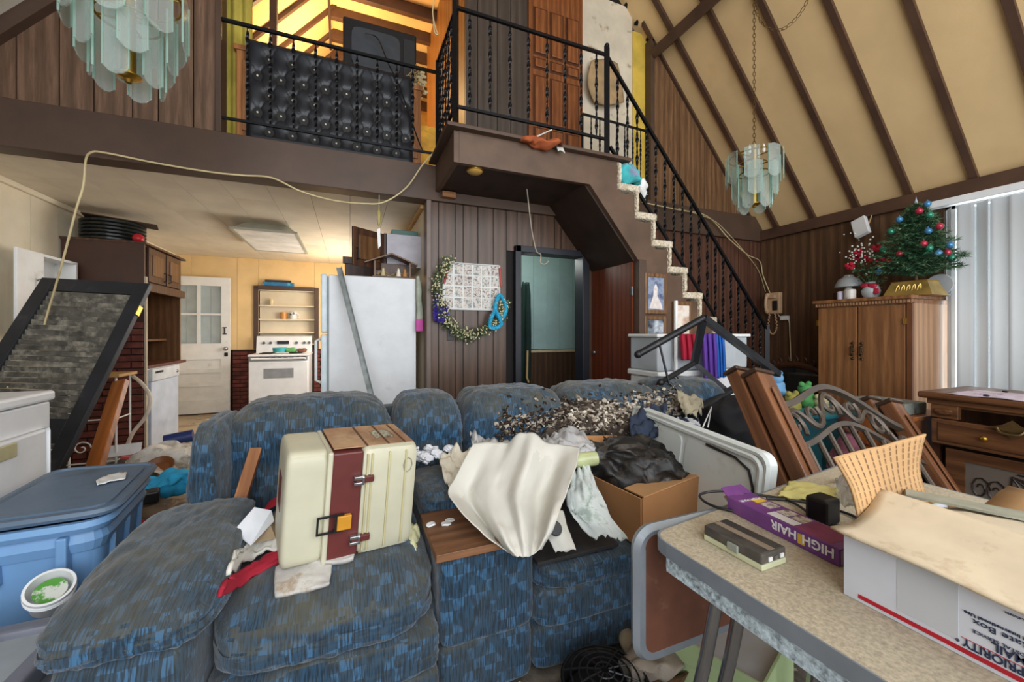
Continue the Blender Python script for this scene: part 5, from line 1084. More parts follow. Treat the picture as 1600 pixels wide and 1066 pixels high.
one('wooden_box', MB().bb(4.5, 4.75, 2.38, 2.48, Z, Z + .09, .004).bb(4.49, 4.5, 2.39, 2.47, Z + .03, Z + .06), m_kwood, 'small dark wooden box behind the lilac jar on the wardrobe', 'box')
vs = thing('rose_vase', 'clear glass vase of red roses with a red ribbon on the wardrobe', 'vase', (4.40, pX(1362, 460, 4.40).y, Z))
q = V((4.40, pX(1361, 460, 4.40).y, Z))
part('vase', MB().lathe([(0, 0), (.045, 0), (.065, .04), (.07, .07), (.05, .12), (.035, .13), (.045, .15), (.04, .15), (.03, .13), (.045, .11), (.06, .07), (0, .01)], 22, c=q), clear('vase_glass', '#dde4e4', .5, .05), vs, smooth=True)
rb = MB().tube([q + V((.04 * math.cos(a * PI / 8), .04 * math.sin(a * PI / 8), .128)) for a in range(16)], .012, 6, closed=True)
rb.soft(q + V((-.045, -.03, .11)), (.03, .07, .04), 2.5, 5).soft(q + V((-.045, .03, .12)), (.03, .06, .04), 2.5, 5).soft(q + V((-.05, -.06, .06)), (.012, .05, .06), 2.5, 5)
part('ribbon', rb, plain('red_ribbon', '#a5263c', .4), vs, smooth=True)
lv = MB()
for i, (px, py) in enumerate(((1329, 416), (1343, 395), (1359, 404), (1371, 387), (1376, 411), (1339, 402), (1386, 407))):
    p = pX(px, py, 4.36 + .03 * (i % 3)); ro = MB()
    part('flower_stem', MB().tube([q + V((0, 0, .1)), p], .004, 5), plain('stem_green', '#3e5a36', .7), vs)
    for k in range(9):
        a = k * 2.4; r = .006 + .0028 * k
        ro.soft(p + V((-.004 * k + .02, r * math.cos(a), r * math.sin(a))), (.02, .034, .034), 2.4, 4, lambda u, w: w + noise.noise_vector(w * 40 + V((k, i, 0))) * .006)
    part('rose', ro, plain('rose_red', '#a8182f', .6, var=.2), vs, smooth=True)
    for k in range(3): sprig(lv, q.lerp(p, .4 + .2 * k), .06, 6, .04)
tag(part('leaves', lv, plain('rose_leaf', '#46603c', .7, var=.25), vs), kind='stuff')
bb_ = MB()
for k in range(70): bb_.ball(pX(1345 + R.gauss(0, 12), 398 + R.gauss(0, 14), 4.36), R.uniform(.005, .009), 4)
tag(part('baby_breath', bb_, plain('white_blossom', '#d9d9d2', .8), vs, smooth=True), kind='stuff')
gp_ = thing('gold_planter', 'gold metal planter with embossed lettering under the small tree', 'planter', (4.42, pX(1425, 458, 4.42).y, Z))
yc = pX(1425, 455, 4.40).y; m_gold = plain('gold_metal', '#bfa05a', .35, .75, var=.15, sc=7)
q4 = lambda w, d, z: [(4.44 - d, yc - w, z), (4.44 + d, yc - w, z), (4.44 + d, yc + w, z), (4.44 - d, yc + w, z)]
part('body', MB().add(q4(.16, .13, Z) + q4(.115, .09, Z + .12) + q4(.125, .10, Z + .125), [(0, 1, 2, 3), (0, 4, 5, 1), (1, 5, 6, 2), (2, 6, 7, 3), (3, 7, 4, 0), (4, 8, 9, 5), (5, 9, 10, 6), (6, 10, 11, 7), (7, 11, 8, 4), (8, 11, 10, 9)]), m_gold, gp_)
em = MB()
for k in range(5): em.tube(cr([(4.315 + .012, yc + .08 - k * .035, Z + .03), (4.325, yc + .07 - k * .035, Z + .07), (4.335, yc + .06 - k * .035, Z + .09), (4.33, yc + .055 - k * .035, Z + .05)], 4), .004, 5)
part('embossing', em, m_gold, gp_)
tr = thing('christmas_tree', 'small green artificial christmas tree in a gold planter on the wardrobe', 'tree', (4.44, yc, Z + .12))
bt = V((4.44, yc - .01, Z + .1)); part('trunk', MB().tube([bt, bt + V((0, 0, .69))], [.012, .005], 8), plain('trunk_brown', '#4d3a28', .8), tr)
nd = MB(); nd2 = MB()
for i in range(150):
    f = (i + .5) / 150; z = .07 + .60 * f; Lb = (.28 * (1 - f) ** .75 + .035) * R.uniform(.8, 1.1); a = i * 2.4
    d = V((math.cos(a), math.sin(a), .25)).normalized(); o = bt + V((0, 0, z))
    if i in (3, 6, 9, 11): Lb *= 1.25
    n = int(30 * Lb / .2) + 10
    for k in range(n):
        s = (k + 1) / n; p = o + d * (Lb * s) + V((0, 0, -.03 * s * s))
        for j in range(4):
            w = (d * .6 + V((R.gauss(0, .6), R.gauss(0, .6), R.gauss(0, .6)))).normalized() * R.uniform(.03, .05); n_ = w.orthogonal().normalized() * .0032
            (nd if R.random() < .75 else nd2).add([p - n_, p + n_, p + w], [(0, 1, 2)])
tag(part('needles', nd, plain('needle_green', '#2c5a3f', .6, var=.25), tr), kind='stuff'); tag(part('frosted_needles', nd2, plain('needle_pale', '#7d9a72', .6), tr), kind='stuff')
part('topper', MB().lathe([(0, 0), (.012, .02), (.004, .05), (0, .075)], 8, c=bt + V((0, 0, .67))), clear('topper_glass', '#d5dfe4', .6), tr)
orn = [(1449, 319, 'b', 'blue ball ornament nearest the top of the small tree, at right'), (1436, 330, 'r', 'red ball ornament nearest the top of the small tree'), (1452, 336, 'g', 'pale green ball ornament below the topmost blue one'), (1405, 343, 'b', 'blue ball ornament at the upper left edge of the small tree'),
 (1468, 354, 'r', 'red ball ornament at the upper right edge of the small tree'), (1450, 361, 'b', 'blue ball ornament in the middle of the small tree'), (1392, 362, 'g', 'green ball ornament at the left edge of the small tree'), (1443, 381, 'r', 'red ball ornament beside a green one, lower middle of the tree'),
 (1452, 388, 'g', 'green ball ornament in the lower middle of the tree'), (1484, 383, 'b', 'blue ball ornament at the far right tip before the blinds'), (1405, 397, 'r', 'red ball ornament low on the left half of the tree'), (1466, 396, 'b', 'blue ball ornament low on the right half of the tree'),
 (1480, 395, 'r', 'red ball ornament at the lower right edge of the tree'), (1380, 389, 'g', 'green ball ornament on the branch reaching over the roses'), (1373, 425, 'b', 'blue ball ornament hanging lowest, over the glass vase'), (1487, 403, 'g', 'green ball ornament lowest at the right edge, before the blinds')]
oc = {'b': plain('blue_bauble', '#4a84b0', .15, .3), 'r': plain('red_bauble', '#b3354a', .15, .3), 'g': plain('green_bauble', '#2f7f66', .15, .3)}
for px, py, k, w_ in orn:
    p = pX(px, py, 4.30 if px not in (1484, 1487, 1480) else 4.40)
    ob = MB().ball(p, .026, 8).tube([p + V((0, 0, .022)), p + V((0, 0, .035))], .005, 6)
    one('ball_ornament', ob, oc[k], w_, 'ornament', 'ball ornaments on the small tree', smooth=True)
dc = thing('desk_clock', 'round clear dial on a stand behind the gold planter', 'clock', (4.6, pX(1466, 450, 4.6).y, Z))
q = pX(1468, 446, 4.62); part('dial', MB().lathe([(0, .01), (.085, .01), (.09, 0), (.085, -.01), (0, -.01)], 28, Matrix.Translation((4.62, q.y, Z + .095)) @ Matrix.Rotation(PI / 2, 4, 'Y')), clear('dial_glass', '#c9ccd0', .6, .1), dc, smooth=True)
part('stand', MB().bb(4.58, 4.66, q.y - .06, q.y + .06, Z, Z + .012), m_chrome, dc)
# ------------------------------------------------------------------ desk and chest at right
m_desk = wood('desk_wood', '#4f2f1c', '#7c5333', 7, .07, .38, True); m_desk2 = wood('desk_side_wood', '#3d2416', '#5d3a24', 7, .07, .4)
dk = thing('writing_desk', 'brown wooden desk with a half open drawer under the vertical blinds', 'desk', (3.6, .85, 0))
DX, DY0, DY1 = 3.36, -.25, 1.30
part('top', MB().bb(DX - .06, DX + .56, DY0, DY1 + .05, .815, .855, .012), m_desk, dk); part('top_molding', MB().bb(DX - .02, DX + .54, DY0, DY1 + .02, .78, .815, .006), m_desk, dk)
part('side', MB().bb(DX, DX + .54, DY1 - .03, DY1, .0, .78), m_desk2, dk); part('back', MB().bb(DX + .5, DX + .54, DY0, DY1 - .03, .02, .78), m_desk2, dk)
part('frieze', MB().bb(DX - .02, DX + .02, DY1 - .12, DY1, .70, .78, .004), m_desk, dk); part('carving', MB().soft((DX - .025, DY1 - .06, .74), (.02, .08, .04), 2.5, 6, lambda u, w: w + noise.noise_vector(w * 60) * .006), m_desk, dk, smooth=True)
part('drawer_rail', MB().bb(DX + .01, DX + .03, DY0, DY1 - .03, .765, .78), m_desk, dk)
dw_ = part('drawer', MB().bb(DX - .07, DX - .045, DY0 + .03, DY1 - .02, .55, .70, .008), m_desk, dk)
for a, c in ((DY1 - .41, DY1 - .05), (.30, DY1 - .45)): part('drawer_panel', MB().bb(DX - .076, DX - .066, a, c, .57, .685, .006), m_desk, dw_)
part('knob', MB().ball((DX - .10, DY1 - .25, .63), .016, 6), m_brass, dw_, smooth=True)
q = pX(1582, 672, DX - .08); pl = MB()
for k in range(4):
    w_, h_ = (.085, .035) if k == 0 else ((.06, .05) if k == 1 else ((.035, .03), (.09, .012))[k - 2])
    pl.prism([(DX - .082 - .004 * k, q.y - w_, q.z), (DX - .082 - .004 * k, q.y, q.z - h_), (DX - .082 - .004 * k, q.y + w_, q.z), (DX - .082 - .004 * k, q.y, q.z + h_)], (.004, 0, 0))
pl.tube(cr([(DX - .10, q.y - .05, q.z + .005), (DX - .115, q.y - .03, q.z - .02), (DX - .115, q.y + .03, q.z - .02), (DX - .10, q.y + .05, q.z + .005)], 5), .006, 6)
part('drawer_pull', pl, plain('antique_brass', '#6d5838', .4, .7), dw_, smooth=True)
part('drawer_bottom', MB().bb(DX - .045, DX + .45, DY0 + .05, DY1 - .04, .56, .57), m_desk2, dk)
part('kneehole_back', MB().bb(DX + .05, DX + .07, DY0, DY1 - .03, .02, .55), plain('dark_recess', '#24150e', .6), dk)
gd_ = part('glass_door', MB().bb(DX - .0, DX + .03, .70, .76, .06, .52).bb(DX, DX + .03, 1.16, 1.24, .06, .52).bb(DX, DX + .03, .76, 1.16, .46, .52).bb(DX, DX + .03, .76, 1.16, .06, .11), m_desk, dk)
part('pane', MB().bb(DX + .012, DX + .018, .76, 1.16, .11, .46), clear('etched_glass', '#b7a89a', .3, .15), gd_)
et = MB(); X_ = DX + .008
def etl(*pts): et.tube([(X_, DY1 - .14 - .40 * a, .11 + .35 * b) for a, b in pts], .004, 4)
etl((.5, .05), (.95, .05), (.95, .95), (.5, .95)); etl((.55, .85), (.75, .72), (.8, .5), (.78, .05)); etl((.6, .9), (.9, .6), (.9, .05)); etl((.55, .78), (.68, .66), (.7, .05)); etl((.55, .5), (.95, .5)); etl((.55, .3), (.95, .3))
for a in (.2, .35, .5, .65, .8): etl((.45, .9), (.45 + .35 * math.cos(a * 2), .9 - .2 * math.sin(a * 2)))
for a in (.15, .3): etl(*[(a + .1 * math.cos(k * .7) * (1 - k / 18), .6 + .2 * math.sin(k * .7) * (1 - k / 18)) for k in range(14)])
part('etching', et, plain('dark_lead', '#2b1d14', .4), gd_)
part('lower_panel', MB().bb(DX - .01, DX + .03, .05, .66, .06, .50, .006), m_desk, dk); part('lower_panel', MB().bb(DX - .02, DX - .008, .12, .60, .12, .44, .008), m_desk, dk)
one('red_folder', MB().bb(DX + .035, DX + .045, .78, 1.0, .10, .22), m_red, 'red object behind the etched glass of the desk door', 'folder')
sheet('newspaper', [[V((DX - .055, y, .858 + (.0 if x_ else .0))) + V((x_, 0, 0)) for y in (1.22, .95, .7, .45, .2)] for x_ in (0.0, .1, .2, .34)], plain('lilac_paper', '#c7b9c6', .7, var=.1, sc=12, stain='#8d5d8a', slo=.6, shi=.64, ssc=9), 'rumpled purple and white printed paper lying on the desk top', 'paper', 24, 16, .012, 5)
for i, (px, py, m_, lb) in enumerate(((1571, 612, m_blackp, 'tiny black clip on the paper, on the desk top'), (1541, 618, plain('navy_bit', '#1f2433', .5), 'small navy scrap on the purple paper'))):
    q = pZ(px, py, .87); one('desk_clip', MB().soft(q, (.02, .025, .012), 3, 4), m_, lb, 'clip', smooth=True)
sc_ = thing('small_chest', 'small orange wood chest of drawers left of the desk', 'chest', (3.42, 1.52, 0))
m_or = wood('orange_wood', '#7f4620', '#ad6a35', 8, .07, .35)
part('carcass', MB().bb(3.30, 3.72, 1.37, 1.67, .02, .66, .004), m_or, sc_); part('top', MB().bb(3.27, 3.74, 1.35, 1.69, .66, .685, .005), m_or, sc_)
for z in (.05, .25, .45):
    d_ = part('drawer', MB().bb(3.285, 3.302, 1.385, 1.655, z, z + .185, .005), m_or, sc_); part('knob', MB().ball((3.27, 1.50, z + .10), .015, 6), m_blackp, d_, smooth=True)
one('gray_box', MB().bb(3.29, 3.55, 1.40, 1.72, .686, .76, .006), plain('gray_box_lid', '#7c8079', .5, stain='#3a3c38', slo=.5, shi=.56), 'gray and black box on top of the small orange chest', 'box')
# ------------------------------------------------------------------ table
m_lam = plain('speckled_laminate', '#b3a791', .45, var=.12, sc=160, stain='#8f7a5c', slo=.58, shi=.85, ssc=4)
m_edge2 = plain('aluminum_edge', '#8f969e', .4, .35)
m_apron = plain('speckled_apron', '#a9b7bf', .5, var=.35, sc=110)
tbx = thing('kitchen_table', 'gray speckled laminate table with metal edge and chrome legs in the right foreground', 'table', (1.15, .2, 0))
Q = [V((.655, .735, 0)), V((.70, -.6, 0)), V((1.66, -.6, 0)), V((1.66, .87, 0))]
def rounded(poly, r, n=5):
    o = []
    for i in range(len(poly)):
        p, a, c = poly[i], poly[i - 1], poly[(i + 1) % len(poly)]
        u_, v_ = (a - p).normalized() * r, (c - p).normalized() * r
        for k in range(n + 1):
            f = k / n; o.append(p + u_ * (1 - f) ** 2 + v_ * f ** 2)
    return o
out = rounded(Q, .05); at_z = lambda pts, z: [V((p.x, p.y, z)) for p in pts]
part('table_top', MB().prism(at_z(out, .722), (0, 0, .028)), m_lam, tbx)
cen = V((1.16, .12, 0)); ring = [p + (p - cen).normalized() * .006 for p in out]
rg = MB(); n = len(ring)
rg.add(at_z(ring, .719) + at_z(ring, .7505) + at_z(out, .7505) + at_z(out, .719), [((i), (i + 1) % n, n + (i + 1) % n, n + i) for i in range(n)] + [(n + i, n + (i + 1) % n, 2 * n + (i + 1) % n, 2 * n + i) for i in range(n)] + [(3 * n + i, 3 * n + (i + 1) % n, (i + 1) % n, i) for i in range(n)])
part('edge_band', rg, m_edge2, tbx)
inn = [V((.675, .70, 0)), V((.72, -.57, 0)), V((1.63, -.57, 0)), V((1.63, .83, 0))]
for a, c in zip(inn, inn[1:] + inn[:1]):
    a, c = V((a.x, a.y, .68)), V((c.x, c.y, .68)); part('apron', wall(a, c, V((0, 0, .042)), .012), m_apron, tbx)
lf_ = part('drop_leaf', MB().prism([(x, .775, z) for x, _, z in rrect(.66, 1.60, .42, .725, .04)], (0, .026, 0)), plain('leaf_underside', '#6d4432', .6, var=.12, sc=8, stain='#8a6a58', slo=.62, shi=.8, ssc=7), tbx)
part('leaf_edge', MB().tube([(x, .79, z) for x, _, z in rrect(.66, 1.60, .42, .725, .04)], .018, 6, closed=True), m_edge2, lf_, smooth=True)
for (x, y, dx, dy) in ((.74, .62, -.05, .12), (.79, .60, -.03, .13), (1.30, .72, -.02, .06), (1.36, .70, .02, .06), (.79, -.45, -.03, -.1), (1.55, -.45, .05, -.1)):
    part('leg', MB().tube([(x, y, .70), (x + dx * .25, y + dy * .25, .5), (x + dx, y + dy, .0)], .0135, 10), m_chrome, tbx, smooth=True)
# hair crimper box, tape recorder, adapter
m_purp = plain('purple_print', '#6f3f80', .35, var=.1, sc=10, stain='#8a4a86', slo=.5, shi=.7)
hx = thing('hair_box', 'long purple printed carton with white upside down lettering lying on the table', 'box', M=frame((.905, .487, .7505), V((.02, .30, 0)), (0, 0, 1)))
kw = dict(world=False)
part('carton', MB().bb(0, .27, -.085, 0, 0, .036, .002).prism([(.27, -.085, .036), (.27, 0, .036), (.30, -.01, .046), (.30, -.08, .046)], (0, 0, .002)), m_purp, hx, **kw)
def text(parent, s, M, size, mat, name='lettering', ext=.0004, bold=0, width=None):
    cu = bpy.data.curves.new(name, 'FONT'); cu.body = s; cu.size = size; cu.extrude = ext; cu.offset = bold; cu.align_x = 'LEFT'
    tmp = bpy.data.objects.new('tmp', cu); me = bpy.data.meshes.new_from_object(tmp); bpy.data.objects.remove(tmp); bpy.data.curves.remove(cu)
    if width: k_ = width / max(v.co.x for v in me.vertices); me.transform(Matrix.Diagonal((k_, 1, 1, 1)))
    me.materials.clear(); me.materials.append(mat); o = bpy.data.objects.new(name, me); COL.objects.link(o); o.parent = parent; o.matrix_basis = M; return o
m_wp = plain('white_print', '#e3e1e4', .5); m_yp = plain('yellow_print', '#d6b23f', .5); m_navy = plain('navy_print', '#26324f', .5); m_rp = plain('red_print', '#b3202f', .5)
# front face looks toward local +y?  (x along +Y world, z up, y = z x x = -X world): faces the camera side
LT = lambda x, z: Matrix.Translation((x, .0008, z)) @ Matrix(((1, 0, 0, 0), (0, 0, 1, 0), (0, -1, 0, 0), (0, 0, 0, 1)))
text(hx, 'HIGH', LT(.008, .031), .027, m_wp, bold=.0006); text(hx, 'HAIR', LT(.085, .031), .027, m_wp, bold=.0006)
part('yellow_patch', MB().bb(.068, .083, 0, .0008, .008, .03), m_yp, hx, **kw)
part('end_label', MB().bb(-.0008, 0, -.08, -.005, .004, .032), plain('lilac_label', '#a58aa5', .5), hx, **kw)
for i in range(6): part('bar_line', MB().bb(-.0014, 0, -.07 + i * .004, -.068 + i * .004, .006, .03), m_blackp, hx, **kw)
for a, c, m_ in ((.10, .13, m_wp), (.135, .165, m_wp), (.18, .21, m_wp), (.215, .235, m_yp)): part('picture_print', MB().bb(a, c, -.075, -.04, .036, .0366), m_ph[0] if m_ is m_wp else m_, hx, **kw)
part('picture_print', MB().bb(.10, .165, -.036, -.010, .036, .0366), m_wp, hx, **kw); text(hx, 'HIGH HAIR', Matrix.Translation((.24, -.075, .0366)) @ Matrix.Rotation(PI / 2, 4, 'Z'), .014, m_wp)
part('picture_print', MB().bb(.02, .095, -.078, -.006, .036, .0364), plain('magenta_print', '#8a3d66', .4, var=.15, sc=20), hx, **kw)
part('torn_flap', MB().prism([(.27, -.07, .01), (.27, -.02, .0), (.30, -.02, .02), (.31, -.06, .03)], (0, 0, .002)), plain('torn_card', '#c9b59c', .8), hx, **kw)
M = frame((.755, .527, .7505), V((.0, .14, 0)), (0, 0, 1)) ; vr = thing('tape_recorder', 'flat black and cream electronic box lying on the table before the purple carton', 'recorder', M=frame((.748, .535, .7505), V((-.005, .145, 0)), (0, 0, 1)))
part('base', MB().bb(0, .135, -.075, 0, 0, .012, .002), plain('cream_base', '#bdbf9d', .5), vr, **kw); part('case', MB().bb(0, .135, -.075, .0, .012, .034, .004), plain('dusty_black_case', '#353332', .5, stain='#6e675d', slo=.5, shi=.8), vr, **kw)
part('label_strip', MB().bb(.004, .13, -.045, -.028, .034, .0346), plain('tan_label', '#8c7c6b', .5), vr, **kw); part('front_latch', MB().bb(.05, .075, -.002, .004, .010, .026, .002), plain('latch_gray', '#8a8f86', .4), vr, **kw)
for i in range(3): part('button', MB().bb(-.002, .0, -.065 + i * .018, -.055 + i * .018, .016, .024), m_whitep if i != 1 else m_chrome, vr, **kw)
ad = thing('power_adapter', 'black plug-in power adapter with coiled thin cord on the table', 'adapter', (1.09, .62, .7505))
part('body', MB().bb(1.055, 1.115, .595, .645, .7505, .815, .008), m_blackp, ad); part('cable', MB().tube(cr([(1.08, .645, .76), (1.12, .74, .755), (1.02, .84, .755), (.93, .85, .755), (.90, .78, .756), (.96, .70, .755), (1.02, .66, .755), (1.10, .58, .755), (1.18, .60, .755), (1.16, .70, .755), (1.08, .76, .756)], 8), .0035, 6), m_blackp, ad, smooth=True)
m_yel = plain('yellow_paper', '#d6cd84', .7, var=.05)
sheet('yellow_paper', [[pZ(1215, 775, .754), pZ(1255, 782, .756), pZ(1300, 790, .754)], [pZ(1225, 762, .760), pZ(1265, 768, .772), pZ(1308, 775, .76)], [pZ(1235, 752, .754), pZ(1275, 757, .758), pZ(1310, 765, .754)]], m_yel, 'crumpled yellow paper on the table behind the black adapter', 'paper', 14, 12, .008)
sheet('bubble_wrap', [[pZ(1308, 790, .76), pZ(1322, 790, .80), pZ(1336, 790, .83)], [pZ(1305, 765, .76), pZ(1320, 760, .80), pZ(1336, 760, .83)], [pZ(1310, 745, .76), pZ(1322, 742, .79), pZ(1336, 745, .82)]], m_film, 'clear plastic wrap bunched left of the standing cardboard flap', 'wrap', 14, 14, .02)
one('glass_rod', MB().bb(-.06, .06, -.006, .006, 0, .008, M=Matrix.Translation((1.0, .47, .7508)) @ Matrix.Rotation(.5, 4, 'Z')), plain('pale_green_strip', '#a9b0a0', .3), 'pale green strip on the table between the purple carton and the white carton', 'strip')
# postal carton
m_pw = plain('white_carton', '#cfd3dc', .55, var=.03, stain='#b5b8bd', slo=.62, shi=.8); m_in = plain('kraft_inside', '#b08a5e', .85, var=.06)
pb = thing('postal_carton', 'white postal carton with a red stripe, upside down printing and stained flaps on the table', 'box', (1.0, .1, .75))
X0, X1, Y0, Y1, Z0, Z1 = .822, 1.18, -.25, .435, .7508, .862
for q in ((X0, X0 + .005, Y0, Y1, Z0, Z1), (X1 - .005, X1, Y0, Y1, Z0, Z1), (X0 + .005, X1 - .005, Y1 - .005, Y1, Z0, Z1), (X0 + .005, X1 - .005, Y0, Y0 + .005, Z0, Z1), (X0 + .005, X1 - .005, Y0 + .005, Y1 - .005, Z0, Z0 + .005)): part('side', MB().bb(*q), m_pw, pb)
part('liner', MB().bb(X0 + .0055, X0 + .007, Y0 + .006, Y1 - .006, Z0 + .006, Z1).bb(X1 - .007, X1 - .0055, Y0 + .006, Y1 - .006, Z0 + .006, Z1), m_in, pb)
m_st = plain('stained_flap', '#cdbda2', .85, var=.07, sc=7, stain='#94714c', slo=.54, shi=.76, ssc=9)
fl = patch([[V((X0 - .018 - .01 * math.sin(f * 9), Y1 + .012 - f * .70, Z1 + .006 - .012 * math.sin(f * 2.5))) for f in (0, .25, .5, .75, 1)], [V((X0 + .05, Y1 - f * .70, Z1 + .014)) for f in (0, .25, .5, .75, 1)], [V((X0 + .15, Y1 + .02 - f * .66, Z1 + .028 + .02 * (1 - f))) for f in (0, .25, .5, .75, 1)]], 24, 10, .006, 3)
part('flap', fl, m_st, pb, smooth=True, solid=.004)
ef = patch([[V((X0 + .055 + .24 * f, Y1 + .004, Z1)) for f in (0, .5, 1)], [V((X0 + .06 + .24 * f, Y1 + .02, Z1 + .06 + .012 * f)) for f in (0, .5, 1)], [V((X0 + .05 + .25 * f, Y1 + .01 + .035 * (1 - f), Z1 + .115 + .03 * f)) for f in (0, .5, 1)]], 10, 10, .003, 3)
e_ = part('end_flap', ef, m_in, pb, smooth=True, solid=.004)
fine = patch([[V((X0 + .055 + .24 * f, Y1 + .0005, Z1)) for f in (0, .5, 1)], [V((X0 + .06 + .24 * f, Y1 + .0165, Z1 + .06 + .012 * f)) for f in (0, .5, 1)], [V((X0 + .05 + .25 * f, Y1 + .0065 + .035 * (1 - f), Z1 + .115 + .03 * f)) for f in (0, .5, 1)]], 150, 60, .003, 3)
tx = MB(); tx.add(fine.v, [fc for i, fc in enumerate(fine.f) if (i % 150) % 10 == 5 and (i // 150) % 5 != 0 and 2 < i // 150 < 57])
tag(part('print_lines', tx, plain('kraft_print', '#5e4630', .8), e_), kind='stuff')
of = patch([[V((X1 - .02, Y1 - .05 - f * .5, Z1)) for f in (0, .5, 1)], [V((X1 + .08, Y1 - .05 - f * .5, Z1 + .02)) for f in (0, .5, 1)], [V((X1 + .16, Y1 - .04 - f * .5, Z1 + .02)) for f in (0, .5, 1)]], 8, 8, .004, 3)
part('flap', of, m_in, pb, smooth=True, solid=.004)
part('red_stripe', MB().bb(X0 - .0008, X0, Y0, Y1 - .022, Z0 + .006, Z0 + .013), m_rp, pb)
BT = lambda y, z: wm(pb).inverted() @ Matrix.Translation((X0 - .001, y, z)) @ Matrix(((0, 0, -1, 0), (1, 0, 0, 0), (0, -1, 0, 0), (0, 0, 0, 1)))
for s, y, z, h in (('PRIORITY', .163, .807, .034), ('MAIL', .165, .823, .026)): pass
for st_, ye, z_, sz_, wd_, bo_ in (('PRIORITY', .286, .7776, .0155, .058, .0003), ('MAIL', .2575, .7922, .0155, .032, .0003), ('UNITED STATES POSTAL SERVICE', .2755, .7975, .0062, .105, 0), ('Flat Rate Box', .2755, .8125, .0115, .078, 0), ('Domestic and International Use', .284, .8195, .0064, .097, .0001), ('usps.com', .245, .843, .006, .03, 0), ('\u00ae', .2925, .7735, .006, .004, 0)):
    text(pb, st_, BT(ye - wd_, z_), sz_, m_navy, bold=bo_, width=wd_)
part('thin_rule', MB().bb(X0 - .0008, X0, .03, .287, .7783, .7790), m_rp, pb)
part('tape', MB().bb(X0 - .0006, X0, .29, .36, Z0 + .02, Z1 - .002), plain('glossy_tape', '#c3c7cc', .15, var=.02), pb)
m_pap = plain('stained_paper', '#cdbfa6', .8, var=.05, stain='#9c8560', slo=.58, shi=.78)
sheet('stained_paper', [[V((.985 + .16 * f, .40 - .05 * f, .892 - .01 * f)) for f in (0, .5, 1)], [V((.99 + .16 * f, .28 - .05 * f, .895)) for f in (0, .5, 1)], [V((1.0 + .15 * f, .12 - .05 * f, .885)) for f in (0, .5, 1)]], m_pap, 'stained paper sheet lying in the white carton behind its flap', 'paper', 12, 12, .006)
one('weathered_strip', MB().bb(-.15, .15, -.022, .022, 0, .004, M=Matrix.Translation((1.09, .30, .898)) @ Matrix.Rotation(-1.15, 4, 'Z')), plain('weathered_slat', '#8f8f80', .7, var=.15, sc=14), 'gray weathered strip lying across the open white carton', 'strip')
sheet('ruled_card', [[V((.95 + .12 * f, .13 - .3 * f, .905)) for f in (0, .5, 1)], [V((1.03 + .12 * f, .17 - .3 * f, .915)) for f in (0, .5, 1)], [V((1.12 + .12 * f, .19 - .3 * f, .912)) for f in (0, .5, 1)]], plain('ruled_card', '#c0a987', .8, var=.12, sc=30), 'ribbed tan card at the right over the white carton', 'card', 10, 10, .004)
sheet('yellow_glove', [[pD(1430, 785, .95), pD(1455, 782, .97), pD(1484, 776, .99)], [pD(1428, 797, .92), pD(1455, 797, .93), pD(1480, 795, .94)], [pD(1434, 802, .9), pD(1455, 803, .9), pD(1478, 800, .92)]], plain('mustard_plastic', '#b58a2b', .5, var=.2), 'crumpled mustard yellow wrapper at the back of the white carton', 'wrapper', 14, 10, .014, 6)
sheet('white_wrapper', [[pD(1398, 798, .87), pD(1412, 782, .89), pD(1422, 778, .9)], [pD(1394, 805, .85), pD(1410, 800, .86), pD(1426, 798, .87)]], m_whitep, 'small white wrapper beside the mustard wrapper in the carton', 'wrapper', 8, 8, .008)
# ------------------------------------------------------------------ left foreground
dy = thing('clothes_dryer', 'white clothes dryer with recessed door at the left edge', 'dryer', (-1.66, 2.2, 0))
part('body', MB().bb(-1.98, -1.30, 1.84, 2.54, .02, .90, .008), m_white, dy); part('top', MB().bb(-2.0, -1.285, 1.83, 2.55, .905, .95, .012), m_white, dy)
d_ = part('door', MB().bb(-1.30, -1.286, 1.86, 2.50, .22, .79, .02), m_white, dy)
q = pX(8, 708, -1.285); part('pull_plate', MB().bb(-1.287, -1.279, q.y - .06, q.y + .055, q.z - .03, q.z + .03, .004), plain('cream_pull', '#b9b088', .4), d_)
part('console', MB().bb(-2.0, -1.85, 1.84, 2.54, .95, 1.0, .01), m_white, dy)
m_bl = plain('blue_tote_plastic', '#6f98c4', .42, var=.04, sc=3); m_lidb = plain('gray_blue_lid', '#5d7085', .45, var=.08, sc=3, stain='#4b4f50', slo=.55, shi=.75, ssc=3)
tt = thing('blue_tote', 'large blue plastic tote with a dusty gray blue lid askew in the left foreground', 'tote', (-1.05, 2.08, 0))
A0, B0, C0, D0 = V((-1.18, 1.80, .56)), V((-.80, 1.82, .56)), V((-.86, 2.32, .56)), V((-1.21, 2.36, .56))
def shr(q, z, k): c = V((-1.01, 2.07, 0)); return V((c.x + (q.x - c.x) * k, c.y + (q.y - c.y) * k, z))
ro_ = rounded([A0, B0, C0, D0], .07); n = len(ro_)
bd = MB(); lo = [shr(p, .0, .80) for p in ro_]; hi = [shr(p, .56, 1) for p in ro_]; inn_ = [shr(p, .56, .965) for p in ro_]
bd.add(lo + hi + inn_ + [shr(p, .03, .78) for p in ro_], [tuple(range(n - 1, -1, -1)) if False else tuple(range(n))] + [(i, (i + 1) % n, n + (i + 1) % n, n + i) for i in range(n)] + [(n + i, n + (i + 1) % n, 2 * n + (i + 1) % n, 2 * n + i) for i in range(n)] + [(2 * n + i, 2 * n + (i + 1) % n, 3 * n + (i + 1) % n, 3 * n + i) for i in range(n)])
part('body', bd, m_bl, tt, smooth=True, ang=50)
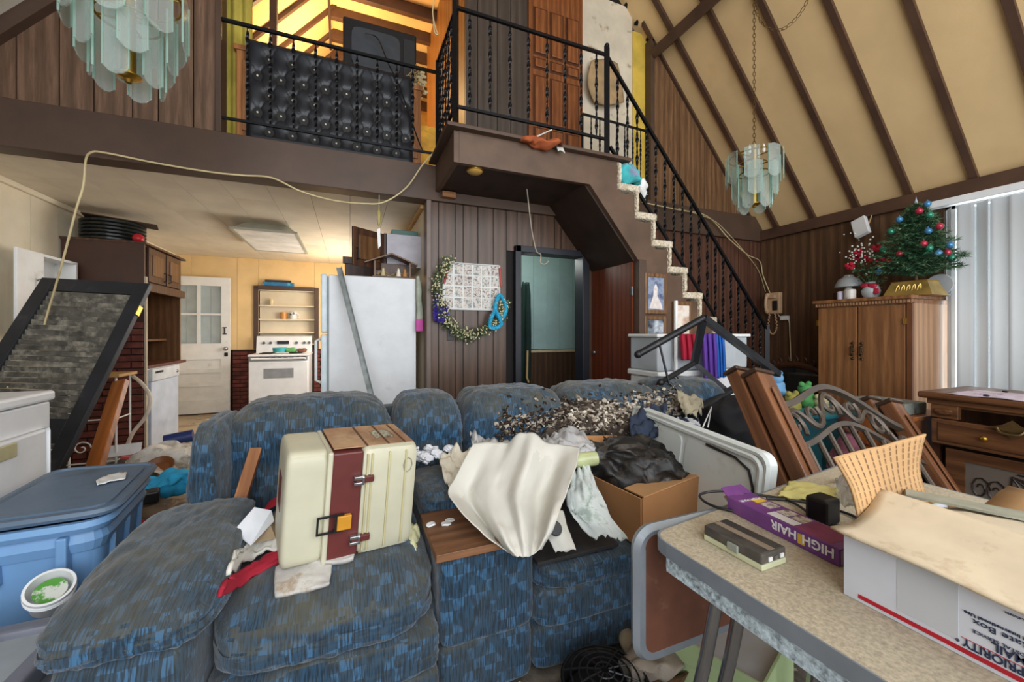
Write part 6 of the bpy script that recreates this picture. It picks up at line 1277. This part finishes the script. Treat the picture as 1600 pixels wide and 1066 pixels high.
part('rim', MB().tube([shr(p, .555, 1.02) for p in ro_], .02, 6, closed=True), m_bl, tt, smooth=True); part('skirt', MB().tube([shr(p, .50, .99) for p in ro_], .011, 4, closed=True, flat=3), m_bl, tt)
for f in (.35, .6): part('grip', MB().bb(-1.01 + .33 * (f - .45) * 2, -.98 + .33 * (f - .45) * 2, 1.795, 1.83, .40, .53, .006), m_bl, tt)
for f in (.2, .5, .8): q = B0.lerp(C0, f); part('rib', MB().tube([V((q.x - .005, q.y, .48)), shr(q, .05, .85)], .014, 6), m_bl, tt)
lz = [shr(p, .59, 1.05) + V((.015, .02, .02 * (p.y - 2.07))) for p in ro_]
part('lid', MB().prism(lz, (0, 0, .012)).prism([shr(p, .598, .9) + V((.015, .02, .02 * (p.y - 2.07))) for p in ro_], (0, 0, .012)), m_lidb, tt); part('lid_rim', MB().tube([p + V((0, 0, .008)) for p in lz], .014, 6, closed=True), m_lidb, tt, smooth=True)
sheet('torn_paper', [[pZ(150, 752, .618), pZ(170, 742, .618), pZ(198, 738, .618)], [pZ(152, 758, .618), pZ(175, 752, .620), pZ(196, 748, .618)]], m_whitep, 'torn white paper lying on the tote lid', 'paper', 12, 6, .006)
gbn = thing('gray_bin', 'gray plastic bin with an open purple gray lid flap at the lower left corner', 'bin', (-.97, 1.38, 0))
m_gb = plain('gray_bin_plastic', '#9aa2a8', .45, var=.05); m_gl = plain('purple_gray_lid', '#777a86', .4)
part('body', MB().prism([(-1.20, 1.20, 0), (-.80, 1.20, 0), (-.77, 1.16, .345), (-1.23, 1.16, .345)], (0, .40, 0)), m_gb, gbn)
part('rim', MB().bb(-1.25, -.75, 1.14, 1.58, .335, .365, .012), m_gb, gbn); part('lid_flap', MB().soft((-.95, 1.575, .36), (.40, .05, .05), 6, 8), m_gl, gbn, smooth=True); part('side_lip', MB().soft((-.755, 1.40, .35), (.045, .36, .06), 6, 8), m_gl, gbn, smooth=True)
one('newspaper_pad', MB().soft((-1.02, 1.36, .385), (.28, .3, .03), 5, 8), plain('yellowed_print', '#b5a98c', .8, stain='#7d7565', slo=.5, shi=.56, ssc=30), 'yellowed printed pad lying on the gray bin', 'paper', smooth=True)
bk = thing('paint_bucket', 'white plastic bucket lying on its side with a green label inside, beside the blue tote', 'bucket', pD(72, 915, 1.20))
M = frame(pD(78, 915, 1.15), V((0, 0, 1)), V((.55, -.75, .3))); M = Matrix.Translation(pD(78, 920, 1.25)) @ Matrix.Scale(.70, 4) @ V((.25, -.55, .8)).to_track_quat('Z', 'Y').to_matrix().to_4x4()
part('shell', MB().lathe([(0, -.12), (.066, -.12), (.075, .0), (.082, .0), (.082, .015), (.072, .015), (.07, 0), (.062, -.10), (0, -.10)], 30, M), m_white, bk, smooth=True)
for z in (-.012, -.028): part('ring', MB().lathe([(.076, z - .004), (.083, z), (.076, z + .004)], 30, M), m_white, bk, smooth=True)
part('label', MB().lathe([(0, -.02), (.05, -.02), (.055, -.016), (0, -.016)], 20, M), plain('green_label', '#4f8f3a', .5, stain='#c9cdc4', slo=.5, shi=.55, ssc=16), bk)
one('spray_can', MB().tube([pD(80, 1066, 1.12), pD(112, 1042, 1.18)], .028, 14), plain('white_can', '#d3d6dc', .4, stain='#7b86b5', slo=.55, shi=.6, ssc=12), 'white tube lying on the floor beside the gray bin', 'can', smooth=True)
# louvered shutter and orange board
TL, TR = V((-1.99, 3.84, 1.60)), V((-1.33, 3.67, 1.57)); dn = V((-.16, -.44, -.88)).normalized() * 1.76
L = dn.length; M = frame(TL + dn, TR - TL, -dn); Wd = (TR - TL).length
sh = thing('louvered_door', 'black louvered door leaning against the dark kitchen cabinet', 'door', M=M)
m_sh = plain('black_shutter_paint', '#25272b', .5, var=.15, sc=5, stain='#47484a', slo=.6, shi=.8); m_lv = plain('dusty_louver', '#514e47', .6, var=.25, sc=14, stain='#969080', slo=.48, shi=.70, ssc=12)
kw = dict(world=False)
for x in (0, Wd - .085): part('stile', MB().bb(x, x + .085, -.018, .018, 0, L, .003), m_sh, sh, **kw)
for z0_, z1_ in ((0, .14), (.62, .76), (L - .10, L)): part('rail', MB().bb(.085, Wd - .085, -.016, .016, z0_, z1_, .002), m_sh, sh, **kw)
for a, c in ((.14, .62), (.76, L - .10)):
    k = int((c - a) / .037)
    for i in range(k):
        z = a + (i + .5) * (c - a) / k
        part('louver', MB().bb(.085, Wd - .085, -.003, .003, -.0165, .0165, M=Matrix.Translation((0, 0, z)) @ Matrix.Rotation(.48 + R.uniform(-.05, .05), 4, 'X')), m_lv, sh, **kw)
for z in (.3, 1.5): part('hinge', MB().bb(Wd, Wd + .006, -.02, .015, z, z + .07), m_brass, sh, **kw)
a, c = pD(186, 597, 2.78), pD(146, 728, 2.42); c = c + (c - a) * (c.z / (a.z - c.z) * .96)
M = frame(c, V((.75, -.35, 0)) - (a - c).normalized() * V((.75, -.35, 0)).dot((a - c).normalized()), a - c); Lb = (a - c).length
one('orange_board', MB().bb(-.03, .055, -.02, .02, 0, Lb, .004, M=M), wood('orange_board_wood', '#8a4a1f', '#b56d33', 8, .06, .4), 'orange brown board leaning beside the black louvered door', 'board')
# ------------------------------------------------------------------ litter on the floor between tote and sofa
lt = 0
pan = thing('frying_pan', 'gray frying pan holding a pink lid on the littered kitchen floor', 'pan', pD(208, 718, 3.3)); q = pD(205, 722, 3.3)
part('bowl', MB().lathe([(0, 0), (.15, 0), (.19, .045), (.185, .045), (.145, .008), (0, .008)], 26, c=q), plain('pan_gray', '#6b6662', .4, .4), pan, smooth=True); part('pan_handle', MB().tube([q + V((.18, .05, .03)), q + V((.34, .16, .05))], .012, 8), m_blackp, pan)
one('pink_lid', MB().lathe([(0, .012), (.085, .012), (.095, 0), (0, 0)], 22, c=pD(212, 712, 3.28)), plain('coral_lid', '#c4545a', .4), 'coral pink round lid lying in the frying pan', 'lid', smooth=True)
one('envelope', MB().bb(-.12, .12, -.05, .05, 0, .006, M=Matrix.Translation(pD(190, 704, 3.25)) @ Matrix.Rotation(.25, 4, 'Z') @ Matrix.Rotation(.9, 4, 'X')), plain('white_envelope', '#d5d8dd', .6), 'white carton panel propped on the frying pan', 'envelope')
one('navy_tube', MB().tube([pD(257, 690, 3.4), pD(302, 681, 3.5)], .055, 12), plain('navy_plastic', '#22336b', .4), 'navy blue rolled bundle on the floor before the kitchen', 'bundle', smooth=True)
def crumple(nm, px, py, d, sz, c_, lab, cat='cloth', seed=0, st=None):
    q = pD(px, py, d); b = MB().soft((0, 0, 0), sz, 2.6, 16, lambda u, w: w + noise.noise_vector(w * 7 + V((seed, 0, 0))) * .05 + noise.noise_vector(w * 19 + V((seed, 3, 0))) * .022)
    b.v = [tuple(V(p) + q) for p in b.v]; return one(nm, b, plain(nm + '_%d' % seed, c_, .9, var=.12, sc=9, **(dict(stain=st, slo=.55, shi=.65) if st else {})), lab, cat, smooth=True, ang=180)
crumple('white_clothes', 262, 715, 3.1, (.46, .34, .18), '#c9c4bb', 'heap of white and cream clothes left of the sofa', 'clothes', 1, '#9a8a76')
crumple('cream_clothes', 278, 703, 3.35, (.36, .26, .10), '#b9a98f', 'tan garment behind the heap of white clothes', 'clothes', 2)
crumple('blue_towel', 266, 758, 2.65, (.34, .26, .16), '#2f9fd0', 'bright blue towel on the floor beside the sofa', 'towel', 3)
crumple('black_purse', 225, 752, 2.75, (.22, .16, .10), '#1d1c1e', 'black bag behind the blue tote on the littered floor', 'bag', 4)
crumple('red_cloth', 212, 822, 2.3, (.16, .12, .07), '#8f1d2c', 'small dark red cloth beside the tote and the sofa arm', 'cloth', 5)
crumple('tan_towel', 205, 805, 2.45, (.34, .24, .07), '#8d7358', 'brown tan towel on the floor behind the red cloth', 'towel', 6)
crumple('striped_rug', 252, 800, 2.45, (.40, .22, .10), '#6d5d4c', 'dull brown rug roll before the sofa wing', 'rug', 7, '#a8907a')
crumple('pale_rag', 240, 738, 2.9, (.30, .2, .08), '#c7b7a6', 'pale rag behind the blue towel', 'cloth', 8)
crumple('yellow_rag', 187, 843, 2.15, (.12, .08, .06), '#b9a83a', 'small yellow cloth beside the blue tote corner', 'cloth', 9)
one('wicker_dish', MB().lathe([(0, 0), (.06, .0), (.09, .035), (.083, .035), (.055, .01), (0, .01)], 22, Matrix.Translation(pD(250, 733, 2.9)) @ Matrix.Rotation(.6, 4, 'X')), plain('wood_dish', '#7a4a28', .5), 'brown wooden dish among the clothes left of the sofa', 'dish', smooth=True)
one('rolling_pin', MB().tube([pD(184, 768, 2.55), pD(232, 766, 2.6)], .032, 12), wood('pin_wood', '#7f4f2c', '#a06a3d', 9, .1, .5, True), 'brown wooden roller lying behind the blue tote', 'roller', smooth=True)
one('black_case', MB().bb(-.13, .13, -.05, .05, 0, .07, .01, M=Matrix.Translation(pD(205, 790, 2.4)) @ Matrix.Rotation(.3, 4, 'Z')), m_blackp, 'black narrow case below the wooden roller', 'case')
one('wicker_hamper', MB().lathe([(0, 0), (.13, 0), (.145, .5), (.165, .78), (.155, .79), (.13, .74), (0, .74)], 24, c=(pY(480, 618, 2.9).x, 2.9, 0)), plain('wicker_tan', '#c7a56b', .7, var=.2, sc=40), 'round tan wicker hamper behind the sofa in front of the stove', 'basket', smooth=True)
sc2 = MB()
for i in range(420):
    x, y = R.uniform(-2.3, .4), R.uniform(2.5, 7.1)
    s = R.uniform(.02, .07); a = R.random() * 6; n_ = V((R.uniform(-.3, .3), R.uniform(-.3, .3), 1)); u_ = V((math.cos(a), math.sin(a), .1)); v_ = n_.cross(u_); p = V((x, y, .012 + R.random() * .02))
    sc2.add([p, p + u_ * s, p + u_ * s + v_ * s * .6, p + v_ * s * .8], [(0, 1, 2, 3)])
t = NT('litter_scraps'); g = t.n('ShaderNodeNewGeometry'); m_lit = t.fin(t.ramp(g.outputs['Random Per Island'], [(0, '#4a3a2b'), (.3, '#c9bda6'), (.5, '#8d7355'), (.7, '#d9d4ca'), (.9, '#6b4a39')]), .9)
tag(one('paper_litter', sc2, m_lit, 'loose paper scraps scattered over the kitchen floor', 'litter'), kind='stuff')
sc3 = MB()
for i in range(260):
    x, y = R.uniform(-.9, 1.7), R.uniform(.55, 1.25)
    s = R.uniform(.015, .06); a = R.random() * 6; u_ = V((math.cos(a), math.sin(a), .1)); v_ = V((R.uniform(-.3, .3), R.uniform(-.3, .3), 1)).cross(u_); p = V((x, y, .012 + R.random() * .02))
    sc3.add([p, p + u_ * s, p + u_ * s + v_ * s * .6, p + v_ * s * .8], [(0, 1, 2, 3)])
tag(one('floor_litter', sc3, m_lit, 'loose scraps scattered over the carpet before the sofa', 'litter'), kind='stuff')
# under the table
gx = thing('green_box', 'pale green cardboard box with a clear plastic lid under the table', 'box', (1.22, .97, 0))
M = Matrix.Translation((1.22, .98, 0)) @ Matrix.Rotation(.35, 4, 'Z'); m_gx = plain('pale_green_card', '#a9bd8c', .7, var=.05)
part('lower_tray', MB().bb(-.17, .17, -.14, .14, .0, .12, M=M), m_gx, gx); part('upper_tray', MB().bb(-.175, .175, -.145, -.138, .125, .20, M=M).bb(-.175, .175, .138, .145, .125, .20, M=M).bb(-.175, -.168, -.138, .138, .125, .20, M=M).bb(.168, .175, -.138, .138, .125, .20, M=M).bb(-.17, .17, -.14, .14, .122, .128, M=M), m_gx, gx)
part('contents', MB().bb(-.165, .165, -.135, .135, .13, .17, M=M), plain('brown_contents', '#6d5a48', .9, var=.3, sc=14), gx); part('clear_lid', MB().bb(-.165, .165, -.135, .135, .185, .187, M=M), m_film, gx)
fnx = thing('fan_grille', 'round black fan grille lying on the floor before the sofa', 'fan', (.86, 1.0, 0)); fm_ = MB(); q = pZ(945, 1062, .14)
for r_ in (.03, .055, .08, .105, .13): fm_.tube([q + V((r_ * math.cos(a * PI / 16), r_ * math.sin(a * PI / 16), .03 - r_ * r_ * 1.6)) for a in range(32)], .003, 5, closed=True)
for k in range(10): a = k * PI / 5; fm_.tube([q + V((r_ * math.cos(a), r_ * math.sin(a), .03 - r_ * r_ * 1.6)) for r_ in (.012, .06, .10, .133)], .003, 5)
part('wire_grille', fm_, m_blackp, fnx); part('housing', MB().lathe([(.13, -.02), (.137, -.0), (.137, -.10), (.10, -.135), (0, -.135), (0, -.06), (.12, -.06)], 28, c=q), m_blackp, fnx, smooth=True)
crumple('gray_rag', 1010, 1030, 1.32, (.24, .16, .05), '#8e8478', 'dirty gray cloth on the floor between sofa and table', 'cloth', 11, '#5a5046')
one('brown_basket', MB().lathe([(0, 0), (.07, 0), (.10, .08), (.092, .08), (.065, .01), (0, .01)], 20, c=pZ(1032, 1058, .02)), plain('brown_wicker', '#5a4028', .8, var=.3, sc=40), 'small brown bowl on the floor left of the table leg', 'bowl', smooth=True)
crumple('pale_scrap_cloth', 1012, 1000, 1.5, (.20, .12, .04), '#a89c86', 'pale crumpled cloth beside the drop leaf on the floor', 'cloth', 12)
one('brown_jug', MB().lathe([(0, 0), (.06, 0), (.075, .06), (.05, .12), (.025, .14), (.03, .16), (0, .16)], 18, c=(1.08, .62, .0)), plain('brown_glaze', '#3b2720', .2), 'dark brown glazed jug on the floor under the table', 'jug', smooth=True)
# ------------------------------------------------------------------ loft furniture
th_ = thing('tufted_headboard', 'black tufted headboard with pearl buttons standing behind the loft railing', 'headboard', (-.11, 3.64, ZL))
HX0, HX1, HZ0, HZ1 = -.745, .52, ZL + .005, 3.50
btn = []
for r_ in range(5):
    for c_ in range(8):
        x = HX0 + .075 + (c_ + (0 if r_ % 2 else .5)) * .161; z = HZ0 + .115 + r_ * .143
        if x < HX1 - .05: btn.append((x, z))
def tuft(u, v):
    x = HX0 + u * (HX1 - HX0); z = HZ0 + v * (HZ1 - HZ0); e = min(x - HX0, HX1 - x, z - HZ0 + .02, HZ1 - z); y = 3.62 - .018 * min(1, max(0, e) / .03)
    if z > HZ0 + .08:
        for bx_, bz_ in btn:
            dx, dz = x - bx_, z - bz_; rr2 = dx * dx + dz * dz
            if rr2 < .02: y += .020 * math.exp(-rr2 / .0010) + .016 * math.exp(-rr2 / .005)
            if 0 < abs(dx) < .081 and abs(abs(dz) - abs(dx) * .143 / .0805) < .010: y += .003
    return V((x, y, z))
part('tufted_panel', MB().grid(tuft, 150, 100), plain('black_vinyl', '#1f2126', .34, var=.06), th_, smooth=True, ang=180)
part('back_board', MB().bb(HX0, HX1, 3.622, 3.645, HZ0, HZ1), m_blackp, th_)
for bx_, bz_ in btn: part('button', MB().ball((bx_, 3.632 - .012, bz_), .0085, 5), plain('pearl_button', '#d9cfb8', .25) if bx_ == btn[0][0] and bz_ == btn[0][1] else bpy.data.materials['pearl_button'], th_, smooth=True)
ds = thing('loft_dresser', 'orange wood dresser behind the tufted headboard in the loft', 'dresser', (-.13, 3.95, ZL))
m_ow = wood('loft_dresser_wood', '#8a5227', '#b57a45', 8, .07, .4)
part('carcass', MB().bb(-.82, .60, 3.67, 4.15, ZL, 3.43, .004), m_ow, ds); part('top', MB().bb(-.84, .62, 3.66, 4.17, 3.43, 3.47, .006), m_ow, ds)
for i in range(2): part('drawer', MB().bb(-.78 + i * .69, -.12 + i * .69, 3.655, 3.672, 2.8, 3.35, .004), m_ow, ds)
tv = thing('television', 'old black tube television on the loft dresser', 'television', (.25, 3.92, 3.47))
part('cabinet', MB().bb(-.06, .58, 3.80, 3.90, 3.47, 4.02, .015), m_blackp, tv); part('rear_housing', MB().prism([(0, 3.90, 3.50), (.52, 3.90, 3.50), (.52, 3.90, 3.98), (0, 3.90, 3.98)], (0, .22, 0)), m_blackp, tv)
part('screen', MB().soft((.22, 3.798, 3.77), (.42, .03, .36), 7, 8), plain('gray_screen', '#3f4348', .15), tv, smooth=True); part('control_strip', MB().bb(.46, .56, 3.79, 3.802, 3.55, 3.95), plain('dark_strip', '#2a2b2d', .4), tv)
one('loft_cable', MB().tube(cr([pY(570, 52, 3.72), pY(590, 60, 3.70), pY(606, 98, 3.60), pY(622, 130, 3.58), pY(640, 180, 3.57), pY(652, 215, 3.57), pY(660, 235, 3.57)], 6), .006, 5), m_blackp, 'black cable hanging from the television over the headboard corner', 'cable', smooth=True)
df_ = thing('dried_flowers', 'pale dried flower bundle at the right end of the loft dresser', 'flowers', pY(655, 150, 3.75)); fm2 = MB(); lf2 = MB()
for i in range(46):
    p = pY(648 + R.gauss(0, 4), 118 + R.gauss(0, 6), 3.72); e = p + V((R.gauss(0, .05), R.gauss(0, .03), R.uniform(-.16, .05))); fm2.tube([p, e], .004, 4)
for i in range(26): lf2.soft(pY(658 + R.gauss(0, 5), 130 + R.gauss(0, 11), 3.72), (.045, .02, .03), 2.5, 3)
tag(part('stalks', fm2, plain('dried_stalk', '#a08c66', .9), df_), kind='stuff'); tag(part('petals', lf2, plain('dried_petal', '#c9b88d', .8), df_, smooth=True), kind='stuff')
one('picture_board', MB().bb(.62, .88, 4.02, 4.04, ZL, 3.30), plain('amber_panel', '#cf9a2f', .6, var=.15, sc=9, stain='#8a6420', slo=.6, shi=.66), 'amber yellow panel leaning at the right end of the loft dresser', 'panel')
one('yellow_curtain', MB().grid(lambda u, v: V((-.90 + u * .17, 3.74 + .02 * math.sin(u * 14), ZL + v * 1.6)), 20, 4), plain('yellow_green_cloth', '#b9a94c', .8), 'yellow green curtain at the left end of the loft railing', 'curtain', smooth=True, solid=.004)
one('loft_post', MB().bb(-.70, -.64, 4.3, 4.36, ZL, 5.0), m_rafter, 'dark brown wooden post in the loft beside the yellow curtain', 'post')
one('thin_pole', MB().tube([pY(513, -20, 4.0), pY(517, 78, 4.0)], .011, 8), m_lum, 'thin brown pole hanging in front of the loft ceiling', 'pole')
one('pull_string', MB().tube(cr([pY(679, -5, 3.30), pY(676, 20, 3.30), pY(681, 45, 3.30), pY(684, 54, 3.30), pY(679, 50, 3.30), pY(677, 30, 3.30)], 5), .005, 5), m_cord, 'looped cream cord hanging beside the landing corner post', 'cord', smooth=True)
one('paper_bag', patch([[pY(924, 95, 3.55), pY(945, 92, 3.56), pY(965, 100, 3.55)], [pY(918, 130, 3.52), pY(945, 130, 3.48), pY(972, 135, 3.52)], [pY(928, 160, 3.54), pY(950, 164, 3.5), pY(975, 160, 3.54)]], 14, 14, .012, 4), plain('brown_paper', '#a08560', .8, var=.12, sc=8), 'brown paper bag hanging on the stained white wall of the landing', 'bag', smooth=True, solid=.01)
crumple('orange_bag', 848, 222, 3.05, (.36, .10, .06), '#a5552f', 'orange mesh bag spilled along the landing edge before the carved door', 'bag', 21)
one('white_stick', MB().tube([pY(826, 219, 2.95), pY(862, 203, 2.97)], .006, 6), m_whitep, 'thin white stick across the orange bag on the landing', 'stick')
sheet('white_rag', [[pY(868, 226, 2.76), pY(876, 224, 2.76), pY(880, 232, 2.75)], [pY(872, 236, 2.74), pY(878, 236, 2.74), pY(883, 240, 2.73)]], m_wcloth, 'small white rag hanging over the landing nosing', 'rag', 6, 6, .01)
crumple('turquoise_bag', 980, 274, 3.45, (.24, .16, .16), '#3fa8ab', 'turquoise patterned bag on the top stair below the landing', 'bag', 22, '#8f86a8')
crumple('white_plastic_bag', 1000, 295, 3.6, (.16, .14, .14), '#d3d3d0', 'white plastic bag on the stair below the turquoise bag', 'bag', 23)
